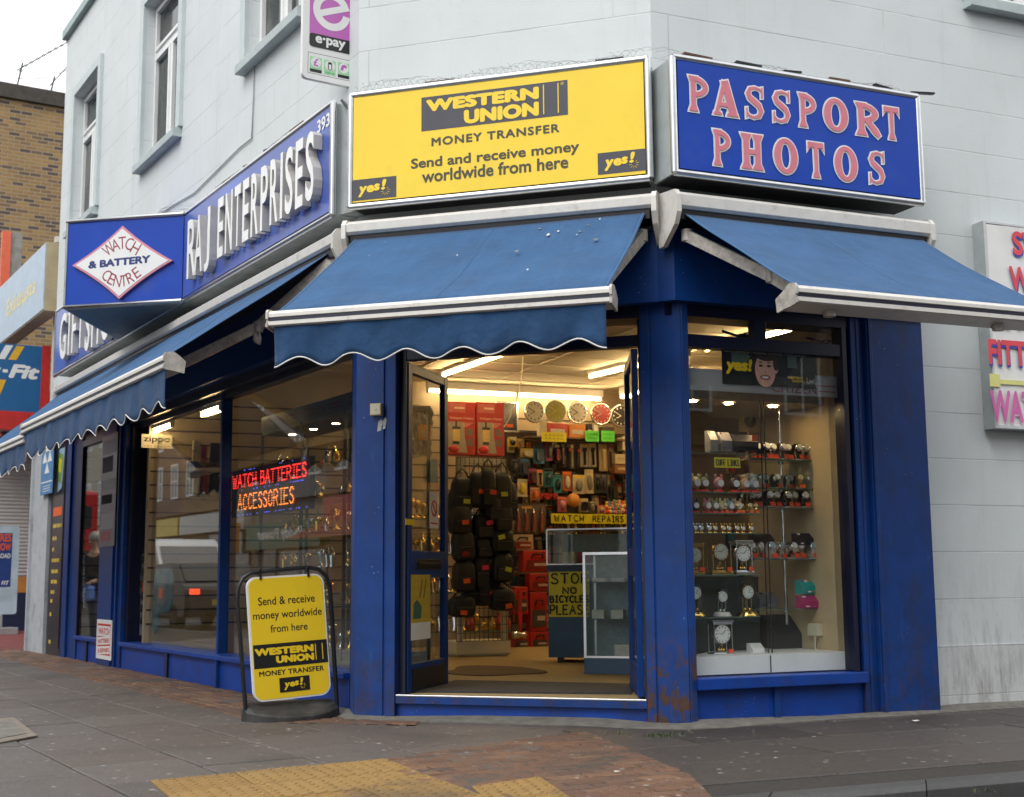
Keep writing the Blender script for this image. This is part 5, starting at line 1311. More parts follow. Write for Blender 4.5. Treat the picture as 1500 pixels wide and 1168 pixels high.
# garage pavement sign
P = gz(9,929); FT = Frame(P.xy, FG.u); s = (P-EYEP).length/26.0
o = thing('tyre_sign', 'pale garage pavement sign with a dark blue tyre offer panel', 'pavement sign', FT.mat())
h = lambda y: FT.px(9, y)[1]; x = lambda px_: FT.px(px_, 840)[0]
b = MB(); b.prism(rrect(x(-32), x(26), h(900), h(771), .05), -.03, .03, axis='y'); part('board', b, pm('pale_poster', (.46,.58,.66), .5, var=.25, scale=2), o)
b = MB(); b.box(x(-30), x(15.5), -.034, -.031, h(860), h(781)); part('blue_panel', b, pm('royal_blue_print', (.015,.05,.22), .4), o)
t = MB(); text(t, 'TYRES', x(-16), x(14), h(794), h(782), y=-.036, bold=.03); text(t, 'NOW', x(-7), x(14), h(807), h(796), y=-.036, bold=.03); part('lettering', t, ORANGE, o)
t = MB(); text(t, 'ROAD', x(-5), x(14), h(818), h(811), y=-.036, bold=.03); text(t, 'FiT', x(2), x(13.5), h(857), h(851), y=-.036, bold=.03, shear=.2); part('lettering', t, WHITE, o)
b = MB(); b.prism([(x(-36),-.35),(x(24),-.35),(x(30),0),(x(24),.35),(x(-36),.35)], .0, .12); b.box(x(-2),x(6),-.05,.05,.12,h(900)); part('weighted_base', b, pm('grey_base', (.3,.3,.3), .6), o, bevel=.02)
# ------------------------------------------------------------------ inside the shop: lights
def tube_light(A, B, label, zc=3.402):
    A, B = Vector(A), Vector(B); d = (B-A); L = d.length; F_ = Frame(A.xy, d.xy)
    o = thing('fluorescent_light', label, 'light', F_.mat(0,0,A.z), 'fluorescent lights on the shop ceiling')
    b = MB(); b.box(-.03, L+.03, -.03, .03, .03, max(.05, zc-A.z)); part('housing', b, WHITE, o, bevel=.004)
    b = MB(); b.tube([(.01,0,0),(L-.01,0,0)], .016, 0, 8); part('tube', b, TUBE, o)
    for x in (-.02, L+.0): 
        b = MB(); b.box(x, x+.02, -.022, .022, -.022, .03); part('end_cap', b, CREAM, o)
zt_ = 3.335
P1, P2 = gz(650,550,zt_), gz(745,517,zt_); tube_light(P1, P2, 'lit fluorescent tube slanting above the open door leaf')
Q1 = gz(865,552,zt_); dv = Vector((FL.u[0], FL.u[1], 0)); tube_light(Q1, Q1+dv*1.8, 'lit fluorescent tube over the glass counter on the right')
tube_light(Q1+dv*2.1, Q1+dv*3.9, 'lit fluorescent tube nearest the right shop window')
Pb = FR.p(.62,-7.28,3.28); tube_light(Pb, FR.p(1.78,-7.28,3.28), 'lit fluorescent tube over the heater boxes on the back wall', 3.402)
tube_light(FR.p(1.82,-7.28,3.28), FR.p(2.98,-7.28,3.28), 'lit fluorescent tube over the row of round clocks', 3.402)
tube_light(FR.p(3.15,-7.0,3.28), FR.p(3.15,-5.2,3.28)+Vector((0,0,0)), 'lit fluorescent tube along the right side wall', 3.402)
A_, B_ = gz(225,633,2.68), gz(323,599,2.68); D_ = B_-A_
tube_light(A_, A_+D_*.30, 'short lit fluorescent tube hung low above the zippo sign', 2.76)
tube_light(A_+D_*.76, B_, 'short lit fluorescent tube hung low beside the window mullion', 2.76)
P0_, P1_ = FL.px(130,651,-.10), FL.px(152,643,-.10); tube_light(FL.p(P0_[0],-.10,P0_[1]), FL.p(P1_[0]-.05,-.10,P0_[1]), 'short lit fluorescent tube in the narrow left window bay', P0_[1]+.06)
b = MB(); b.box(-8.95,-6.6,.25,.9,2.97,3.05); part('bay_ceiling', b, CEIL, BLD, ML)
# loose wire hanging in the doorway
q = [gz(766,523,3.40)]; D0 = q[0]
b = MB(); pts = []
for x, y in ((766,523),(765,545),(760,575),(752,600),(745,615),(738,626)):
    d = ray(x, y); t = (D0.y)/d.y; pts.append(EYEP+d*t)
b.tube(pts, .006, 0, 5); solo('hanging_wire', b, CREAM, 'thin pale wire hanging from the ceiling inside the door', 'wire')
# ------------------------------------------------------------------ floor things
pts = [gz(*p, .165).xy for p in ((600,1014.5),(925,1017.5),(927,1003.5),(668,998))]
b = MB(); b.prism([tuple(p) for p in pts], .1635, .176); solo('door_mat', b, MATB, 'wide black ribbed door mat just inside the threshold', 'mat')
ctr_ = gz(722,984,.165); b = MB()
out = []
for k in range(28):
    a = 2*PI*k/28; r1 = 1+.12*math.sin(3*a+1)+.06*math.sin(5*a); out.append(tuple(gz(722+70*math.cos(a)*r1, 983.5+7*math.sin(a)*r1, .165).xy))
b.prism(out, .1635, .1735); solo('rug', b, RUG, 'small brown rug with a wavy edge on the carpet', 'rug')
# ------------------------------------------------------------------ back wall stock
def ord_(n): return ['first','second','third','fourth','fifth','sixth','seventh','eighth','ninth','tenth','eleventh','twelfth','thirteenth','fourteenth','fifteenth'][n]
PACKM = {}
def cm(c, rough=.4):
    k = tuple(c)
    if k not in PACKM: PACKM[k] = pm('pack_card', c, rough, var=.15, scale=25)
    return PACKM[k]
NPK = -7.15
def pack(x0, y0, x1, y1, card, head, inner, label, dot=None, n=NPK, shape='box', name='blister_pack', cat='blister pack', group='packs hanging on the back wall'):
    X, Y = 740+x0/7.3, 640+y0/7.3; X2, Y2 = 740+x1/7.3, 640+y1/7.3
    a = FR.px(X, Y, n); c = FR.px(X2, Y2, n); W_, H__ = c[0]-a[0], a[1]-c[1]
    o = thing(name, label, cat, FR.mat(a[0], n, c[1]) @ Matrix.Rotation(random.uniform(-.025,.025), 4, 'Y'), group)
    b = MB(); b.box(0, W_, 0, .012, 0, H__); part('card', b, cm(card), o)
    b = MB(); b.box(.06*W_, .94*W_, -.003, 0, H__*.84, H__*.97); part('header_print', b, cm(head), o)
    b = MB()
    if shape == 'rod': b.lathe([(W_*.16,H__*.08),(W_*.16,H__*.62),(W_*.27,H__*.68),(W_*.27,H__*.80)], (W_/2,-W_*.2,0), 10)
    elif shape == 'oval': b.ball((W_/2, -.015, H__*.45), W_*.30, .035, H__*.33, 0, 12, 8)
    else: b.prism(rrect(W_*.2, W_*.8, H__*.12, H__*.74, W_*.18, 4), -.05, -.001, axis='y')
    part('item', b, cm(inner, .25), o, bevel=.004 if shape == 'box' else 0)
    if dot:
        b = MB(); b.lathe([(W_*.30,0),(W_*.30,.002)], (W_/2,-.056,H__*.72), 12, axis='y'); part('price_sticker', b, cm(dot), o)
    return o
K=(.015,.015,.017); GY=(.16,.15,.14); TN=(.52,.40,.22); CRM=(.58,.50,.32); BL=(.03,.16,.36); MAR=(.20,.03,.05); TL=(.02,.15,.18); YL=(.70,.52,.05); OR=(.70,.16,.03); WH=(.62,.60,.54); RD=(.50,.03,.03); NV=(.03,.045,.10)
rows = [
 [(35,0,125,110,YL,WH,K,'yellow edged torch pack','oval',None),(135,20,205,110,TN,CRM,(.35,.25,.12),'tan accessory pack','box',None),(300,95,420,290,BL,NV,(.06,.10,.16),'bright blue gadget pack','box',None),(430,40,510,260,(.22,.04,.12),MAR,GY,'purple red tester pack','oval',None),(525,80,582,280,K,CRM,MAR,'small dark charm pack','box',None),(600,70,642,310,K,GY,(.3,.28,.25),'slim black torch pack','rod',None),(647,70,697,330,K,(.05,.04,.04),K,'black torch pack with a red dot','rod',RD),(703,80,736,340,GY,CRM,(.42,.38,.30),'slim grey pen torch pack','rod',None),(741,80,797,330,K,K,(.05,.05,.05),'wide black torch pack with a red dot','rod',RD),(803,70,887,325,(.33,.29,.22),CRM,K,'grey framed black torch pack','rod',None),(893,70,978,325,(.33,.29,.22),CRM,K,'twin grey framed black torch pack','rod',None),(1003,80,1097,370,(.40,.28,.15),TN,(.66,.52,.28),'tan pack with a pale gold torch','rod',None),(1103,80,1167,370,(.16,.10,.07),MAR,(.10,.07,.06),'brown narrow pack','box',None)],
 [(62,230,142,420,K,NV,(.05,.05,.06),'black padded camera pouch pack','oval',None),(155,230,252,410,NV,BL,(.05,.06,.09),'dark blue headset pack','box',None),(160,120,300,222,(.52,.42,.15),YL,CRM,'tan and yellow adaptor pack','box',None),(250,340,338,500,MAR,(.3,.05,.12),(.10,.04,.06),'maroon cable pack','box',None),(342,350,407,530,TN,OR,(.06,.05,.05),'cream and orange tool pack','rod',None),(412,340,515,540,TL,K,(.02,.07,.09),'dark teal charger pack','oval',None),(517,410,612,600,(.03,.26,.30),TL,K,'teal window pack','oval',None),(614,370,712,580,(.40,.09,.02),OR,(.75,.66,.50),'orange pack with a pale remote','oval',None),(722,405,852,612,CRM,YL,(.20,.19,.16),'large cream shaver pack','oval',None),(855,350,950,610,CRM,TN,(.22,.20,.15),'tall cream shaver pack','oval',None),(957,400,1022,600,(.05,.05,.055),GY,K,'dark grey phone pack','oval',None),(1028,400,1092,600,(.05,.055,.065),GY,(.03,.03,.04),'charcoal phone pack','oval',None),(1096,470,1128,680,GY,(.25,.24,.22),K,'slim silver edged pack','box',None),(1132,470,1200,690,K,K,(.04,.04,.04),'tall black pack','box',None),(1290,450,1345,620,(.40,.52,.52),WH,(.2,.34,.36),'pale blue picture card','box',None)],
 [(130,450,236,640,CRM,(.4,.44,.30),YL,'cream pack with a yellow torch','oval',None),(265,540,372,680,(.42,.16,.09),TN,OR,'orange novelty pack','oval',None),(380,600,470,670,RD,MAR,(.3,.02,.02),'red boxed lighter pack','box',None),(475,600,562,670,RD,(.2,.02,.02),(.3,.04,.04),'second red boxed lighter pack','box',None),(560,640,660,805,(.45,.12,.18),OR,(.66,.28,.3),'pink patterned sweet pack','oval',None),(790,660,890,810,(.50,.42,.26),CRM,K,'cream bordered black pack','box',None),(902,690,962,810,GY,TN,(.4,.36,.28),'grey trinket pack','oval',None),(985,730,1077,822,(.60,.28,.20),OR,(.66,.40,.30),'pink novelty bag','oval',None)]]
for r, row_ in enumerate(rows):
    for i, (x0,y0,x1,y1,c,h_,inn,lab,shp,dot) in enumerate(row_):
        pack(x0,y0,x1,y1,c,h_,inn, lab+' in the '+('top','middle','lower')[r]+' row of the back wall', dot, NPK+.001*i, shp)
# orange globe and a heap of little toys on the ledge of the repair sign
a = FR.px(740+730/7.3, 640+680/7.3, -6.9); o = solo('orange_ball', MB().ball((0,0,0), .085, .085, .085, 0, 16, 10), cm((.70,.30,.05)), 'orange round novelty above the watch repairs sign', 'ball', FR.mat(a[0],-6.9,a[1]))
rr = random.Random(5)
tc = [(.7,.06,.03),(.75,.5,.05),(.1,.25,.5),(.6,.1,.2),(.08,.35,.1),(.7,.25,.1),(.65,.6,.5)]
TOYB = MB().ball((0,0,.03),.028,.024,.034,0,8,6).ball((0,0,.078),.02,.02,.02,0,8,6).mesh('toy', [cm(tc[0])])
for i in range(16):
    a = FR.px(740+(1095+ (i%8)*27)/7.3, 640+(815-(i//8)*62+rr.uniform(-20,5))/7.3, -6.88)
    me = TOYB.copy(); me.materials[0] = cm(tc[i % 7]); o = mk('toy_figure', me); o.matrix_world = FR.mat(a[0],-6.88-.02*(i//8),a[1]-.02); 
    tag(o, 'tiny bright toy in the heap above the watch repairs sign', 'toy', 'heap of tiny toys above the sign')
# tool panel: four pliers on a grey card
a = FR.px(749,738,-6.9); c = FR.px(800,782,-6.9); W_, H__ = c[0]-a[0], a[1]-c[1]
o = thing('tool_set', 'grey card of four red handled tools right of the black bags', 'tool set', FR.mat(a[0],-6.9,c[1]))
b = MB(); b.box(0,W_,0,.02,0,H__); part('card', b, cm((.10,.075,.06)), o); b = MB(); b.box(W_*.3,W_*.6,-.002,0,H__*.84,H__*.92); part('label', b, cm((.5,.26,.05)), o)
for k in range(4):
    x = W_*(.16+.23*k); b = MB(); b.tube([(x,-.02,H__*.08),(x+.01,-.025,H__*.45),(x,-.02,H__*.70)], [.03,.024,.014], 0, 8); part('handle', b, cm((.22,.05,.04)), o)
    b = MB(); b.tube([(x,-.02,H__*.70),(x+.005,-.02,H__*.84)], [.016,.007], 0, 8); part('jaw', b, SILVER, o)
# round clocks on the top shelf
b = MB(); a = FR.px(790,642,-7.2); b.box(0, 1.75, 0, .22, -.02, 0); solo('wall_shelf', b, cm((.10,.06,.035)), 'dark brown wall shelf under the round clocks', 'shelf', FR.mat(a[0]-.25,-6.98,a[1]))
a2 = FR.px(790,640,-7.0)
for i, (x, y, col_, hc, lab) in enumerate(((782,604,(.50,.46,.38),K,'round white clock at the left end of the clock row'),(813,603,(.24,.22,.02),(.4,.38,.1),'olive green clock with barely visible hands'),(845,605,(.50,.46,.38),K,'round white clock between the green and red clocks'),(879,607,(.28,.012,.012),(.6,.3,.25),'dark red clock in the clock row'),(908,610,(.012,.011,.010),(.7,.66,.6),'black clock with white hands by the right door leaf'))):
    n = -7.02; a = FR.px(x, y, n); r_ = (FR.px(x+14.5, y, n)[0]-a[0]); o = thing('wall_clock', lab, 'clock', FR.mat(a[0], n, a[1]), 'round clocks on the top shelf')
    b = MB(); b.lathe([(r_*.9,0),(r_*1.02,.01),(r_*1.04,.03),(r_,.045),(r_*.9,.04)], (0,.01,0), 28, axis='y', caps=False); part('rim', b, SILVER if i != 1 else cm((.3,.28,.2)), o)
    b = MB(); b.lathe([(r_*.92,0),(r_*.92,.03)], (0,0,0), 28, axis='y'); part('dial', b, cm(col_), o)
    for nm, ang, L in (('hand', R(110 if i else 60), .62), ('hand', R(70), .5)):
        b = MB(); an = R(150) if L > .6 else R(205); b.tube([(0,-.034,0),(r_*L*math.cos(an),-.034,r_*L*math.sin(an))], r_*.035, 0, 4); part('hand', b, cm(hc), o)
    b = MB()
    for k in range(12): q = PI*k/6; b.box(r_*.72*math.cos(q)-r_*.05, r_*.72*math.cos(q)+r_*.05, -.033, -.0305, r_*.72*math.sin(q)-r_*.07, r_*.72*math.sin(q)+r_*.07)
    part('numerals', b, cm(hc), o)
for x0, x1, y0, c, lab in ((791,801,612,(.62,.55,.40),'small pale house shaped box on the clock shelf'),(802,832,618,(.50,.06,.05),'red and white flag box under the green clock'),(834,858,619,(.58,.20,.03),'orange box under the middle white clock'),(860,868,618,K,'small black item right of the orange box'),(870,876,620,WH,'small white bottle under the red clock'),(882,900,621,(.03,.022,.02),'dark box on the shelf under the black clock')):
    a = FR.px(x0, y0, -6.99); c2 = FR.px(x1, 640.5, -6.99); o = thing('stock_box', lab, 'box', FR.mat(a[0],-6.99,a2[1]-.005)); W_, H__ = c2[0]-a[0], a[1]-c2[1]
    b = MB(); b.box(0,W_,0,.1,0,H__); part('carton', b, cm(c), o, bevel=.003); b = MB(); b.box(W_*.15,W_*.85,-.002,0,H__*.3,H__*.6); part('label', b, cm((.55,.5,.42)), o)
for i, (x0, x1, y0, y1, mt, lab) in enumerate(((793,829.5,633,648,NEONY,'yellow handwritten price card under the clock shelf'),(857,877,631,647.5,NEONG,'bright green price card under the orange box'),(880.5,900,631,647.5,NEONG,'bright green price card at the right under the black clock'))):
    o, W_, H__, y = flat_sign('price_card', lab, 'card', FR, -6.95, (x0,y0), (x1,y1), mt, .006, 'price cards on the clock shelf')
    t = MB()
    for k in range(2): 
        for j in range(5): x = W_*(.12+.16*j); t.tube([(x,y-.002,H__*(.25+.35*k)),(x+W_*.06,y-.002,H__*(.42+.35*k)),(x+W_*.1,y-.002,H__*(.25+.35*k))], .004, 0, 4)
    part('handwriting', t, cm((.2,.2,.02)) if i == 0 else cm((.03,.25,.03)), o)
for x0,x1,y0,y1,c,lab in ((912,923,640,660,CRM,'tall cream carton high on the right of the back wall'),(901,921,665,680,(.45,.38,.24),'cream carton above the brown box'),(901,922,681,694,(.20,.085,.03),'brown box right of the torch packs')):
    a = FR.px(x0,y0,-7.0); c2 = FR.px(x1,y1,-7.0); o = thing('stock_box', lab, 'box', FR.mat(a[0],-7.0,c2[1])); W_, H__ = c2[0]-a[0], a[1]-c2[1]
    b = MB(); b.box(0,W_,0,.15,0,H__); part('carton', b, cm(c), o, bevel=.003); b = MB(); b.box(W_*.2,W_*.7,-.002,0,H__*.4,H__*.7); part('label', b, cm((.4,.34,.22)), o)
# WATCH REPAIRS strip and the watch straps below it
o, W_, H__, y = flat_sign('watch_repairs_sign', 'yellow strip sign hand lettered WATCH REPAIRS above the glass counter', 'sign', FR, -6.8, (807,752.5), (935,768), NEONY, .01)
t = MB(); hand(t, 'WATCH', W_*.035, W_*.36, H__*.22, H__*.84, y-.004, 0, .0065, gap=.5); hand(t, 'REPAIRS', W_*.47, W_*.82, H__*.2, H__*.82, y-.004, 0, .0065, gap=.5); part('lettering', t, INK, o)
rr = random.Random(3)
for i in range(22):
    a = FR.px(811+5.2*i, 769, -6.85); c = rr.choice([(.30,.08,.03),(.02,.02,.02),(.45,.36,.2),(.55,.42,.12),(.12,.03,.02),(.05,.04,.04),(.3,.02,.02)])
    b = MB(); b.tube([(0,0,.03),(.004,-.012,-.06),(.012,-.01,-.14),(.016,0,-.2)], [.014,.016,.015,.012], 0, 6); solo('watch_strap', b, cm(c), 'narrow coloured watch strap in the rack under the yellow strip sign', 'watch strap', FR.mat(a[0],-6.85,a[1]), 'watch straps in the rack')
# heater boxes
for i, (x0, x1) in enumerate(((654,696.5),(698,739))):
    n = -6.0; a = FR.px(x0, 588+i, n); c = FR.px(x1, 667+i*1.5, n); W_, H__ = c[0]-a[0], a[1]-c[1]
    o = thing('heater_box', ('red halogen heater box nearest the open door leaf','red halogen heater box beside the black clock picture')[i], 'boxed heater', FR.mat(a[0],n,c[1]), 'red heater boxes above the bag stand')
    b = MB(); b.box(0,W_,0,.22,0,H__); part('carton', b, cm((.36,.025,.022)), o, bevel=.004)
    b = MB(); b.add([(W_*.05,-.0015,H__*.05),(W_*.72,-.0015,H__*.04),(W_*.62,-.0015,H__*.35),(W_*.62,-.0015,H__*.62),(W_*.05,-.0015,H__*.62)], [(0,1,2,3,4)]); part('picture', b, cm((.30,.25,.18)), o)
    b = MB(); b.box(W_*.22,W_*.46,-.004,-.001,H__*.26,H__*.48); part('heater_picture', b, cm((.62,.42,.13)), o)
    b = MB(); b.box(W_*.20,W_*.48,-.0038,-.001,H__*.48,H__*.53); b.box(W_*.30,W_*.36,-.0038,-.001,H__*.53,H__*.63); b.box(W_*.22,W_*.44,-.0038,-.001,H__*.20,H__*.25); part('heater_casing', b, cm((.04,.035,.03)), o)
    for z in (.17,.36): b = MB(); b.box(W_*.68,W_*.92,-.003,0,H__*z,H__*(z+.14)); part('inset_picture', b, cm((.16,.10,.08)), o)
    b = MB(); b.box(W_*.04,W_*.66,-.003,0,H__*.80,H__*.97); part('label_panel', b, cm((.42,.10,.08)), o)
    t = MB(); text(t, 'Halogen Heater', W_*.12, W_*.95, H__*.66, H__*.715, y=-.003, bold=.01)
    for k in range(4): t.box(W_*.55,W_*(.9-.06*k),-.003,0,H__*(.60-.022*k),H__*(.607-.022*k))
    t.box(W_*.26,W_*.62,-.0045,-.003,H__*.865,H__*.9); part('lettering', t, cm((.62,.40,.28)), o)
    b = MB(); b.ball((W_*.25,0,H__*.11), W_*.2, .012, H__*.075, 0, 12, 6); part('red_flash', b, cm((.42,.02,.02)), o)
a = FR.px(726,587,-6.6); c = FR.px(760,634,-6.6); W_, H__ = c[0]-a[0], a[1]-c[1]
o = thing('black_picture_clock', 'black rectangular clock picture in a silver frame behind the red heater boxes', 'picture', FR.mat(a[0],-6.6,c[1])); b = MB(); b.box(0,W_,0,.03,0,H__); part('frame', b, SILVER, o, bevel=.004); b = MB(); e=.025; b.box(e,W_-e,-.002,0,e,H__-e); part('glass', b, cm((.012,.012,.014),.15), o)
b = MB(); b.box(W_*.45,W_*.75,-.004,-.002,H__*.16,H__*.26); part('price_sticker', b, ORANGE, o)
# ------------------------------------------------------------------ bag stand
NS = -5.35
a = FR.px(668,940,NS); c = FR.px(748.5,961.5,NS); U0, U1 = a[0], c[0]; ztop = FR.px(700,671,NS)[1]
o = thing('bag_stand', 'white floor stand with a black wire grid hung with bags', 'stand', FR.mat(U0,NS,.165)); W_ = U1-U0
b = MB(); b.box(0,W_,0,.45,.02,a[1]-.165); b.box(.02,W_-.02,.02,.43,0,.03); part('base', b, CREAM, o, bevel=.01)
for x in (.03, W_-.09):
    b = MB(); b.box(x,x+.06,.02,.06,a[1]-.165,ztop-.165); part('upright', b, CREAM, o)
b = MB(); b.box(.03,W_-.03,.02,.06,ztop-.225,ztop-.165); part('top_rail', b, CREAM, o)
b = MB(); nx = 12
for i in range(nx+1): b.tube([(W_*i/nx,-.01,a[1]-.165),(W_*i/nx,-.01,ztop-.165)], .0035, 0, 4)
for k in range(24): z = a[1]-.165+(ztop-a[1])*k/23; b.tube([(0,-.015,z),(W_,-.015,z)], .0035, 0, 4)
part('wire_grid', b, DARKMETAL, o)
BAGS = [(676,727,24,46,'y'),(698,718,20,44,'r'),(713,716,18,50,'r'),(733,722,24,50,'y'),(722,745,20,34,None),(674,763,25,36,'o'),(707,772,24,32,'p'),(735,760,22,36,None),(678,800,25,38,'d'),(706,803,20,26,None),(734,792,26,30,'y'),(679,845,25,38,'o'),(703,838,19,44,'p'),(735,832,24,36,'y'),(676,889,30,26,'o'),(706,870,16,30,None),(735,878,28,28,'o')]
def bag(w_, h, tagc, label, Mx, i):
    o = thing('shoulder_bag', label, 'bag', Mx, 'black bags hanging on the wire stand'); s = random.uniform(-.06,.06)
    b = MB()
    def sup(a, c):
        t = PI*(a-.5); p = 2*PI*c; f = lambda v: math.copysign(abs(v)**.55, v)
        return (w_/2*f(math.cos(t))*f(math.cos(p))*(1-.08*math.sin(t)), .085*f(math.cos(t))*f(math.sin(p)), h/2*f(math.sin(t)))
    b.grid(lambda a, c: sup(c, a), 20, 12); part('body', b, BAG, o)
    b = MB(); b.prism(rrect(-w_*.36,w_*.36,-h*.40,h*.02,w_*.1,3), -.108, -.06, axis='y'); part('front_pocket', b, BAG, o, bevel=.012)
    b = MB(); b.tube([(-w_*.36,-.0,h*.4),(-w_*.22,0,h*.62),(0,.01,h*.74),(w_*.22,0,h*.62),(w_*.36,0,h*.4)], .010, 0, 5); part('strap', b, BAG, o)
    b = MB(); b.tube([(-w_*.30,-.112,-h*.04),(w_*.30,-.112,-h*.04)], .004, 0, 4); part('zip', b, cm((.10,.09,.08)), o)
    if tagc:
        tc_ = dict(y=(.5,.55,.05), r=(.75,.08,.03), o=(.80,.12,.02), p=(.7,.04,.12), d=(.3,.02,.02))[tagc]
        b = MB(); b.obox((random.uniform(-.2,.2)*w_,-.116,h*random.uniform(-.3,.15)), .075, .003, .048, (0,s*4,0)); part('price_tag', b, cm(tc_), o)
    return o
LABR = ['top','second','third','fourth','lowest']
TN_ = dict(y='yellow tag', r='red tag', o='orange tag', p='pink tag', d='dull red tag')
seen_ = {}
for i, (x, y, w_, h, tc_) in enumerate(BAGS):
    n = -5.22+.03*(i % 3); a = FR.px(x, y, n); k = FR.px(x+1, y, n)[0]-a[0]
    rw = min(4, int((y-700)/42)); sd_ = 'left' if x < 690 else ('middle' if x < 722 else 'right')
    lab = f"black bag with {'a '+TN_[tc_] if tc_ else 'no tag'}, {LABR[rw]} row, {sd_} of the wire stand"
    if lab in seen_: lab = lab.replace('black bag', 'narrow black bag')
    seen_[lab] = 1
    bag(w_*k*1.28, h*k*1.12, tc_, lab, FR.mat(a[0], n, a[1]) @ Matrix.Rotation(random.uniform(-.08,.08), 4, 'Y'), i)
# ------------------------------------------------------------------ red tool cases
def case(x0, y0, x1, y1, label, c=(.42,.018,.014), n=-6.9, kind='case'):
    a = FR.px(x0,y0,n); q = FR.px(x1,y1,n); W_, H__ = q[0]-a[0], a[1]-q[1]; o = thing('tool_case', label, 'tool case', FR.mat(a[0],n,q[1]), 'red tool boxes by the counter')
    b = MB(); b.box(0,W_,0,.16,0,H__); part('shell', b, cm(c,.35), o, bevel=.012)
    b = MB(); b.prism(rrect(W_*.12,W_*.88,H__*.12,H__*.55,.02,3), -.012, 0, axis='y'); part('panel', b, cm((c[0]*.45,.012,.010)) if kind == 'case' else cm((.06,.055,.055)), o, bevel=.004)
    b = MB(); b.tube([(W_*.3,-.012,H__*.66),(W_*.32,-.04,H__*.80),(W_*.68,-.04,H__*.80),(W_*.7,-.012,H__*.66)], .011, 0, 6); part('handle', b, BLACK, o)
    b = MB(); b.box(W_*.4,W_*.85,-.0145,-.012,H__*.28,H__*.40); part('label', b, cm((.55,.42,.34)), o)
case(766,806,806,838,'red tool case with a black handle, topmost beside the counter')
case(776,840,806,866,'small red tool case under the topmost one, by the counter')
case(752,860,774,900,'upright red drill package beside the black bags', kind='pack')
case(776,868,802,925,'tall red saw package left of the STOP notice', kind='pack')
case(752,927,776,952,'red boxed tool with a grey window on the carpet, left', kind='pack')
case(777,926,804,951,'red boxed tool with a grey window on the carpet, right', kind='pack')
case(748,783,782,807,'cream and red boxed set below the tool card', c=(.50,.36,.22))
a = FR.px(762,905,-6.75); o = thing('hammer', 'silver headed hammer with red handle hanging among the tool packages', 'hammer', FR.mat(a[0],-6.75,a[1]))
b = MB(); b.tube([(0,0,.32),(0,0,-.16)], [.028,.022], 0, 8); part('handle', b, RED, o); b = MB(); b.lathe([(.05,-.1),(.055,-.04),(.03,0),(.05,.06)], (0,0,-.2), 12, axis='x'); part('head', b, SILVER, o)
# ------------------------------------------------------------------ counters
CT = Frame(gz(803,971,.165).xy, FC.u); zc1 = CT.px(806,828)[1]; zc2 = CT.px(806,778)[1]
o = thing('glass_counter', 'blue shop counter with a glass display top behind the cabinet', 'counter', CT.mat(0,0,0))
b = MB(); b.box(0,1.7,.02,.55,.215,zc1-.05); part('body', b, DBLUE, o); b = MB(); b.box(-.01,1.72,.0,.57,zc1-.05,zc1); part('ledge', b, cm((.012,.03,.075)), o, bevel=.004)
for x in (.08, 1.6): b = MB(); b.box(x,x+.05,.06,.12,.163,.215); part('foot', b, BLACK, o)
b = MB(); b.box(0,1.7,.0,.006,zc1,zc2); b.box(0,.006,.006,.55,zc1,zc2); b.box(0,1.7,.0,.55,zc2,zc2+.006); part('glass_top', b, CASEGLASS, o)
b = MB()
for x in (0,.85,1.69): b.box(x-.006,x+.006,-.005,.005,zc1,zc2+.008)
b.box(0,1.7,-.006,.008,zc2+.006,zc2+.02); b.box(0,1.7,-.006,.006,zc1+.001,zc1+.012); part('metal_edge', b, ALU, o)
b = MB(); b.box(.02,1.68,.5,.54,zc1,zc2-.02); part('back_panel', b, cm((.20,.26,.30)), o)
rr = random.Random(9)
for i in range(12):
    x = .12+.13*i; b = MB(); b.prism([(0,0),(.09,0),(.07,.10),(.02,.13)], 0, .12, axis='x'); b.lathe([(.022,0),(.022,.008)], (.06,.02,.09), 10, axis='y')
    solo('display_wedge', b, cm(rr.choice([(.03,.03,.05),(.05,.05,.07),(.45,.05,.05),(.5,.45,.36)])), 'dark jewellery wedge inside the glass top of the counter', 'display wedge', CT.mat(x,-.12-.1*(i%2),zc1), 'jewellery wedges in the counter top')
o, W_, H__, y = flat_sign('stop_notice', 'yellow handwritten STOP NO BICYCLES PLEASE notice on the blue counter', 'notice', CT, -.012, (804,838), (864,904), NEONY, .005)
t = MB()
for s_, a0, a1, c0, c1 in (('STOP',.06,.98,.74,.96),('NO',.35,.68,.52,.65),('BICYCLES',.03,1.04,.325,.465),('PLEASE',.03,1.0,.06,.26)): hand(t, s_, W_*a0, min(W_*.985, W_*a1), H__*c0, H__*c1, y-.004, 0, .0085, gap=.32)
part('lettering', t, INK, o)
CB = Frame(gz(856,987,.165).xy, FC.u); zk = CB.px(858,810)[1]; zk0 = CB.px(858,964)[1]
o = thing('glass_cabinet', 'upright glass cabinet with aluminium edges standing before the blue counter', 'cabinet', CB.mat(0,0,0))
b = MB(); b.box(0,.95,0,.42,.165,zk0); part('base', b, DBLUE, o)
b = MB(); 
for x in (0,.928): b.box(x,x+.022,0,.022,zk0,zk); b.box(x,x+.022,.398,.42,zk0,zk)
b.box(0,.95,-.002,.02,zk-.018,zk+.004); b.box(0,.95,-.002,.02,zk0,zk0+.018); b.box(0,.02,.022,.398,zk-.018,zk+.003); part('metal_edge', b, ALU, o)
b = MB(); b.box(.022,.928,.004,.010,zk0+.018,zk-.018); b.box(.004,.010,.022,.398,zk0,zk-.018); b.box(.02,.93,.02,.4,zk+.004,zk+.009); part('glass', b, CASEGLASS, o)
b = MB(); b.box(.02,.93,.39,.4,zk0,zk-.02); part('back_panel', b, cm((.24,.31,.36)), o)
zs = [CB.px(870,y)[1] for y in (853,907)]
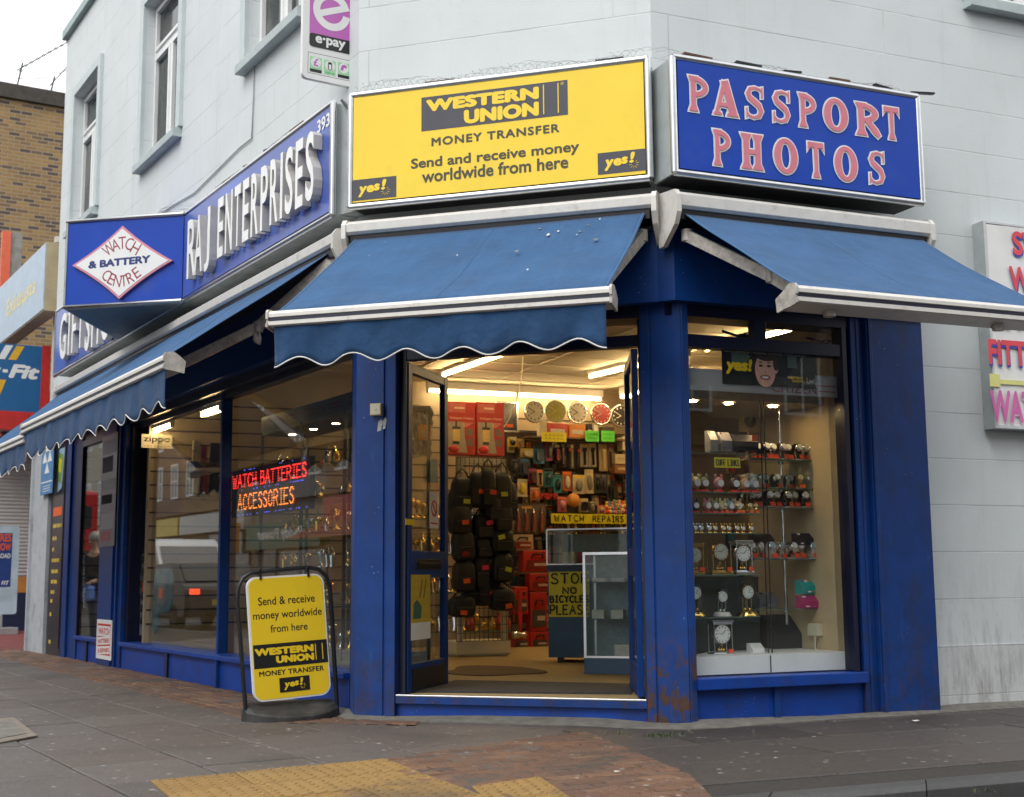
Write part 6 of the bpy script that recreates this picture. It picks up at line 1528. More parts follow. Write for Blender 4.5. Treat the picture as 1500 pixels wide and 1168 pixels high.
for z in zs: b = MB(); b.box(.022,.928,.04,.39,z-.008,z); part('shelf', b, cm((.08,.13,.16)), o)
for k, (z, y) in enumerate(((zs[0],.1),(zs[1],.06),(zk0+.002,.05))):
    for i in range(5 if k < 2 else 2):
        x = .05+.17*i+(.2 if k == 2 else 0); b = MB(); h = (.035,.075,.11)[k]; w_ = (.13,.12,.24)[k]; b.box(0,w_*.9,0,.12,0,h); b.box(.01,w_*.9-.01,-.002,0,h*.3,h*.6)
        solo('white_carton', b, cm(rr.choice([(.60,.58,.54),(.55,.53,.50),(.45,.46,.48)])), f"small white carton on the {('top','middle','bottom')[k]} shelf of the glass cabinet", 'carton', CB.mat(x,-y-.04,z), 'white cartons in the glass cabinet', bevel=.003)
# ------------------------------------------------------------------ right window display
def rpx(x, y, n): return FR.px(x, y, n)
b = MB(); b.prism([(.06,.12),(1.372,.12),(1.372,1.1),(.95,1.1),(.30,.42),(.06,.36)],.322,.445); solo('display_plinth', b, WHITE, 'white boxed plinth along the foot of the right window display', 'plinth', MR)
b = MB(); b.box(.70,.706,.115,.12,.325,.44); part('plinth_joint', b, DARKMETAL, bpy.data.objects['display_plinth'])
zs_ = rpx(1100,589,-.35)[1]
o = thing('display_canopy', 'grey canopy with halogen downlights above the watch display', 'canopy', MR)
b = MB(); b.prism([(.06,.30),(1.372,.30),(1.372,1.25),(.98,1.25),(.32,.55),(.06,.42)],zs_,zs_+.10); part('board', b, cm((.36,.30,.22)), o)
for i, (x, y, n) in enumerate(((1014,582,-.42),(1067,584,-.45),(1132,587,-.48),(1192,590,-.5),(1153,598,-.85),(1196,600,-.9))):
    a = rpx(x, y, n); b = MB(); b.lathe([(.045,-.002),(.05,-.006),(.035,-.010)], (a[0],-n,zs_), 16, caps=False); part('downlight_ring', b, SILVER, o)
    b = MB(); b.lathe([(.0,-.009),(.034,-.0085)], (a[0],-n,zs_), 14); part('downlight', b, DLIGHT, o)
a = rpx(1012,540,-.10); c = rpx(1240,583,-.10)
o = thing('watch_brand_band', 'grey CITIZEN header band across the top of the right window', 'header band', FR.mat(.052,-.075,0))
z1 = a[1]; z0 = z1-.155
b = MB(); b.box(0,1.28,0,.008,z0,z1); part('band', b, GREYBAND, o)
CITR = pm('dull_red_lettering', (.24,.035,.05), .5)
t = MB(); a = rpx(1131,561,-.075); c = rpx(1196,578,-.075); text(t, 'CITIZEN', a[0]-.052, c[0]-.052, c[1], a[1], y=-.002, bold=.0)
for k in range(2): a = rpx(1199,564+8*k,-.075); t.box(a[0]-.052, a[0]+.10, -.002, -.001, a[1]-.012, a[1]-.004)
part('lettering', t, CITR, o)
# girl poster
a = rpx(1057,509,-.068); c = rpx(1195,570,-.068); o = thing('yes_poster', 'black money transfer poster with a smiling face inside the right window', 'poster', FR.mat(a[0],-.068,c[1])); W_, H__ = c[0]-a[0], a[1]-c[1]
b = MB(); b.box(0,W_,0,.003,0,H__); part('sheet', b, cm((.010,.011,.010),.35), o)
b = MB(); b.add([(W_*.10,-.0005,H__*.45),(W_*.2,-.0005,H__*.35),(W_*.30,-.0005,H__*.8),(W_*.22,-.0005,H__),(W_*.1,-.0005,H__)], [(0,1,2,3,4)]); b.box(W_*.70,W_*.80,-.0006,0,H__*.55,H__); part('background_shape', b, cm((.12,.18,.14)), o)
fx, fz = W_*.46, H__*.44
b = MB(); b.lathe([(H__*.60,0),(H__*.60,.0005)], (fx,-.0012,fz+H__*.16), 24, axis='y', sx=.78, sy=.92); part('hair', b, HAIRD, o)
b = MB(); b.lathe([(H__*.40,0),(H__*.40,.0004)], (fx+H__*.03,-.0034,fz+H__*.50), 24, axis='y', sx=1.05, sy=.62); b.lathe([(H__*.14,0),(H__*.14,.0004)], (fx+H__*.33,-.0036,fz+H__*.22), 14, axis='y', sx=.7, sy=1.6); part('hair', b, cm((.03,.018,.012)), o)
b = MB(); b.lathe([(H__*.50,0),(H__*.50,.0005)], (fx-H__*.02,-.0024,fz), 28, axis='y', sx=.66, sy=.96); b.lathe([(H__*.12,0),(H__*.12,.0004)], (fx+H__*.32,-.0022,fz+.01), 14, axis='y', sx=.6); part('face', b, cm((.72,.42,.31)), o)
b = MB()
for s in (-1,1):
    b.lathe([(H__*.045,0),(H__*.045,.0004)], (fx-H__*.03+s*H__*.13,-.0032,fz+H__*.12), 12, axis='y', sx=1.5, sy=.8)
    b.add([(fx-H__*.03+s*H__*.13-H__*.08,-.0032,fz+H__*.20),(fx-H__*.03+s*H__*.13+H__*.08,-.0032,fz+H__*.20),(fx-H__*.03+s*H__*.13,-.0032,fz+H__*.24)], [(0,1,2)])
part('eyes', b, HAIRD, o)
b = MB(); b.add([(fx-H__*.06,-.0032,fz-H__*.07),(fx+H__*.02,-.0032,fz-H__*.07),(fx-H__*.02,-.0032,fz-H__*.02)], [(0,1,2)]); part('nose', b, cm((.36,.17,.11)), o)
b = MB(); b.lathe([(H__*.15,0),(H__*.15,.0004)], (fx-H__*.03,-.0032,fz-H__*.20), 16, axis='y', sx=1.15, sy=.5); part('mouth', b, cm((.35,.06,.06)), o)
b = MB(); b.lathe([(H__*.11,0),(H__*.11,.0004)], (fx-H__*.03,-.0040,fz-H__*.20), 16, axis='y', sy=.30); part('teeth', b, WHITE, o)
t = MB(); text(t, 'can i send & receive money from here?', W_*.02, W_*.90, H__*.86, H__*.965, y=-.0045); text(t, 'yes!', W_*.92, W_*.985, H__*.12, H__*.28, y=-.0045, shear=.15); t.box(W_*.66,W_*.665,-.0045,-.004,H__*.12,H__*.13); part('lettering', t, cm((.62,.63,.60)), o)
t = MB(); text(t, 'yes!', W_*.035, W_*.315, H__*.28, H__*.72, y=-.0030, bold=.05, shear=.12); text(t, 'WESTERN', W_*.69, W_*.85, H__*.24, H__*.31, y=-.0045, bold=.04); text(t, 'UNION', W_*.74, W_*.85, H__*.15, H__*.22, y=-.0045, bold=.04); t.box(W_*.90,W_*.905,-.0045,-.004,H__*.15,H__*.31); part('logo_lettering', t, YELLOW, o)
# window shelves
GLS = pm('green_glass_edge', (.10,.16,.12), .15, var=.1)
SH = []
for i, y in enumerate((664,721,752,781,842,904)):
    n = -.30; z = rpx(1060, y, n)[1]; u1 = rpx(1114, y, n)[0]; b = MB(); b.box(.055,u1,.30,.62,z-.006,z); SH.append((z, n))
    o = solo('glass_shelf', b, CASEGLASS, f"{ord_(i)} glass shelf from the top in the clock display", 'shelf', MR, 'glass shelves of the clock display')
    b = MB(); b.box(.055,u1,.297,.30,z-.007,z+.001); part('front_edge', b, GLS, o)
SR_ = []
for i, y in enumerate((674,716,744,819,892)):
    n = -.48; z = rpx(1160, y, n)[1]; u0 = rpx(1098, y, n)[0]; u1 = rpx(1206, y, n)[0]; SR_.append((z, u0, u1))
    b = MB(); b.prism([(u0,.48),(u1-.02,.48),(u1-.10,.74),(u0,.74)], z-.006, z); o = solo('glass_shelf', b, CASEGLASS, f"{ord_(i)} glass shelf from the top in the wristwatch display", 'shelf', MR, 'glass shelves of the watch display')
    b = MB(); b.box(u0,u1-.02,.477,.48,z-.007,z+.001); part('front_edge', b, GLS, o)
for x, lab in ((1117,'left'),(1122.5,'right')):
    a = rpx(x, 700, -.28); b = MB(); b.box(a[0]-.0035,a[0]+.0035,.28,.285,.445,zs_); solo('glass_joint', b, DARKMETAL, f'thin dark vertical glass joint between the two displays, {lab} one', 'joint', MR)
a = rpx(1145, 700, -.62); b = MB(); b.tube([(a[0],.62,SR_[-1][0]-.12),(a[0],.62,zs_)], .011, 0, 10); o = solo('display_pole', b, SILVER, 'slim chrome pole carrying the wristwatch shelves', 'pole', MR)
for k, (z,_,_) in enumerate(SR_): b = MB(); b.lathe([(.02,-.01),(.02,.01)], (a[0],.62,z-.014), 12); part('collar', b, SILVER, o)
# wristwatches: three colourings, shared meshes
def watch_proto(strap, dial, tagc):
    o = thing('wristwatch', 'wristwatch', 'watch', None)
    b = MB(); pts = [(0,.03*math.cos(t)+.0,.048+.046*math.sin(t)) for t in [PI*(-.42+1.84*i/12)/1.0 for i in range(13)]]
    pts = [(0, .026*math.cos(R(-60+300*i/12)), .042+.036*math.sin(R(-60+300*i/12))) for i in range(13)]
    for i in range(12):
        p, q = pts[i], pts[i+1]; b.add([(-.011,p[1],p[2]),(.011,p[1],p[2]),(.011,q[1],q[2]),(-.011,q[1],q[2])], [(0,1,2,3)])
    part('strap', b, strap, o, solid=.003)
    b = MB(); b.lathe([(.019,-.004),(.02,.004),(.016,.006)], (0,0,0), 14, axis='y'); b.xf(Matrix.Translation((0,-.024,.062)) @ Matrix.Rotation(R(-24), 4, 'X')); part('watch_case', b, SILVER if strap is not GOLD else GOLD, o)
    b = MB(); b.lathe([(.015,0),(.015,.001)], (0,0,0), 12, axis='y'); b.xf(Matrix.Translation((0,-.0305,.0645)) @ Matrix.Rotation(R(-24), 4, 'X')); part('dial', b, dial, o)
    b = MB(); b.obox((0.008,-.034,.016), .030, .003, .022, (R(-20),0,.1)); part('price_tag', b, tagc, o)
    b = MB(); b.box(-.016,.016,-.03,.03,0,.007); part('stand', b, cm((.5,.48,.45)), o); return o
TAGR = pm('red_price_tag', (.75,.07,.02), .5)
PRO = [watch_proto(BAG, DIAL, TAGR), watch_proto(SILVER, DIAL, TAGR), watch_proto(cm((.06,.03,.02)), cm((.7,.66,.56)), TAGR), watch_proto(GOLD, cm((.6,.5,.3)), ORANGE), watch_proto(cm((.62,.58,.55)), cm((.3,.4,.45)), TAGR)]
rr = random.Random(12); used_p = set()
def put_watch(k, Mx, label, group):
    p = PRO[k]
    if k not in used_p: used_p.add(k); p.matrix_world = Mx; p['label'] = label; p['group'] = group; return p
    return dup(p, Mx, label, group)
KIND_ = ['black strapped','silver braceleted','brown strapped','gold coloured','pale strapped']
for i, (z, u0, u1) in enumerate(SR_):
    if i == 4: continue
    nn = (9, 6, 8, 7)[i]
    for j in range(nn):
        k = rr.choice((0,0,1,2,0) if i != 3 else (1,1,4,1)); 
        if i == 1: k = rr.choice((4,3,1,0))
        s = 1.6 if i != 1 else 1.4
        put_watch(k, FR.mat(u0+.03+(u1-u0-.10)*j/(nn-1), -.53-.03*(j%2), z, rr.uniform(-.35,.35)) @ Matrix.Scale(s, 4), f"{KIND_[k]} wristwatch with a red tag on the {ord_(i)} shelf of the watch display", 'wristwatches on glass shelves')
for i, (z, u0, u1) in enumerate(SR_):
    if i == 4: continue
    for j in range(6):
        k = rr.choice((0,1,2,3,0)); put_watch(k, FR.mat(u0+.04+(u1-u0-.14)*j/5, -.65-.02*(j%2), z, rr.uniform(-.4,.4)) @ Matrix.Scale(1.45, 4), f"{KIND_[k]} wristwatch standing in the back row of the {ord_(i)} watch shelf", 'wristwatches on glass shelves')
for j in range(6):
    put_watch(3, FR.mat(.50+.055*j, -.36-.02*(j%2), SH[2][0], rr.uniform(-.3,.3)), 'gold coloured wristwatch at the right end of the third clock shelf', 'wristwatches on glass shelves')
# colourful watch boxes on the lowest shelf, black boxes
z, u0, u1 = SR_[4]
def obj_box(name, lab, cat, x0, x1, y0, y1, n, mats, F=FR, dep=.08):
    a = F.px(x0,y0,n); c = F.px(x1,y1,n); W_, H__ = c[0]-a[0], a[1]-c[1]; o = thing(name, lab, cat, F.mat(a[0],n,c[1]))
    b = MB(); b.prism([(-.0,0),(-.005,H__*.55),(dep*.6,H__),(dep,H__),(dep,0)], 0, W_, axis='x'); part('body', b, mats[0], o, bevel=.004)
    for i, m_ in enumerate(mats[1:]):
        b = MB(); x = W_*(.2+.6*i/max(1,len(mats)-1)); b.add([(x,-.004,H__*.12),(x+W_*.16,-.004,H__*.12),(x+W_*.12,dep*.5,H__*.97),(x-W_*.04,dep*.5,H__*.97)], [(0,1,2,3)]); part('watch_band', b, m_, o, solid=.004)
    return o
obj_box('watch_box', 'teal box of striped childrens watches on the lowest watch shelf', 'box', 1173,1199,850,870,-.50,[cm((.01,.36,.34)),cm((.05,.15,.5)),WHITE,cm((.6,.15,.04))])
obj_box('watch_box', 'pink box of watches with orange tags on the lowest watch shelf', 'box', 1174,1206,873,891,-.47,[cm((.42,.02,.14)),WHITE,cm((.36,.05,.3))])
obj_box('watch_box', 'black watch box standing on the fourth watch shelf', 'box', 1168,1192,781,799,-.50,[BAG,WHITE])
obj_box('watch_box', 'dark watch box behind the silver watches, left', 'box', 1104,1134,782,800,-.62,[BAG,cm((.02,.02,.02))])
obj_box('sunglass_stand', 'grey dome stand of dark sunglasses on the lowest watch shelf', 'stand', 1112,1139,868,890,-.55,[cm((.10,.10,.11)),BAG,cm((.25,.27,.3))])
obj_box('display_case', 'large black case on the plinth below the watch shelves', 'case', 1133,1186,902,961,-.7,[BAG,cm((.014,.014,.015))], dep=.25)
obj_box('cuff_link_box', 'black cuff link box with a red square on the top shelf', 'box', 1075,1111,635,662,-.40,[cm((.008,.009,.016)),cm((.02,.02,.03))])
a = rpx(1100,637,-.39); b = MB(); b.box(a[0],a[0]+.05,-.39*-1-.012,-.39*-1-.010,a[1]-.05,a[1]); part('price_sticker', b, ORANGE, None); _o = bpy.data.objects['price_sticker']; 
for ob in bpy.data.objects:
    if ob.name.startswith('price_sticker') and ob.parent is None: tag(ob, 'red square price sticker on the black cuff link box', 'sticker'); ob.matrix_world = MR
obj_box('gift_box', 'pale pink gift box on the top shelf of the clock display', 'box', 1040,1052,630,662,-.42,[cm((.35,.34,.36)),cm((.5,.2,.12))])
obj_box('gift_box', 'grey and maroon gift box left of the cuff link box', 'box', 1056,1073,632,662,-.42,[cm((.28,.26,.30)),cm((.25,.08,.10))])
o, W_, H__, y = flat_sign('cuff_links_sign', 'yellow hand lettered CUFF LINKS card hanging in the clock display', 'card', FR, -.31, (1046,670), (1084,686), NEONY, .004)
t = MB(); hand(t, 'CUFF LINKS', W_*.06, W_*.94, H__*.2, H__*.8, y-.003, 0, .0028, gap=.35); part('lettering', t, INK, o)
for x0,x1,y0,y1,cs_,lab in ((1081,1114,599,634,((.50,.42,.25),(.05,.045,.04)),'cream poster of a big dark watch at the back of the display'),(1117,1133,602,630,((.06,.04,.035),(.3,.1,.05)),'dark watch poster right of the cream one'),(1136,1168,600,628,((.03,.11,.25),(.4,.36,.3)),'blue watch poster at the back of the display'),(1170,1181,601,618,((.55,.42,.2),(.3,.1,.05)),'small tan card right of the blue poster')):
    o, W_, H__, y = flat_sign('watch_poster', lab, 'poster', FR, -1.15, (x0,y0), (x1,y1), cm(cs_[0]), .01)
    b = MB(); b.lathe([(H__*.32,0),(H__*.32,.002)], (W_*.5,y-.002,H__*.5), 20, axis='y', sx=.9 if W_ > H__*.8 else .6); part('picture', b, cm(cs_[1]), o)
    b = MB(); b.obox((W_*.52,y-.006,H__*.55), W_*.06, .003, H__*.3, (0,.6,0)); part('highlight', b, cm((.4,.36,.28)), o)
o = thing('socket_box', 'cream electric socket box low on the tan end panel', 'socket', MR); 
b = MB(); a = rpx(1228,922,-.45); b.box(1.33,1.375,.42,.56,a[1]-.045,a[1]+.045); part('body', b, CREAM, o, bevel=.006); b = MB(); b.tube([(1.35,.49,a[1]-.045),(1.35,.50,a[1]-.15),(1.34,.47,.45)], .008, 0, 6); part('lead', b, CREAM, o)
# clocks
def dome_clock(label, x, y0, y1, n, gold=False):
    a = FR.px(x, y1, n); h = FR.px(x, y0, n)[1]-a[1]; o = thing('dome_clock', label, 'clock', FR.mat(a[0], n, a[1]), 'anniversary clocks on the glass shelves'); m1 = GOLD if gold else SILVER
    b = MB(); b.lathe([(h*.30,0),(h*.30,h*.05),(h*.26,h*.09),(h*.25,h*.13),(h*.2,h*.14)], (0,0,0), 20); part('base', b, GOLD if gold else cm((.55,.52,.48)), o)
    b = MB(); b.lathe([(h*.245,h*.13),(h*.245,h*.72),(h*.22,h*.86),(h*.14,h*.96),(.0,h)], (0,0,0), 20); part('glass_dome', b, CASEGLASS, o)
    b = MB()
    for s in (-1,1): b.tube([(s*h*.13,0,h*.13),(s*h*.13,0,h*.5)], h*.014, 0, 6); b.ball((s*h*.07,0,h*.19), h*.045, h*.045, h*.045, 0, 8, 6)
    b.tube([(0,0,h*.13),(0,0,h*.5)], h*.01, 0, 6); part('columns', b, m1, o)
    b = MB(); b.lathe([(h*.17,-.01),(h*.185,.0),(h*.185,h*.06)], (0,0,h*.64), 20, axis='y'); part('bezel', b, m1, o)
    b = MB(); b.lathe([(h*.165,0),(h*.165,.002)], (0,-h*.06-.004,h*.64), 20, axis='y'); d_ = part('dial', b, DIAL, o)
    b = MB(); b.tube([(0,-h*.06-.006,h*.64),(h*.06,-h*.06-.006,h*.72)], h*.008, 0, 4); b.tube([(0,-h*.06-.006,h*.64),(h*.10,-h*.06-.006,h*.62)], h*.007, 0, 4)
    for k in range(12): q = PI*k/6; b.box(h*.13*math.cos(q)-h*.01,h*.13*math.cos(q)+h*.01,-h*.06-.0065,-h*.06-.0055,h*.64+h*.13*math.sin(q)-h*.014,h*.64+h*.13*math.sin(q)+h*.014)
    part('hands', b, INK, d_)
    return o, h
def frame_clock(label, x, y0, y1, n, wd, drum=False, gold=False):
    a = FR.px(x, y1, n); h = FR.px(x, y0, n)[1]-a[1]; w_ = wd*h; o = thing('mantel_clock', label, 'clock', FR.mat(a[0], n, a[1]), 'carriage clocks on the glass shelves'); m1 = GOLD if gold else SILVER
    b = MB(); b.box(-w_/2,w_/2,-.04,.06,0,h*.09); b.box(-w_*.46,w_*.46,-.035,.055,h*.09,h*.13); part('base', b, m1, o, bevel=.003)
    b = MB()
    for s in (-1,1):
        for yy in (-.03,.05): b.tube([(s*w_*.42,yy,h*.13),(s*w_*.42,yy,h*(.88 if not drum else .66))], h*.018, 0, 8)
    part('columns', b, m1, o)
    if not drum:
        b = MB(); b.box(-w_*.5,w_*.5,-.04,.06,h*.93,h); b.box(-w_*.46,w_*.46,-.036,.056,h*.88,h*.93); part('top', b, m1, o, bevel=.003)
    rz = h*(.62 if not drum else .72); r_ = min(w_*.36, h*.25)
    b = MB(); b.lathe([(r_,.0),(r_*1.12,.012),(r_*1.12,.05)], (0,.03,rz), 22, axis='y'); part('bezel', b, m1, o)
    b = MB(); b.lathe([(r_,0),(r_,.002)], (0,-.021,rz), 22, axis='y'); d_ = part('dial', b, DIAL if not gold else cm((.45,.46,.38)), o)
    b = MB(); b.tube([(0,-.025,rz),(r_*.4,-.025,rz+r_*.45)], h*.009, 0, 4); b.tube([(0,-.025,rz),(-r_*.6,-.025,rz+r_*.1)], h*.008, 0, 4)
    for k in range(12): q = PI*k/6; b.box(r_*.82*math.cos(q)-r_*.05,r_*.82*math.cos(q)+r_*.05,-.0245,-.0235,rz+r_*.82*math.sin(q)-r_*.08,rz+r_*.82*math.sin(q)+r_*.08)
    part('hands', b, INK, d_)
    b = MB()
    for s in (-1,0,1): b.ball((s*w_*.12,0,h*.20), h*.04, h*.04, h*.04, 0, 8, 6); b.tube([(s*w_*.12,0,h*.2),(0,0,h*.42)], h*.008, 0, 5)
    part('pendulum', b, GOLD, o)
    b = MB(); b.obox((w_*.3,-.046,h*.17), .04, .003, .028, (0,.1,0)); part('price_tag', b, TAGR, o)
nf_ = -.38
frame_clock('gold carriage clock half hidden by the corner post', 1017, 796, 842, nf_, .62, False, True)
frame_clock('brass drum topped clock between two carriage clocks', 1055, 796, 842, nf_, .80, True, True)
frame_clock('silver carriage clock with square top on the fifth shelf', 1088, 792, 842, nf_, .62)
dome_clock('glass domed clock half hidden by the corner post', 1018, 850, 903, nf_, True)
dome_clock('short glass domed clock on a pale base', 1058, 858, 903, nf_)
dome_clock('tall glass domed clock on a gold base', 1095, 848, 903, nf_, True)
frame_clock('large silver pillar clock on the white plinth', 1057, 908, 963, -.36, .66)
o = obj_box('card_stand', 'small white card stand on the plinth right of the big clock', 'stand', 1102,1120,943,961,-.4,[WHITE])
# figurine clocks on the two shelves above, little gilt clocks on the third
def novelty(label, u, n, z, s, col_, gild=False, grp='novelty clocks on the glass shelves'):
    o = thing('novelty_clock', label, 'clock', FR.mat(u, n, z) @ Matrix.Scale(s, 4), grp)
    b = MB(); b.lathe([(.028,0),(.030,.010),(.016,.016)], (0,0,0), 12); part('foot', b, RED if not gild else GOLD, o)
    b = MB(); b.ball((0,0,.048), .030, .022, .034, 0, 12, 8); b.ball((-.018,0,.082), .008,.008,.016,0,8,6); b.ball((.018,0,.082), .008,.008,.016,0,8,6); part('body', b, col_, o)
    b = MB(); b.lathe([(.018,0),(.018,.002)], (0,-.0225,.048), 14, axis='y'); part('dial', b, DIAL, o)
rr = random.Random(21)
cols = [cm((.55,.45,.25)),cm((.20,.22,.10)),cm((.45,.20,.22)),cm((.05,.05,.05)),cm((.5,.3,.16)),cm((.2,.25,.3))]
cn_ = ['tan','olive','pink','black','orange brown','grey blue']
for i, x in enumerate((1019,1031,1053,1076,1091,1104)): a = FR.px(x, 721, -.38); novelty(f'small {cn_[i]} novelty clock on the second shelf of the clock display', a[0], -.38, SH[1][0], 1.4, cols[i])
for i, x in enumerate((1018,1036,1047,1059,1070,1081)): a = FR.px(x, 752, -.36); novelty(f'small {cn_[(i*5+3)%6]} figure clock with a red foot on the third shelf', a[0], -.36, SH[2][0], 1.15, cols[(i*5+3)%6])
for i in range(9): a = FR.px(1018+10.2*i, 781, -.36); novelty('tiny gilt clock in the row on the fourth shelf', a[0], -.36-.015*(i%2), SH[3][0], .78, GOLD if i > 2 else SILVER, True, 'tiny gilt clocks')
# ------------------------------------------------------------------ left window display
def lpx(x, y, n): return FL.px(x, y, n)
NH = -.5
o = thing('watch_showcase', 'tall glass showcase with a grey CITIZEN header in the left window', 'showcase', ML)
za, zb_ = 2.585, 2.435
b = MB(); b.box(-3.47,-.85,.5,.515,zb_,za); b.box(-3.47,-3.455,.515,1.0,zb_,za); part('header_board', b, cm((.15,.15,.16)), o)
for i, u in enumerate((-3.40,-2.42,-1.42)):
    t = MB(); text(t, 'CITIZEN', u+.03, u+.52, zb_+.03, zb_+.115, y=-(-.498)-.0, bold=.0); 
    for k in range(2): t.box(u+.58,u+.86,.497,.4985,zb_+.05+.035*k,zb_+.062+.035*k)
    part('lettering', t, CITR, o)
b = MB()
for u in (-3.46,-2.45,-1.5,-.87):
    for yy in (.5,.98): b.box(u-.012,u+.012,yy,yy+.024,.3,zb_)
part('post', b, BLACK, o)
b = MB(); b.box(-3.46,-.87,.5,1.0,.165,.40); part('base', b, cm((.25,.24,.22)), o)
b = MB(); b.box(-3.46,-.87,.505,1.0,zb_-.03,zb_); part('canopy', b, cm((.30,.26,.2)), o)
for i in range(5): b = MB(); b.lathe([(0,-.032),(.035,-.031)], (-3.2+.52*i,.72,zb_), 12); part('downlight', b, DLIGHT, o)
GZ_ = [.40,.78,1.10,1.42,1.72,2.02]
for z in GZ_[1:]: b = MB(); b.box(-3.45,-.88,.52,.98,z-.008,z); part('glass_shelf', b, CASEGLASS, o)
ORN = []
def orn(prof, mat, n=10): return MB().lathe(prof, (0,0,0), n).mesh('ornament', [mat])
S1 = [(.03,0),(.032,.01),(.008,.03),(.01,.06),(.034,.10),(.030,.13),(.02,.135)]; S2 = [(.026,0),(.02,.02),(.028,.07),(.02,.11),(.006,.12),(.004,.15)]; S3 = [(.02,0),(.035,.03),(.035,.06),(.012,.09),(.016,.11)]
OM = [(orn(S1, GOLD),'brass cup shaped'), (orn(S2, SILVER),'silver bottle shaped'), (orn(S3, GOLD),'round brass'), (orn(S2, GOLD),'slim brass'), (orn(S3, cm((.35,.05,.04),.2)),'red glass'), (orn(S1, SILVER),'silver cup shaped')]
rr = random.Random(30)
for li, z in enumerate(GZ_):
    for j in range(15):
        me, nm = OM[rr.choice((0,0,1,2,2,3,3,4,5))]; s = rr.uniform(.9,1.5)
        ob = mk('ornament', me); ob.matrix_world = FL.mat(-3.35+.165*j+rr.uniform(-.03,.03), -rr.uniform(.56,.9), z) @ Matrix.Scale(s, 4)
        tag(ob, f'{nm} ornament on the {ord_(5-li)} shelf from the top of the glass showcase', 'ornament', 'ornaments in the glass showcase')
# light sign
n = -.26; a = lpx(342,694,n); c = lpx(430,752,n); q = lpx(342,757,n)
o = thing('led_sign', 'dark moving light sign spelling WATCH BATTERIES ACCESSORIES in red and orange dots', 'light sign', FL.mat(a[0],n,0)); W_ = c[0]-a[0]
z1 = a[1]+.02; z0 = q[1]-.01
b = MB(); b.box(-.03,W_+.35,0,.05,z0,z1); part('housing', b, BLACK, o)
RL = em('red_led', (1.0,.05,.04), 1.5); OL = em('orange_led', (1.0,.33,.06), 1.3); BLED = em('blue_led', (.12,.12,1.0), 1.6)
def zz(y, x=336): return lpx(x, y, n)[1]
t = MB(); hand(t, 'WATCH BATTERIES', 0, W_+.28, zz(717), zz(700), -.002, 0, .0065, dots=.022, gap=.3); part('red_letters', t, RL, o)
t = MB(); x0 = lpx(349,745,n)[0]-a[0]; hand(t, 'ACCESSORIES', x0, W_, zz(748,345), zz(727,345), -.002, 0, .006, dots=.021, gap=.35); part('orange_letters', t, OL, o)
t = MB(); rr = random.Random(2)
for k in range(46): x = W_*rr.uniform(0,1.2); z = rr.choice((z1-.012, z0+.015, zz(722))); t.box(x-.004,x+.004,-.006,-.002,z-.004,z+.004)
part('blue_lights', t, BLED, o)
# zippo plate, stock on a slat shelf
o, W_, H__, y = flat_sign('zippo_sign', 'cream sign plate lettered zippo in the left window', 'sign', FR, -7.36, (207.5,636), (252,657.5), CREAM, .012)
t = MB(); text(t, 'zippo', W_*.06, W_*.93, H__*.32, H__*.88, y=y-.001, bold=.02); part('lettering', t, INK, o); t = MB(); text(t, 'WINDPROOF LIGHTERS'[:0] or '- - - - - - - -', W_*.08, W_*.9, H__*.12, H__*.17, y=y-.001); part('red_rule', t, DRED, o)
for i, (y_, lab) in enumerate(((676,'upper'),(722,'lower'))):
    a = FR.px(280, y_, -6.9); c = FR.px(322, y_, -6.9); b = MB(); b.box(a[0],c[0]+.1,0,.5,-.025,0); solo('stock_shelf', b, cm((.09,.075,.06)), f'{lab} dark shelf on the slatted wall behind the left window', 'shelf', FR.mat(0,-6.9,a[1]))
    rr = random.Random(40+i)
    for j, (c_, lb) in enumerate((((.40,.35,.27),'pale'),((.30,.03,.02),'red'),((.02,.02,.02),'black'),((.45,.10,.03),'orange'))):
        b = MB(); w_ = rr.uniform(.05,.1); h = rr.uniform(.14,.26); b.box(0,w_,0,.1,0,h); b.box(.01,w_-.01,-.002,0,h*.3,h*.7); solo('stock_box', b, cm(c_), f'small {lb} box on the {lab} slatwall shelf', 'box', FR.mat(a[0]+.03+.095*j,-6.95,a[1]), bevel=.003)
# teal padded packs with orange tags at the bottom of the window, straps on a white card
for i, (x, y, w_, h, lab) in enumerate(((219,858,26,62,'teal and grey padded pack with an orange tag, upper left'),(243,866,22,66,'teal and grey padded pack with an orange tag, upper right'),(222,903,26,52,'teal and grey padded pack with an orange tag, lowest'))):
    n = -.235-.003*i; a = lpx(x, y, n); k = (lpx(x+6, y, n)[0]-lpx(x-6, y, n)[0])/12; kz = (lpx(x, y-10, n)[1]-lpx(x, y+10, n)[1])/20; W_, H__ = w_*k*.8, h*kz
    o = thing('padded_pack', lab, 'padded pack', FL.mat(a[0], n, a[1]), 'padded packs low in the left window')
    def sup(a_, c_): 
        t_ = PI*(c_-.5); p_ = 2*PI*a_; f_ = lambda v: math.copysign(abs(v)**.6, v)
        return (W_/2*f_(math.cos(t_))*f_(math.cos(p_)), .04*f_(math.cos(t_))*f_(math.sin(p_)), H__/2*f_(math.sin(t_)))
    b = MB(); b.grid(sup, 20, 12); part('rim', b, cm((.015,.13,.17)), o)
    b = MB(); b.prism(rrect(-W_*.34,W_*.34,-H__*.30,H__*.38,W_*.15,5), -.075, -.04, axis='y'); b.xf(Matrix.Translation((0,.02,0))); part('grey_window', b, cm((.22,.22,.22)), o, bevel=.012)
    b = MB(); b.obox((W_*.02,-.061,-H__*.05), W_*.30, .003, H__*.22, (0,.12,0)); part('price_tag', b, ORANGE, o)
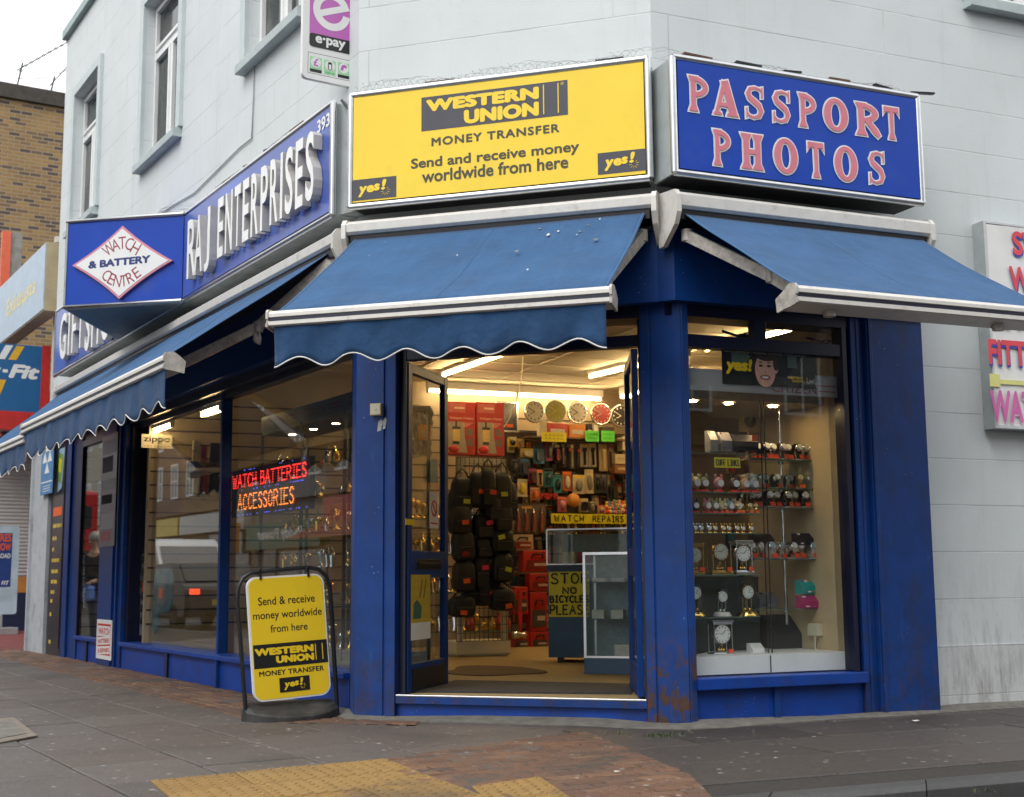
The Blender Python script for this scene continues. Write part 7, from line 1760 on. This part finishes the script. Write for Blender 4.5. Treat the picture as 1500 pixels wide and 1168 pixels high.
n = -.19; a = (-6.40, lpx(200,812,n)[1]); c = (-6.24, lpx(200,930,n)[1]); o = thing('strap_card', 'white card of black strap pieces at the left edge of the window', 'card', FL.mat(a[0],n,0)); b = MB(); b.box(0,c[0]-a[0],0,.01,c[1],a[1]); part('card', b, cm((.45,.48,.47)), o)
for k in range(6): z = a[1]-.07-(a[1]-c[1]-.1)*k/6; b = MB(); b.ball(((c[0]-a[0])*(.45+.2*(k%2)),-.01,z), (c[0]-a[0])*.28, .02, .045, 0, 10, 6); part('strap_piece', b, BAG, o)
# gold watch strips in the narrow bay
for i in range(14):
    b = MB(); a = lpx(124, 672+16*i, -.075); 
    for k in range(4): b.lathe([(.022,0),(.03,.01),(.02,.02)], (.0,0,-.03*k), 8)
    solo('bracelet', b, GOLD if i < 9 else SILVER, 'shiny bracelet in the hanging column of the narrow left window', 'bracelet', FL.mat(a[0],-.075,a[1]), 'bracelets in the narrow window')
# posters on the door leaf
for tl, br, mt, lab in (((602,842),(630,935),cm((.55,.40,.04)),'yellow money poster on the lower glass of the open door'),((629,720),(642,775),WHITE,'white no smoking notice on the open door leaf'),((630,672),(641,708),cm((.25,.38,.30)),'green sticker on the upper glass of the open door'),((594,760),(606,770),YELLOW,'small yellow sticker at the hinge side of the open door')):
    o, W_, H__, y = flat_sign('door_poster', lab, 'poster', DOORF, .004, tl, br, mt, .002)
    b = MB()
    if mt is WHITE:
        n_ = 18
        for k in range(n_): p_, q_ = 2*PI*k/n_, 2*PI*(k+1)/n_; b.add([(W_*.5+W_*.34*math.cos(p_),y-.001,H__*.55+W_*.34*math.sin(p_)),(W_*.5+W_*.34*math.cos(q_),y-.001,H__*.55+W_*.34*math.sin(q_)),(W_*.5+W_*.24*math.cos(q_),y-.001,H__*.55+W_*.24*math.sin(q_)),(W_*.5+W_*.24*math.cos(p_),y-.001,H__*.55+W_*.24*math.sin(p_))], [(0,3,2,1)])
        b.obox((W_*.5,y-.0015,H__*.55), W_*.6, .001, W_*.09, (0,R(45),0)); b.box(W_*.1,W_*.9,y-.001,y,H__*.12,H__*.16); part('emblem', b, RED, o)
    elif 'money' in lab:
        b.box(0,W_,y-.001,y,0,H__*.26); part('white_foot', b, WHITE, o); b = MB(); b.add([(W_*.1,y-.001,H__*.32),(W_*.5,y-.001,H__*.32),(W_*.55,y-.001,H__*.5),(W_*.3,y-.001,H__*.62),(W_*.12,y-.001,H__*.55)], [(0,1,2,3,4)]); part('picture', b, cm((.05,.14,.10)), o)
        b = MB()
        for k in range(2): b.obox((W_*(.5+.2*k),y-.001,H__*.78), W_*.05, .001, H__*.3, (0,.35,0))
        part('lettering_rows', b, cm((.12,.1,.02)), o)
# ------------------------------------------------------------------ more stock: dark boards crowded with goods
DKB = pm('dark_stock_board', (.035,.026,.02), .7, var=.3)
a = FR.px(738,632,-7.3); c = FR.px(940,800,-7.3)
b = MB(); b.box(a[0], 3.3, 7.30, 7.34, c[1], a[1]); solo('stock_board', b, DKB, 'dark brown board behind the hanging packs on the back wall', 'board', MR)
rr = random.Random(77)
pal = [K,K,(.12,.02,.03),(.03,.05,.10),(.30,.22,.12),(.42,.34,.20),(.03,.10,.12),(.35,.10,.03),(.10,.09,.08),(.40,.03,.03),(.20,.16,.10)]
cnm = ['black','black','maroon','dark blue','tan','cream','teal','orange','grey','red','brown']
def small_goods(F, n, x0, x1, y0, y1, cols, rows_, where, jit=.3, skip=.12, group='small packs filling the stock boards', fill=.86):
    for r in range(rows_):
        for q in range(cols):
            if rr.random() < skip: continue
            i = rr.randrange(len(pal)); wx = (x1-x0)/cols; wy = (y1-y0)/rows_
            xa = x0+wx*(q+rr.uniform(0,.12)); ya = y0+wy*(r+rr.uniform(0,.14)); a = F.px(xa, ya, n); c = F.px(xa+wx*fill, ya+wy*fill*rr.uniform(.8,1), n)
            W_, H__ = c[0]-a[0], a[1]-c[1]; b = MB(); 
            b.box(0,W_,0,.01,0,H__); b.box(W_*.1,W_*.9,-.003,0,H__*.82,H__*.95,1); b.prism(rrect(W_*.22,W_*.78,H__*.12,H__*.70,W_*.16,3), -.035, -.001, 2, axis='y')
            j = rr.randrange(len(pal)); k = rr.randrange(len(pal))
            solo('small_pack', b, [cm(pal[i]), cm(pal[j]), cm(pal[k],.25)], f'small {cnm[i]} pack {where}', 'small pack', F.mat(a[0], n-.002*(q%3), c[1]) @ Matrix.Rotation(rr.uniform(-.05,.05), 4, 'Y'), group)
small_goods(FR, -7.24, 742, 935, 690, 742, 17, 3, 'crowded behind the front packs of the back wall')
small_goods(FR, -7.24, 742, 830, 640, 690, 7, 2, 'at the upper left of the crowded back wall')
small_goods(FR, -7.22, 748, 806, 785, 945, 5, 6, 'between the bags and the blue counter')
small_goods(FR, -7.25, 742, 812, 742, 786, 6, 2, 'around the red handled tools')
# dark stock rack seen through the back of the right window display
b = MB(); b.box(.72,1.42,1.43,1.46,.165,2.42); b.box(.72,1.42,1.46,1.75,.165,.5); solo('stock_rack', b, pm('brown_rack_board', (.13,.095,.06), .6), 'brown stock rack behind the wristwatch shelves', 'rack', MR)
small_goods(FR, -1.40, 1062, 1150, 640, 700, 6, 2, 'on the brown rack behind the top watch shelf', skip=.25)
small_goods(FR, -1.40, 1062, 1158, 765, 900, 6, 3, 'on the brown rack behind the lower watch shelves', skip=.25)
b = MB(); u1 = FR.px(1112,900,-.66)[0]; b.box(.06,u1,.655,.665,.445,FR.px(1060,845,-.66)[1]); solo('backing_panel', b, pm('dark_green_grey_panel', (.035,.045,.042), .3), 'dark green grey panel behind the glass domed clocks', 'panel', MR)
# glittering goods on glass shelves left of and behind the bag stand
for li, (y, n_) in enumerate(((812,9),(760,9),(868,8),(925,8))):
    n = -6.3; z = FR.px(665,y,n)[1]; a = FR.px(598,y,n); c = FR.px(752,y,n)
    b = MB(); b.box(a[0],c[0],-n-.02,-n+.28,z-.012,z); o = solo('glass_shelf', b, CASEGLASS, f"{('second','top','third','lowest')[li]} glass shelf of trinkets behind the black bags", 'shelf', MR, 'trinket shelves behind the bags')
    b = MB(); b.box(a[0],c[0],-n-.024,-n-.02,z-.013,z+.001); part('front_edge', b, GLS, o)
    for j in range(n_+6):
        me, nm = OM[rr.choice((0,0,1,2,3,4,5,1))]; ob = mk('ornament', me); ob.matrix_world = FR.mat(a[0]+.04+(c[0]-a[0]-.08)*j/(n_+5)+rr.uniform(-.02,.02), n-.06-.05*rr.random(), z) @ Matrix.Scale(rr.uniform(1.2,2.0), 4)
        tag(ob, f"{nm} ornament on the {('second','top','third','lowest')[li]} trinket shelf behind the bags", 'ornament', 'ornaments behind the bag stand')
# crinkled clear packets and an orange box seen through the upper glass of the open door
a = FR.px(598,596,-5.6); c = FR.px(633,668,-5.6); W_, H__ = c[0]-a[0], a[1]-c[1]
b = MB(); b.grid(lambda p, q: (W_*p, .03*math.sin(p*19+q*5)+.025*math.sin(q*31+p*9), H__*q), 22, 22); solo('plastic_packets', b, pm('crinkled_film', (.20,.19,.20), .12, .5, var=.6, scale=14), 'crinkled shiny plastic packets seen through the upper door glass', 'packets', FR.mat(a[0],-5.6,c[1]))
a = FR.px(616,622,-5.3); c = FR.px(632,644,-5.3); b = MB(); b.box(0,c[0]-a[0],0,.08,0,a[1]-c[1]); b.box(.02,c[0]-a[0]-.02,-.002,0,.03,.09,1); solo('orange_box', b, [cm((.62,.20,.02)), cm((.5,.35,.2))], 'orange box hanging behind the upper door glass', 'box', FR.mat(a[0],-5.3,c[1]))
# extra bags so that the stand reads as one crowded mass
for i, (x, y, w_, h, tc_, lab) in enumerate(((668,742,20,40,None,'plain black bag half behind the stand edge, upper left'),(716,752,22,40,'o','black bag with an orange tag wedged in the centre of the stand'),(746,735,16,48,None,'narrow black bag at the upper right edge of the stand'),(692,785,22,36,None,'plain black bag deep in the centre left of the stand'),(720,820,24,38,None,'plain black bag deep in the centre right of the stand'),(744,812,18,40,'y','narrow black bag with a yellow tag at the right edge'),(690,868,22,34,None,'plain black bag low in the centre left of the stand'),(720,862,20,36,'r','black bag with a red tag low in the centre'))):
    n = -5.27; a = FR.px(x, y, n); k = FR.px(x+1, y, n)[0]-a[0]
    bag(w_*k*1.2, h*k*1.1, tc_, lab, FR.mat(a[0], n, a[1]), i)
# bird droppings on the door awning, torn rag on the left awning arm
AWC = next(o for o in bpy.data.objects if o.name == 'awning'); rr = random.Random(6)
def on_canvas(x, y):        # sight line meets the sloping canvas of the door awning
    d = ray(x, y); p0, p1, p2 = FC.p(0,.26,3.48), FC.p(2,.26,3.48), FC.p(0,1.25,2.7475); nn = (p1-p0).cross(p2-p0); t = (p0-EYEP).dot(nn)/d.dot(nn); return EYEP+d*t, nn.normalized()
for x, y, r_, c_ in ((757,369,.040,'b'),(803,345,.030,'w'),(818,340,.022,'w'),(850,340,.026,'b'),(873,352,.045,'b'),(862,331,.03,'b'),(773,396,.018,'w'),(670,375,.015,'w'),(564,356,.010,'w'),(879,322,.018,'w'),(791,336,.03,'b'),(541,375,.012,'w'),(845,345,.012,'w')):
    P, nn = on_canvas(x, y); nn = nn if nn.z > 0 else -nn; ax = Vector((FC.u[0],FC.u[1],0)); ay = nn.cross(ax)
    m_ = 11; off = nn*.006
    ring = [P+off+(ax*math.cos(2*PI*k/m_)*.8+ay*math.sin(2*PI*k/m_)*(1.5 if c_ == 'w' else 1))*r_*rr.uniform(.6,1.0)*.55 for k in range(m_)]
    b = MB(); b.add(ring, [tuple(range(m_))]); Q = bpy.data.materials.get('dropping_'+c_) or pm('dropping_'+c_, (.58,.57,.53) if c_ == 'w' else (.16,.17,.18), .8, var=.4, scale=40)
    part('dropping', b, Q, AWC, AWC.matrix_world.inverted())
AWL = [o for o in bpy.data.objects if o.name.startswith('awning') and 'long blue' in o.get('label','')][0]
b = MB(); b.grid(lambda p, q: (-.50-.16*p-.02*math.sin(q*6), -.66-.03*p+.02*math.sin(p*14), 2.93-.17*q*(.6+.4*math.sin(p*5+1))), 12, 8); part('torn_cover', b, AWNG, AWL, solid=.004)
# ------------------------------------------------------------------ the far side of both streets (mirrored in the windows)
def mirror(x, y, z=GRZ, n=None, g=-.17):
    """Ground (or plane n) point seen by reflection in the left shop windows at photo pixel x,y."""
    d = ray(x, y); nn = Vector((FL.n[0], FL.n[1], 0)); p0 = FL.p(0,g,0); t = (p0-EYEP).dot(nn)/d.dot(nn); P = EYEP+d*t
    r_ = d-2*d.dot(nn)*nn
    if n is None: s = (z-P.z)/r_.z
    else: s = (FL.p(0,n,0)-P).dot(nn)/r_.dot(nn)
    return P+r_*s
def toL(P): q = P.xy-FL.o; return (q.dot(FL.u), q.dot(FL.n), P.z)
FO = Frame(FL.xy(0,15.0), -FL.u); FP = Frame(FR.xy(0,19.0), -FR.u)
WGL = pm('dark_window_glass', (.03,.035,.04), .08)
RBR = brickm('red_brick', [(.25,.10,.07),(.18,.08,.055),(.10,.05,.04),(.08,.05,.04)], (.25,.22,.19))
def terrace(F, u0, u1, h, wallm_, fascia, label, fz=(3.1,3.95), nw=3, floors=2, wh=1.7, awn=None):
    o = thing('terrace_house', label, 'building', F.mat(u0,0,0)); W_ = u1-u0
    b = MB(); b.box(0,W_,0,9,4.1,h); b.box(0,W_,.25,9,-.2,4.1); part('wall', b, wallm_, o)
    b = MB(); b.prism([(-.15,h),(9,h),(4.5,h+2.4)], 0, W_, axis='x'); part('roof', b, cm((.07,.07,.08),.8), o)
    b = MB(); b.box(.15,W_-.15,-.15,.25,fz[0],fz[1]); part('shop_fascia', b, fascia, o)
    b = MB(); b.box(.3,W_*.6,.15,.25,.6,fz[0]-.1); part('shop_window', b, WGL, o)
    b = MB(); b.box(W_*.66,W_*.82,.15,.25,0,2.4); part('door', b, cm((.05,.05,.06)), o)
    b = MB(); b.box(0,W_,.05,.249,-.2,.55); part('stall_riser', b, cm((.12,.12,.13)), o)
    for f_ in range(floors):
        z = 4.9+f_*((h-5.2)/floors)
        for k in range(nw):
            x = W_*(k+.5)/nw; w_ = MB(); a = .55
            w_.box(x-a,x+a,-.03,.02,z,z+.08); w_.box(x-a,x+a,-.03,.02,z+wh-.08,z+wh); w_.box(x-a,x-a+.08,-.03,.02,z+.08,z+wh-.08); w_.box(x+a-.08,x+a,-.03,.02,z+.08,z+wh-.08); w_.box(x-.03,x+.03,-.029,.02,z+.08,z+wh-.08); w_.box(x-a+.08,x+a-.08,-.028,.02,z+wh*.5-.03,z+wh*.5+.03)
            wn = part('window', w_, UPVC, o); p = MB(); p.box(x-a+.06,x+a-.06,-.012,-.004,z+.06,z+wh-.06); part('pane', p, WGL, wn)
    if awn:
        b = MB(); b.add([(.2,-.15,3.1),(W_-.2,-.15,3.1),(W_-.2,-1.6,2.4),(.2,-1.6,2.4)], [(0,1,2,3)]); part('shop_awning', b, awn, o, solid=.03)
    return o
GRN = pm('green_fascia', (.01,.10,.05), .4); OLDG = pm('grey_render', (.22,.22,.21), .8, var=.15); CREAMW = pm('cream_render', (.42,.38,.3), .8, var=.1)
a = toL(mirror(378,782,n=15)); c = toL(mirror(458,782,n=15)); zt1 = toL(mirror(420,765,n=15))[2]; zb1 = toL(mirror(420,803,n=15))[2]
ua, ub = -c[0], -a[0]           # along FO
lo, hi = min(ua,ub), max(ua,ub)
mid_ = (lo+hi)/2
terrace(FO, mid_-4, mid_+4, 11.2, OLDG, GRN, 'grey rendered house over a green betting shop across the road', (zb1, zt1), 4)
pp = thing('betting_shop_lettering', 'white Paddy Power lettering on the green betting shop fascia', 'sign', FO.mat(lo,.152,0))
t = MB(); text(t, 'Paddy Power', (hi-lo)*.12, (hi-lo)*.95, zb1+(zt1-zb1)*.25, zb1+(zt1-zb1)*.8, y=-.003, bold=.03); part('lettering', t, WHITE, pp)
a2 = toL(mirror(360,782,n=15)); x0 = -a2[0]
b = MB(); b.box(-.7,.7,-.2,0,zb1-.1,zt1+.15); b.box(-.3,.3,-.205,-.2,zb1+.25,zt1-.2); solo('orange_sign', b, cm((.80,.28,.02)), 'square orange shop sign beside the betting shop', 'sign', FO.mat(x0+ (1.0 if x0 > hi else -1.0),.16,0))
REDF = pm('red_fascia_paint', (.42,.03,.03), .4); YF = pm('yellow_fascia_paint', (.62,.45,.03), .4)
spec = [(8.2,10.8,RBR,REDF,'red brick house over a red fronted shop across the road',REDF),(7.5,9.8,CREAMW,cm((.05,.08,.2)),'cream rendered house across the road',None),(8.6,12.0,RBR,YF,'tall red brick house over a yellow fronted shop across the road',None),(9.0,10.5,OLDG,cm((.4,.4,.38)),'grey house over a pale shopfront across the road',None)]
x = mid_-4
for w_, h, wm, fm, lab, aw in spec: terrace(FO, x-w_, x, h, wm, fm, lab, nw=3, awn=cm((.30,.08,.04)) if aw else None); x -= w_
x = mid_+4
for w_, h, wm, fm, lab, aw in [(9,11.5,STOCK,cm((.5,.5,.48)),'brown brick house over a white fronted shop far across the road',None),(10,10.2,RBR,YF,'red brick house over a yellow fascia far across the road',None),(11,12.5,CREAMW,cm((.45,.12,.03)),'tall cream house over an orange fascia far across the road',None),(14,11,OLDG,cm((.2,.2,.2)),'wide grey house at the far end of the road',None)]: terrace(FO, x, x+w_, h, wm, fm, lab, nw=4); x += w_
x = -22
for w_, h, wm, fm, lab in [(9,10.5,RBR,cm((.03,.10,.06)),'red brick house with a green shopfront behind the viewer'),(10,9.5,STOCK,cm((.10,.02,.03)),'brown brick house with a maroon shopfront behind the viewer'),(10,11,OLDG,cm((.05,.06,.12)),'grey house with a navy shopfront behind the viewer'),(11,10,RBR,cm((.3,.28,.24)),'red brick house with a stone coloured shopfront behind the viewer')]: terrace(FP, x, x+w_, h, wm, fm, lab, nw=3); x += w_
# traffic on the left road
def wheel(parent, x, y, r_, w_=.2):
    b = MB(); b.lathe([(r_*.62,-w_/2),(r_*.95,-w_/2),(r_,-w_*.3),(r_,w_*.3),(r_*.95,w_/2),(r_*.62,w_/2)], (x,y,r_), 20, axis='y'); wo = part('wheel', b, RUBBER, parent)
    b = MB(); b.lathe([(.02,-w_*.4),(r_*.62,-w_*.35),(r_*.62,w_*.35),(.02,w_*.4)], (x,y,r_), 14, axis='y'); part('rim', b, ALUD, wo)
def vehicle(name, label, cat, P, heading, L, W_, prof, paint, glassp, wheels, wr, lights):
    """side outline prof (x along length, z up) swept over the width; heading +1 drives towards +u of the left facade."""
    F = Frame(P.xy, FL.u*heading); o = thing(name, label, cat, F.mat(0,0,GRZ))
    b = MB(); b.prism(prof, -W_/2, W_/2, axis='y'); part('body', b, paint, o, bevel=.07)
    for pts in glassp['side']:
        for s in (-1,1):
            b = MB(); y0 = s*(W_/2+.004); b.prism(pts, min(y0,y0-s*.03), max(y0,y0-s*.03), axis='y'); part('side_window', b, WGL, o)
    for (xa,za,xb,zb2,nm) in glassp['end']:
        d = Vector((xb-xa,0,zb2-za)).normalized(); nn = Vector((-d.z,0,d.x)); nn = nn if (nn.x > 0) == (xa > 0) else -nn
        b = MB(); e = nn*.02; ww = W_/2-.12
        b.add([(xa+e.x,-ww,za+e.z),(xa+e.x,ww,za+e.z),(xb+e.x,ww,zb2+e.z),(xb+e.x,-ww,zb2+e.z)], [(0,1,2,3)]); part(nm, b, WGL, o, solid=.03)
    for x_ in wheels:
        for s in (-1,1): wheel(o, x_, s*(W_/2-.1), wr)
    for (x_, z_, sx_, sz_, col_, nm) in lights:
        for s in (-1,1):
            b = MB(); y_ = s*(W_/2-.22); b.box(x_-.03,x_+.03,y_-sx_/2,y_+sx_/2,z_-sz_/2,z_+sz_/2); part(nm, b, col_, o, bevel=.01)
    b = MB(); xr = min(p[0] for p in prof); b.box(xr-.02,xr+.02,-.26,.26,.55,.67); part('number_plate', b, cm((.55,.45,.05)), o)
    return o
TL_ = em('lit_tail_lamp', (1.0,.06,.02), 3.0); HL_ = em('lit_head_lamp', (1,.95,.8), 2.0)
uv = toL(mirror(258,860,n=8.2))[0]; uc = toL(mirror(284,860,n=5.4))[0]
vehicle('white_van', 'white high roofed van driving towards the shop on the far lane', 'van', FL.p(uv, 8.2, 0), 1, 5.2, 2.0,
   [(-2.6,.35),(2.55,.35),(2.6,.9),(2.3,1.15),(1.75,1.25),(1.05,2.15),(.6,2.35),(-2.55,2.4),(-2.65,2.2)], pm('white_van_paint', (.82,.82,.82), .3, var=.03), dict(side=[[(.45,1.3),(1.45,1.3),(.95,2.0),(.45,2.02)]], end=[(1.72,1.3,1.10,2.1,'windscreen')]), (-1.6,1.7), .34, [(2.55,.85,.3,.2,HL_,'headlight'),(-2.63,1.1,.14,.5,TL_,'tail_light')])
vehicle('dark_car', 'dark grey hatchback with lit tail lights driving away from the shop', 'car', FL.p(uc, 5.4, 0), -1, 4.1, 1.75,
   [(-2.0,.3),(2.0,.3),(2.05,.65),(1.9,.85),(1.0,.98),(.35,1.46),(-1.2,1.50),(-1.75,1.05),(-2.02,.95),(-2.05,.5)], pm('dark_grey_car_paint', (.035,.035,.04), .25, .3), dict(side=[[(-1.35,1.02),(.7,1.02),(.3,1.38),(-1.1,1.40)]], end=[(.98,1.0,.40,1.42,'windscreen'),(-1.72,1.06,-1.28,1.44,'rear_window')]), (-1.25,1.3), .31, [(-2.04,.85,.22,.12,TL_,'tail_light'),(2.0,.7,.3,.14,HL_,'headlight')])
ubus = toL(mirror(150,780,n=7.85,g=-.03))[0]
F = Frame(FL.xy(ubus-5.6, 6.6), -FL.u); o = thing('double_decker_bus', 'red double decker bus with lit tail lamps farther down the road', 'bus', F.mat(0,0,GRZ))
BUSR = pm('bus_red_paint', (.50,.02,.025), .3, var=.05)
b = MB(); b.box(-5,5,-1.25,1.25,.35,4.3); part('body', b, BUSR, o, bevel=.15)
for z in (1.35,2.95):
    for s in (-1,1): b = MB(); b.box(-4.6,4.6,s*1.25-.012,s*1.25+.012,z,z+.85); part('side_window', b, WGL, o)
    b = MB(); b.box(-5.012,-4.99,-1.0,1.0,z,z+.8); part('rear_window', b, WGL, o)
for s in (-1,1): b = MB(); b.lathe([(.11,0),(.11,.03)], (-5.0,s*1.0,1.15), 14, axis='x'); b.xf(Matrix.Translation((-.03,0,0))); part('tail_light', b, TL_, o)
for x_ in (-3.0,3.2):
    for s in (-1,1): wheel(o, x_, s*1.1, .48, .28)
# passer-by with grey hair and a blue bag, just outside the left edge of the view
F = Frame(FL.xy(toL(mirror(138,850,n=1.0,g=-.03))[0], 1.0), FL.u)
PR = thing('person', 'grey haired person in a dark coat walking with a small blue bag', 'person', F.mat(0,0,0) @ Matrix.Rotation(R(150), 4, 'Z'))
def skin(name, verts, edges, radii, mat, parent, root=0, sub=2):
    me = bpy.data.meshes.new(name); me.from_pydata(verts, edges, []); o = mk(name, me, parent); me.materials.append(mat)
    md = o.modifiers.new('skin', 'SKIN'); md.use_smooth_shade = True
    for i, r_ in enumerate(radii): 
        r2 = r_ if isinstance(r_, tuple) else (r_, r_); me.skin_vertices[0].data[i].radius = r2; me.skin_vertices[0].data[i].use_root = (i == root)
    s_ = o.modifiers.new('smooth', 'SUBSURF'); s_.levels = sub; s_.render_levels = sub; return o
V_ = [(0,0,.93),(0,0,1.12),(0,.0,1.36),(0,-.01,1.44),(0,-.02,1.52),(0,-.03,1.60),(0,-.02,1.68),
      (-.17,0,1.38),(-.22,.02,1.12),(-.17,-.16,.98),(-.14,-.24,.97),(.17,0,1.38),(.23,.04,1.10),(.20,-.08,.88),(.20,-.13,.80),
      (-.09,0,.88),(-.10,-.10,.50),(-.10,-.05,.09),(-.10,-.17,.04),(.09,0,.88),(.10,.12,.50),(.10,.24,.12),(.10,.14,.05)]
E_ = [(0,1),(1,2),(2,3),(3,4),(4,5),(5,6),(2,7),(7,8),(8,9),(9,10),(2,11),(11,12),(12,13),(13,14),(0,15),(15,16),(16,17),(17,18),(0,19),(19,20),(20,21),(21,22)]
Rr = [(.15,.11),(.135,.10),(.13,.09),.055,.055,.085,.07,.06,.05,.036,.03,.06,.05,.036,.03,.085,.062,.045,.04,.085,.062,.045,.04]
skin('body', V_, E_, Rr, FLESH, PR)
skin('coat', [(0,0,.80),(0,0,.93),(0,0,1.14),(0,0,1.38),(-.18,0,1.385),(-.225,.02,1.12),(-.18,-.15,.99),(.18,0,1.385),(.235,.04,1.10),(.205,-.07,.90)], [(0,1),(1,2),(2,3),(3,4),(4,5),(5,6),(3,7),(7,8),(8,9)], [(.19,.14),(.18,.13),(.165,.125),(.15,.105),.075,.065,.05,.075,.065,.05], COAT, PR)
skin('trousers', [(0,0,.92),(-.09,0,.86),(-.10,-.10,.50),(-.10,-.06,.10),(.09,0,.86),(.10,.12,.50),(.10,.235,.13)], [(0,1),(1,2),(2,3),(0,4),(4,5),(5,6)], [(.14,.10),.10,.078,.062,.10,.078,.062], JEANS, PR)
b = MB(); b.ball((0,-.0,1.66), .105, .115, .10, 0, 14, 10); b.ball((0,.05,1.60), .10, .085, .12, 0, 12, 8); part('hair', b, HAIRG, PR)
for s in (-1,1): b = MB(); b.box(s*.10-.045,s*.10+.045,-.22 if s < 0 else .08,.03 if s < 0 else .32,0,.07); part('shoe', b, BLACK, PR, bevel=.02)
b = MB(); b.ball((-.035,-.122,1.615), .012,.008,.008,0,8,6); b.ball((.035,-.122,1.615), .012,.008,.008,0,8,6); part('eyes', b, HAIRD, PR)
b = MB(); b.ball((0,-.128,1.585), .014,.022,.022,0,8,6); part('nose', b, FLESH, PR)
b = MB(); b.ball((0,-.116,1.548), .026,.010,.007,0,8,6); part('mouth', b, cm((.35,.12,.10)), PR)
for s, hx, hy, hz in ((-1,-.14,-.24,.97),(1,.20,-.13,.80)):
    for k in range(4):
        L = (.06,.07,.065,.05)[k]; q = Vector((hx+(.018*k-.027), hy, hz)); d = Vector((0,-.7,-.6)).normalized()
        b = MB(); b.tube([q, q+d*L*.6, q+d*L*.6+Vector((0,.2,-.9)).normalized()*L*.5], [.009,.008,.006], 0, 6); part('finger', b, FLESH, PR)
    b = MB(); q = Vector((hx-s*.03, hy+.01, hz)); b.tube([q, q+Vector((-s*.035,-.02,-.02))], [.010,.008], 0, 6); part('thumb', b, FLESH, PR)
o = thing('carrier_bag', 'small blue bag held by the grey haired passer-by', 'bag', PR.matrix_world.copy())
b = MB(); b.prism([(-.25,.70),(-.02,.68),(-.04,.90),(-.23,.92)], -.34, -.22, axis='y'); part('body', b, cm((.10,.18,.50)), o, bevel=.03)
b = MB(); b.tube([(-.22,-.28,.90),(-.16,-.27,.955),(-.10,-.28,.90)], .008, 0, 5); part('handle', b, cm((.10,.18,.50)), o)
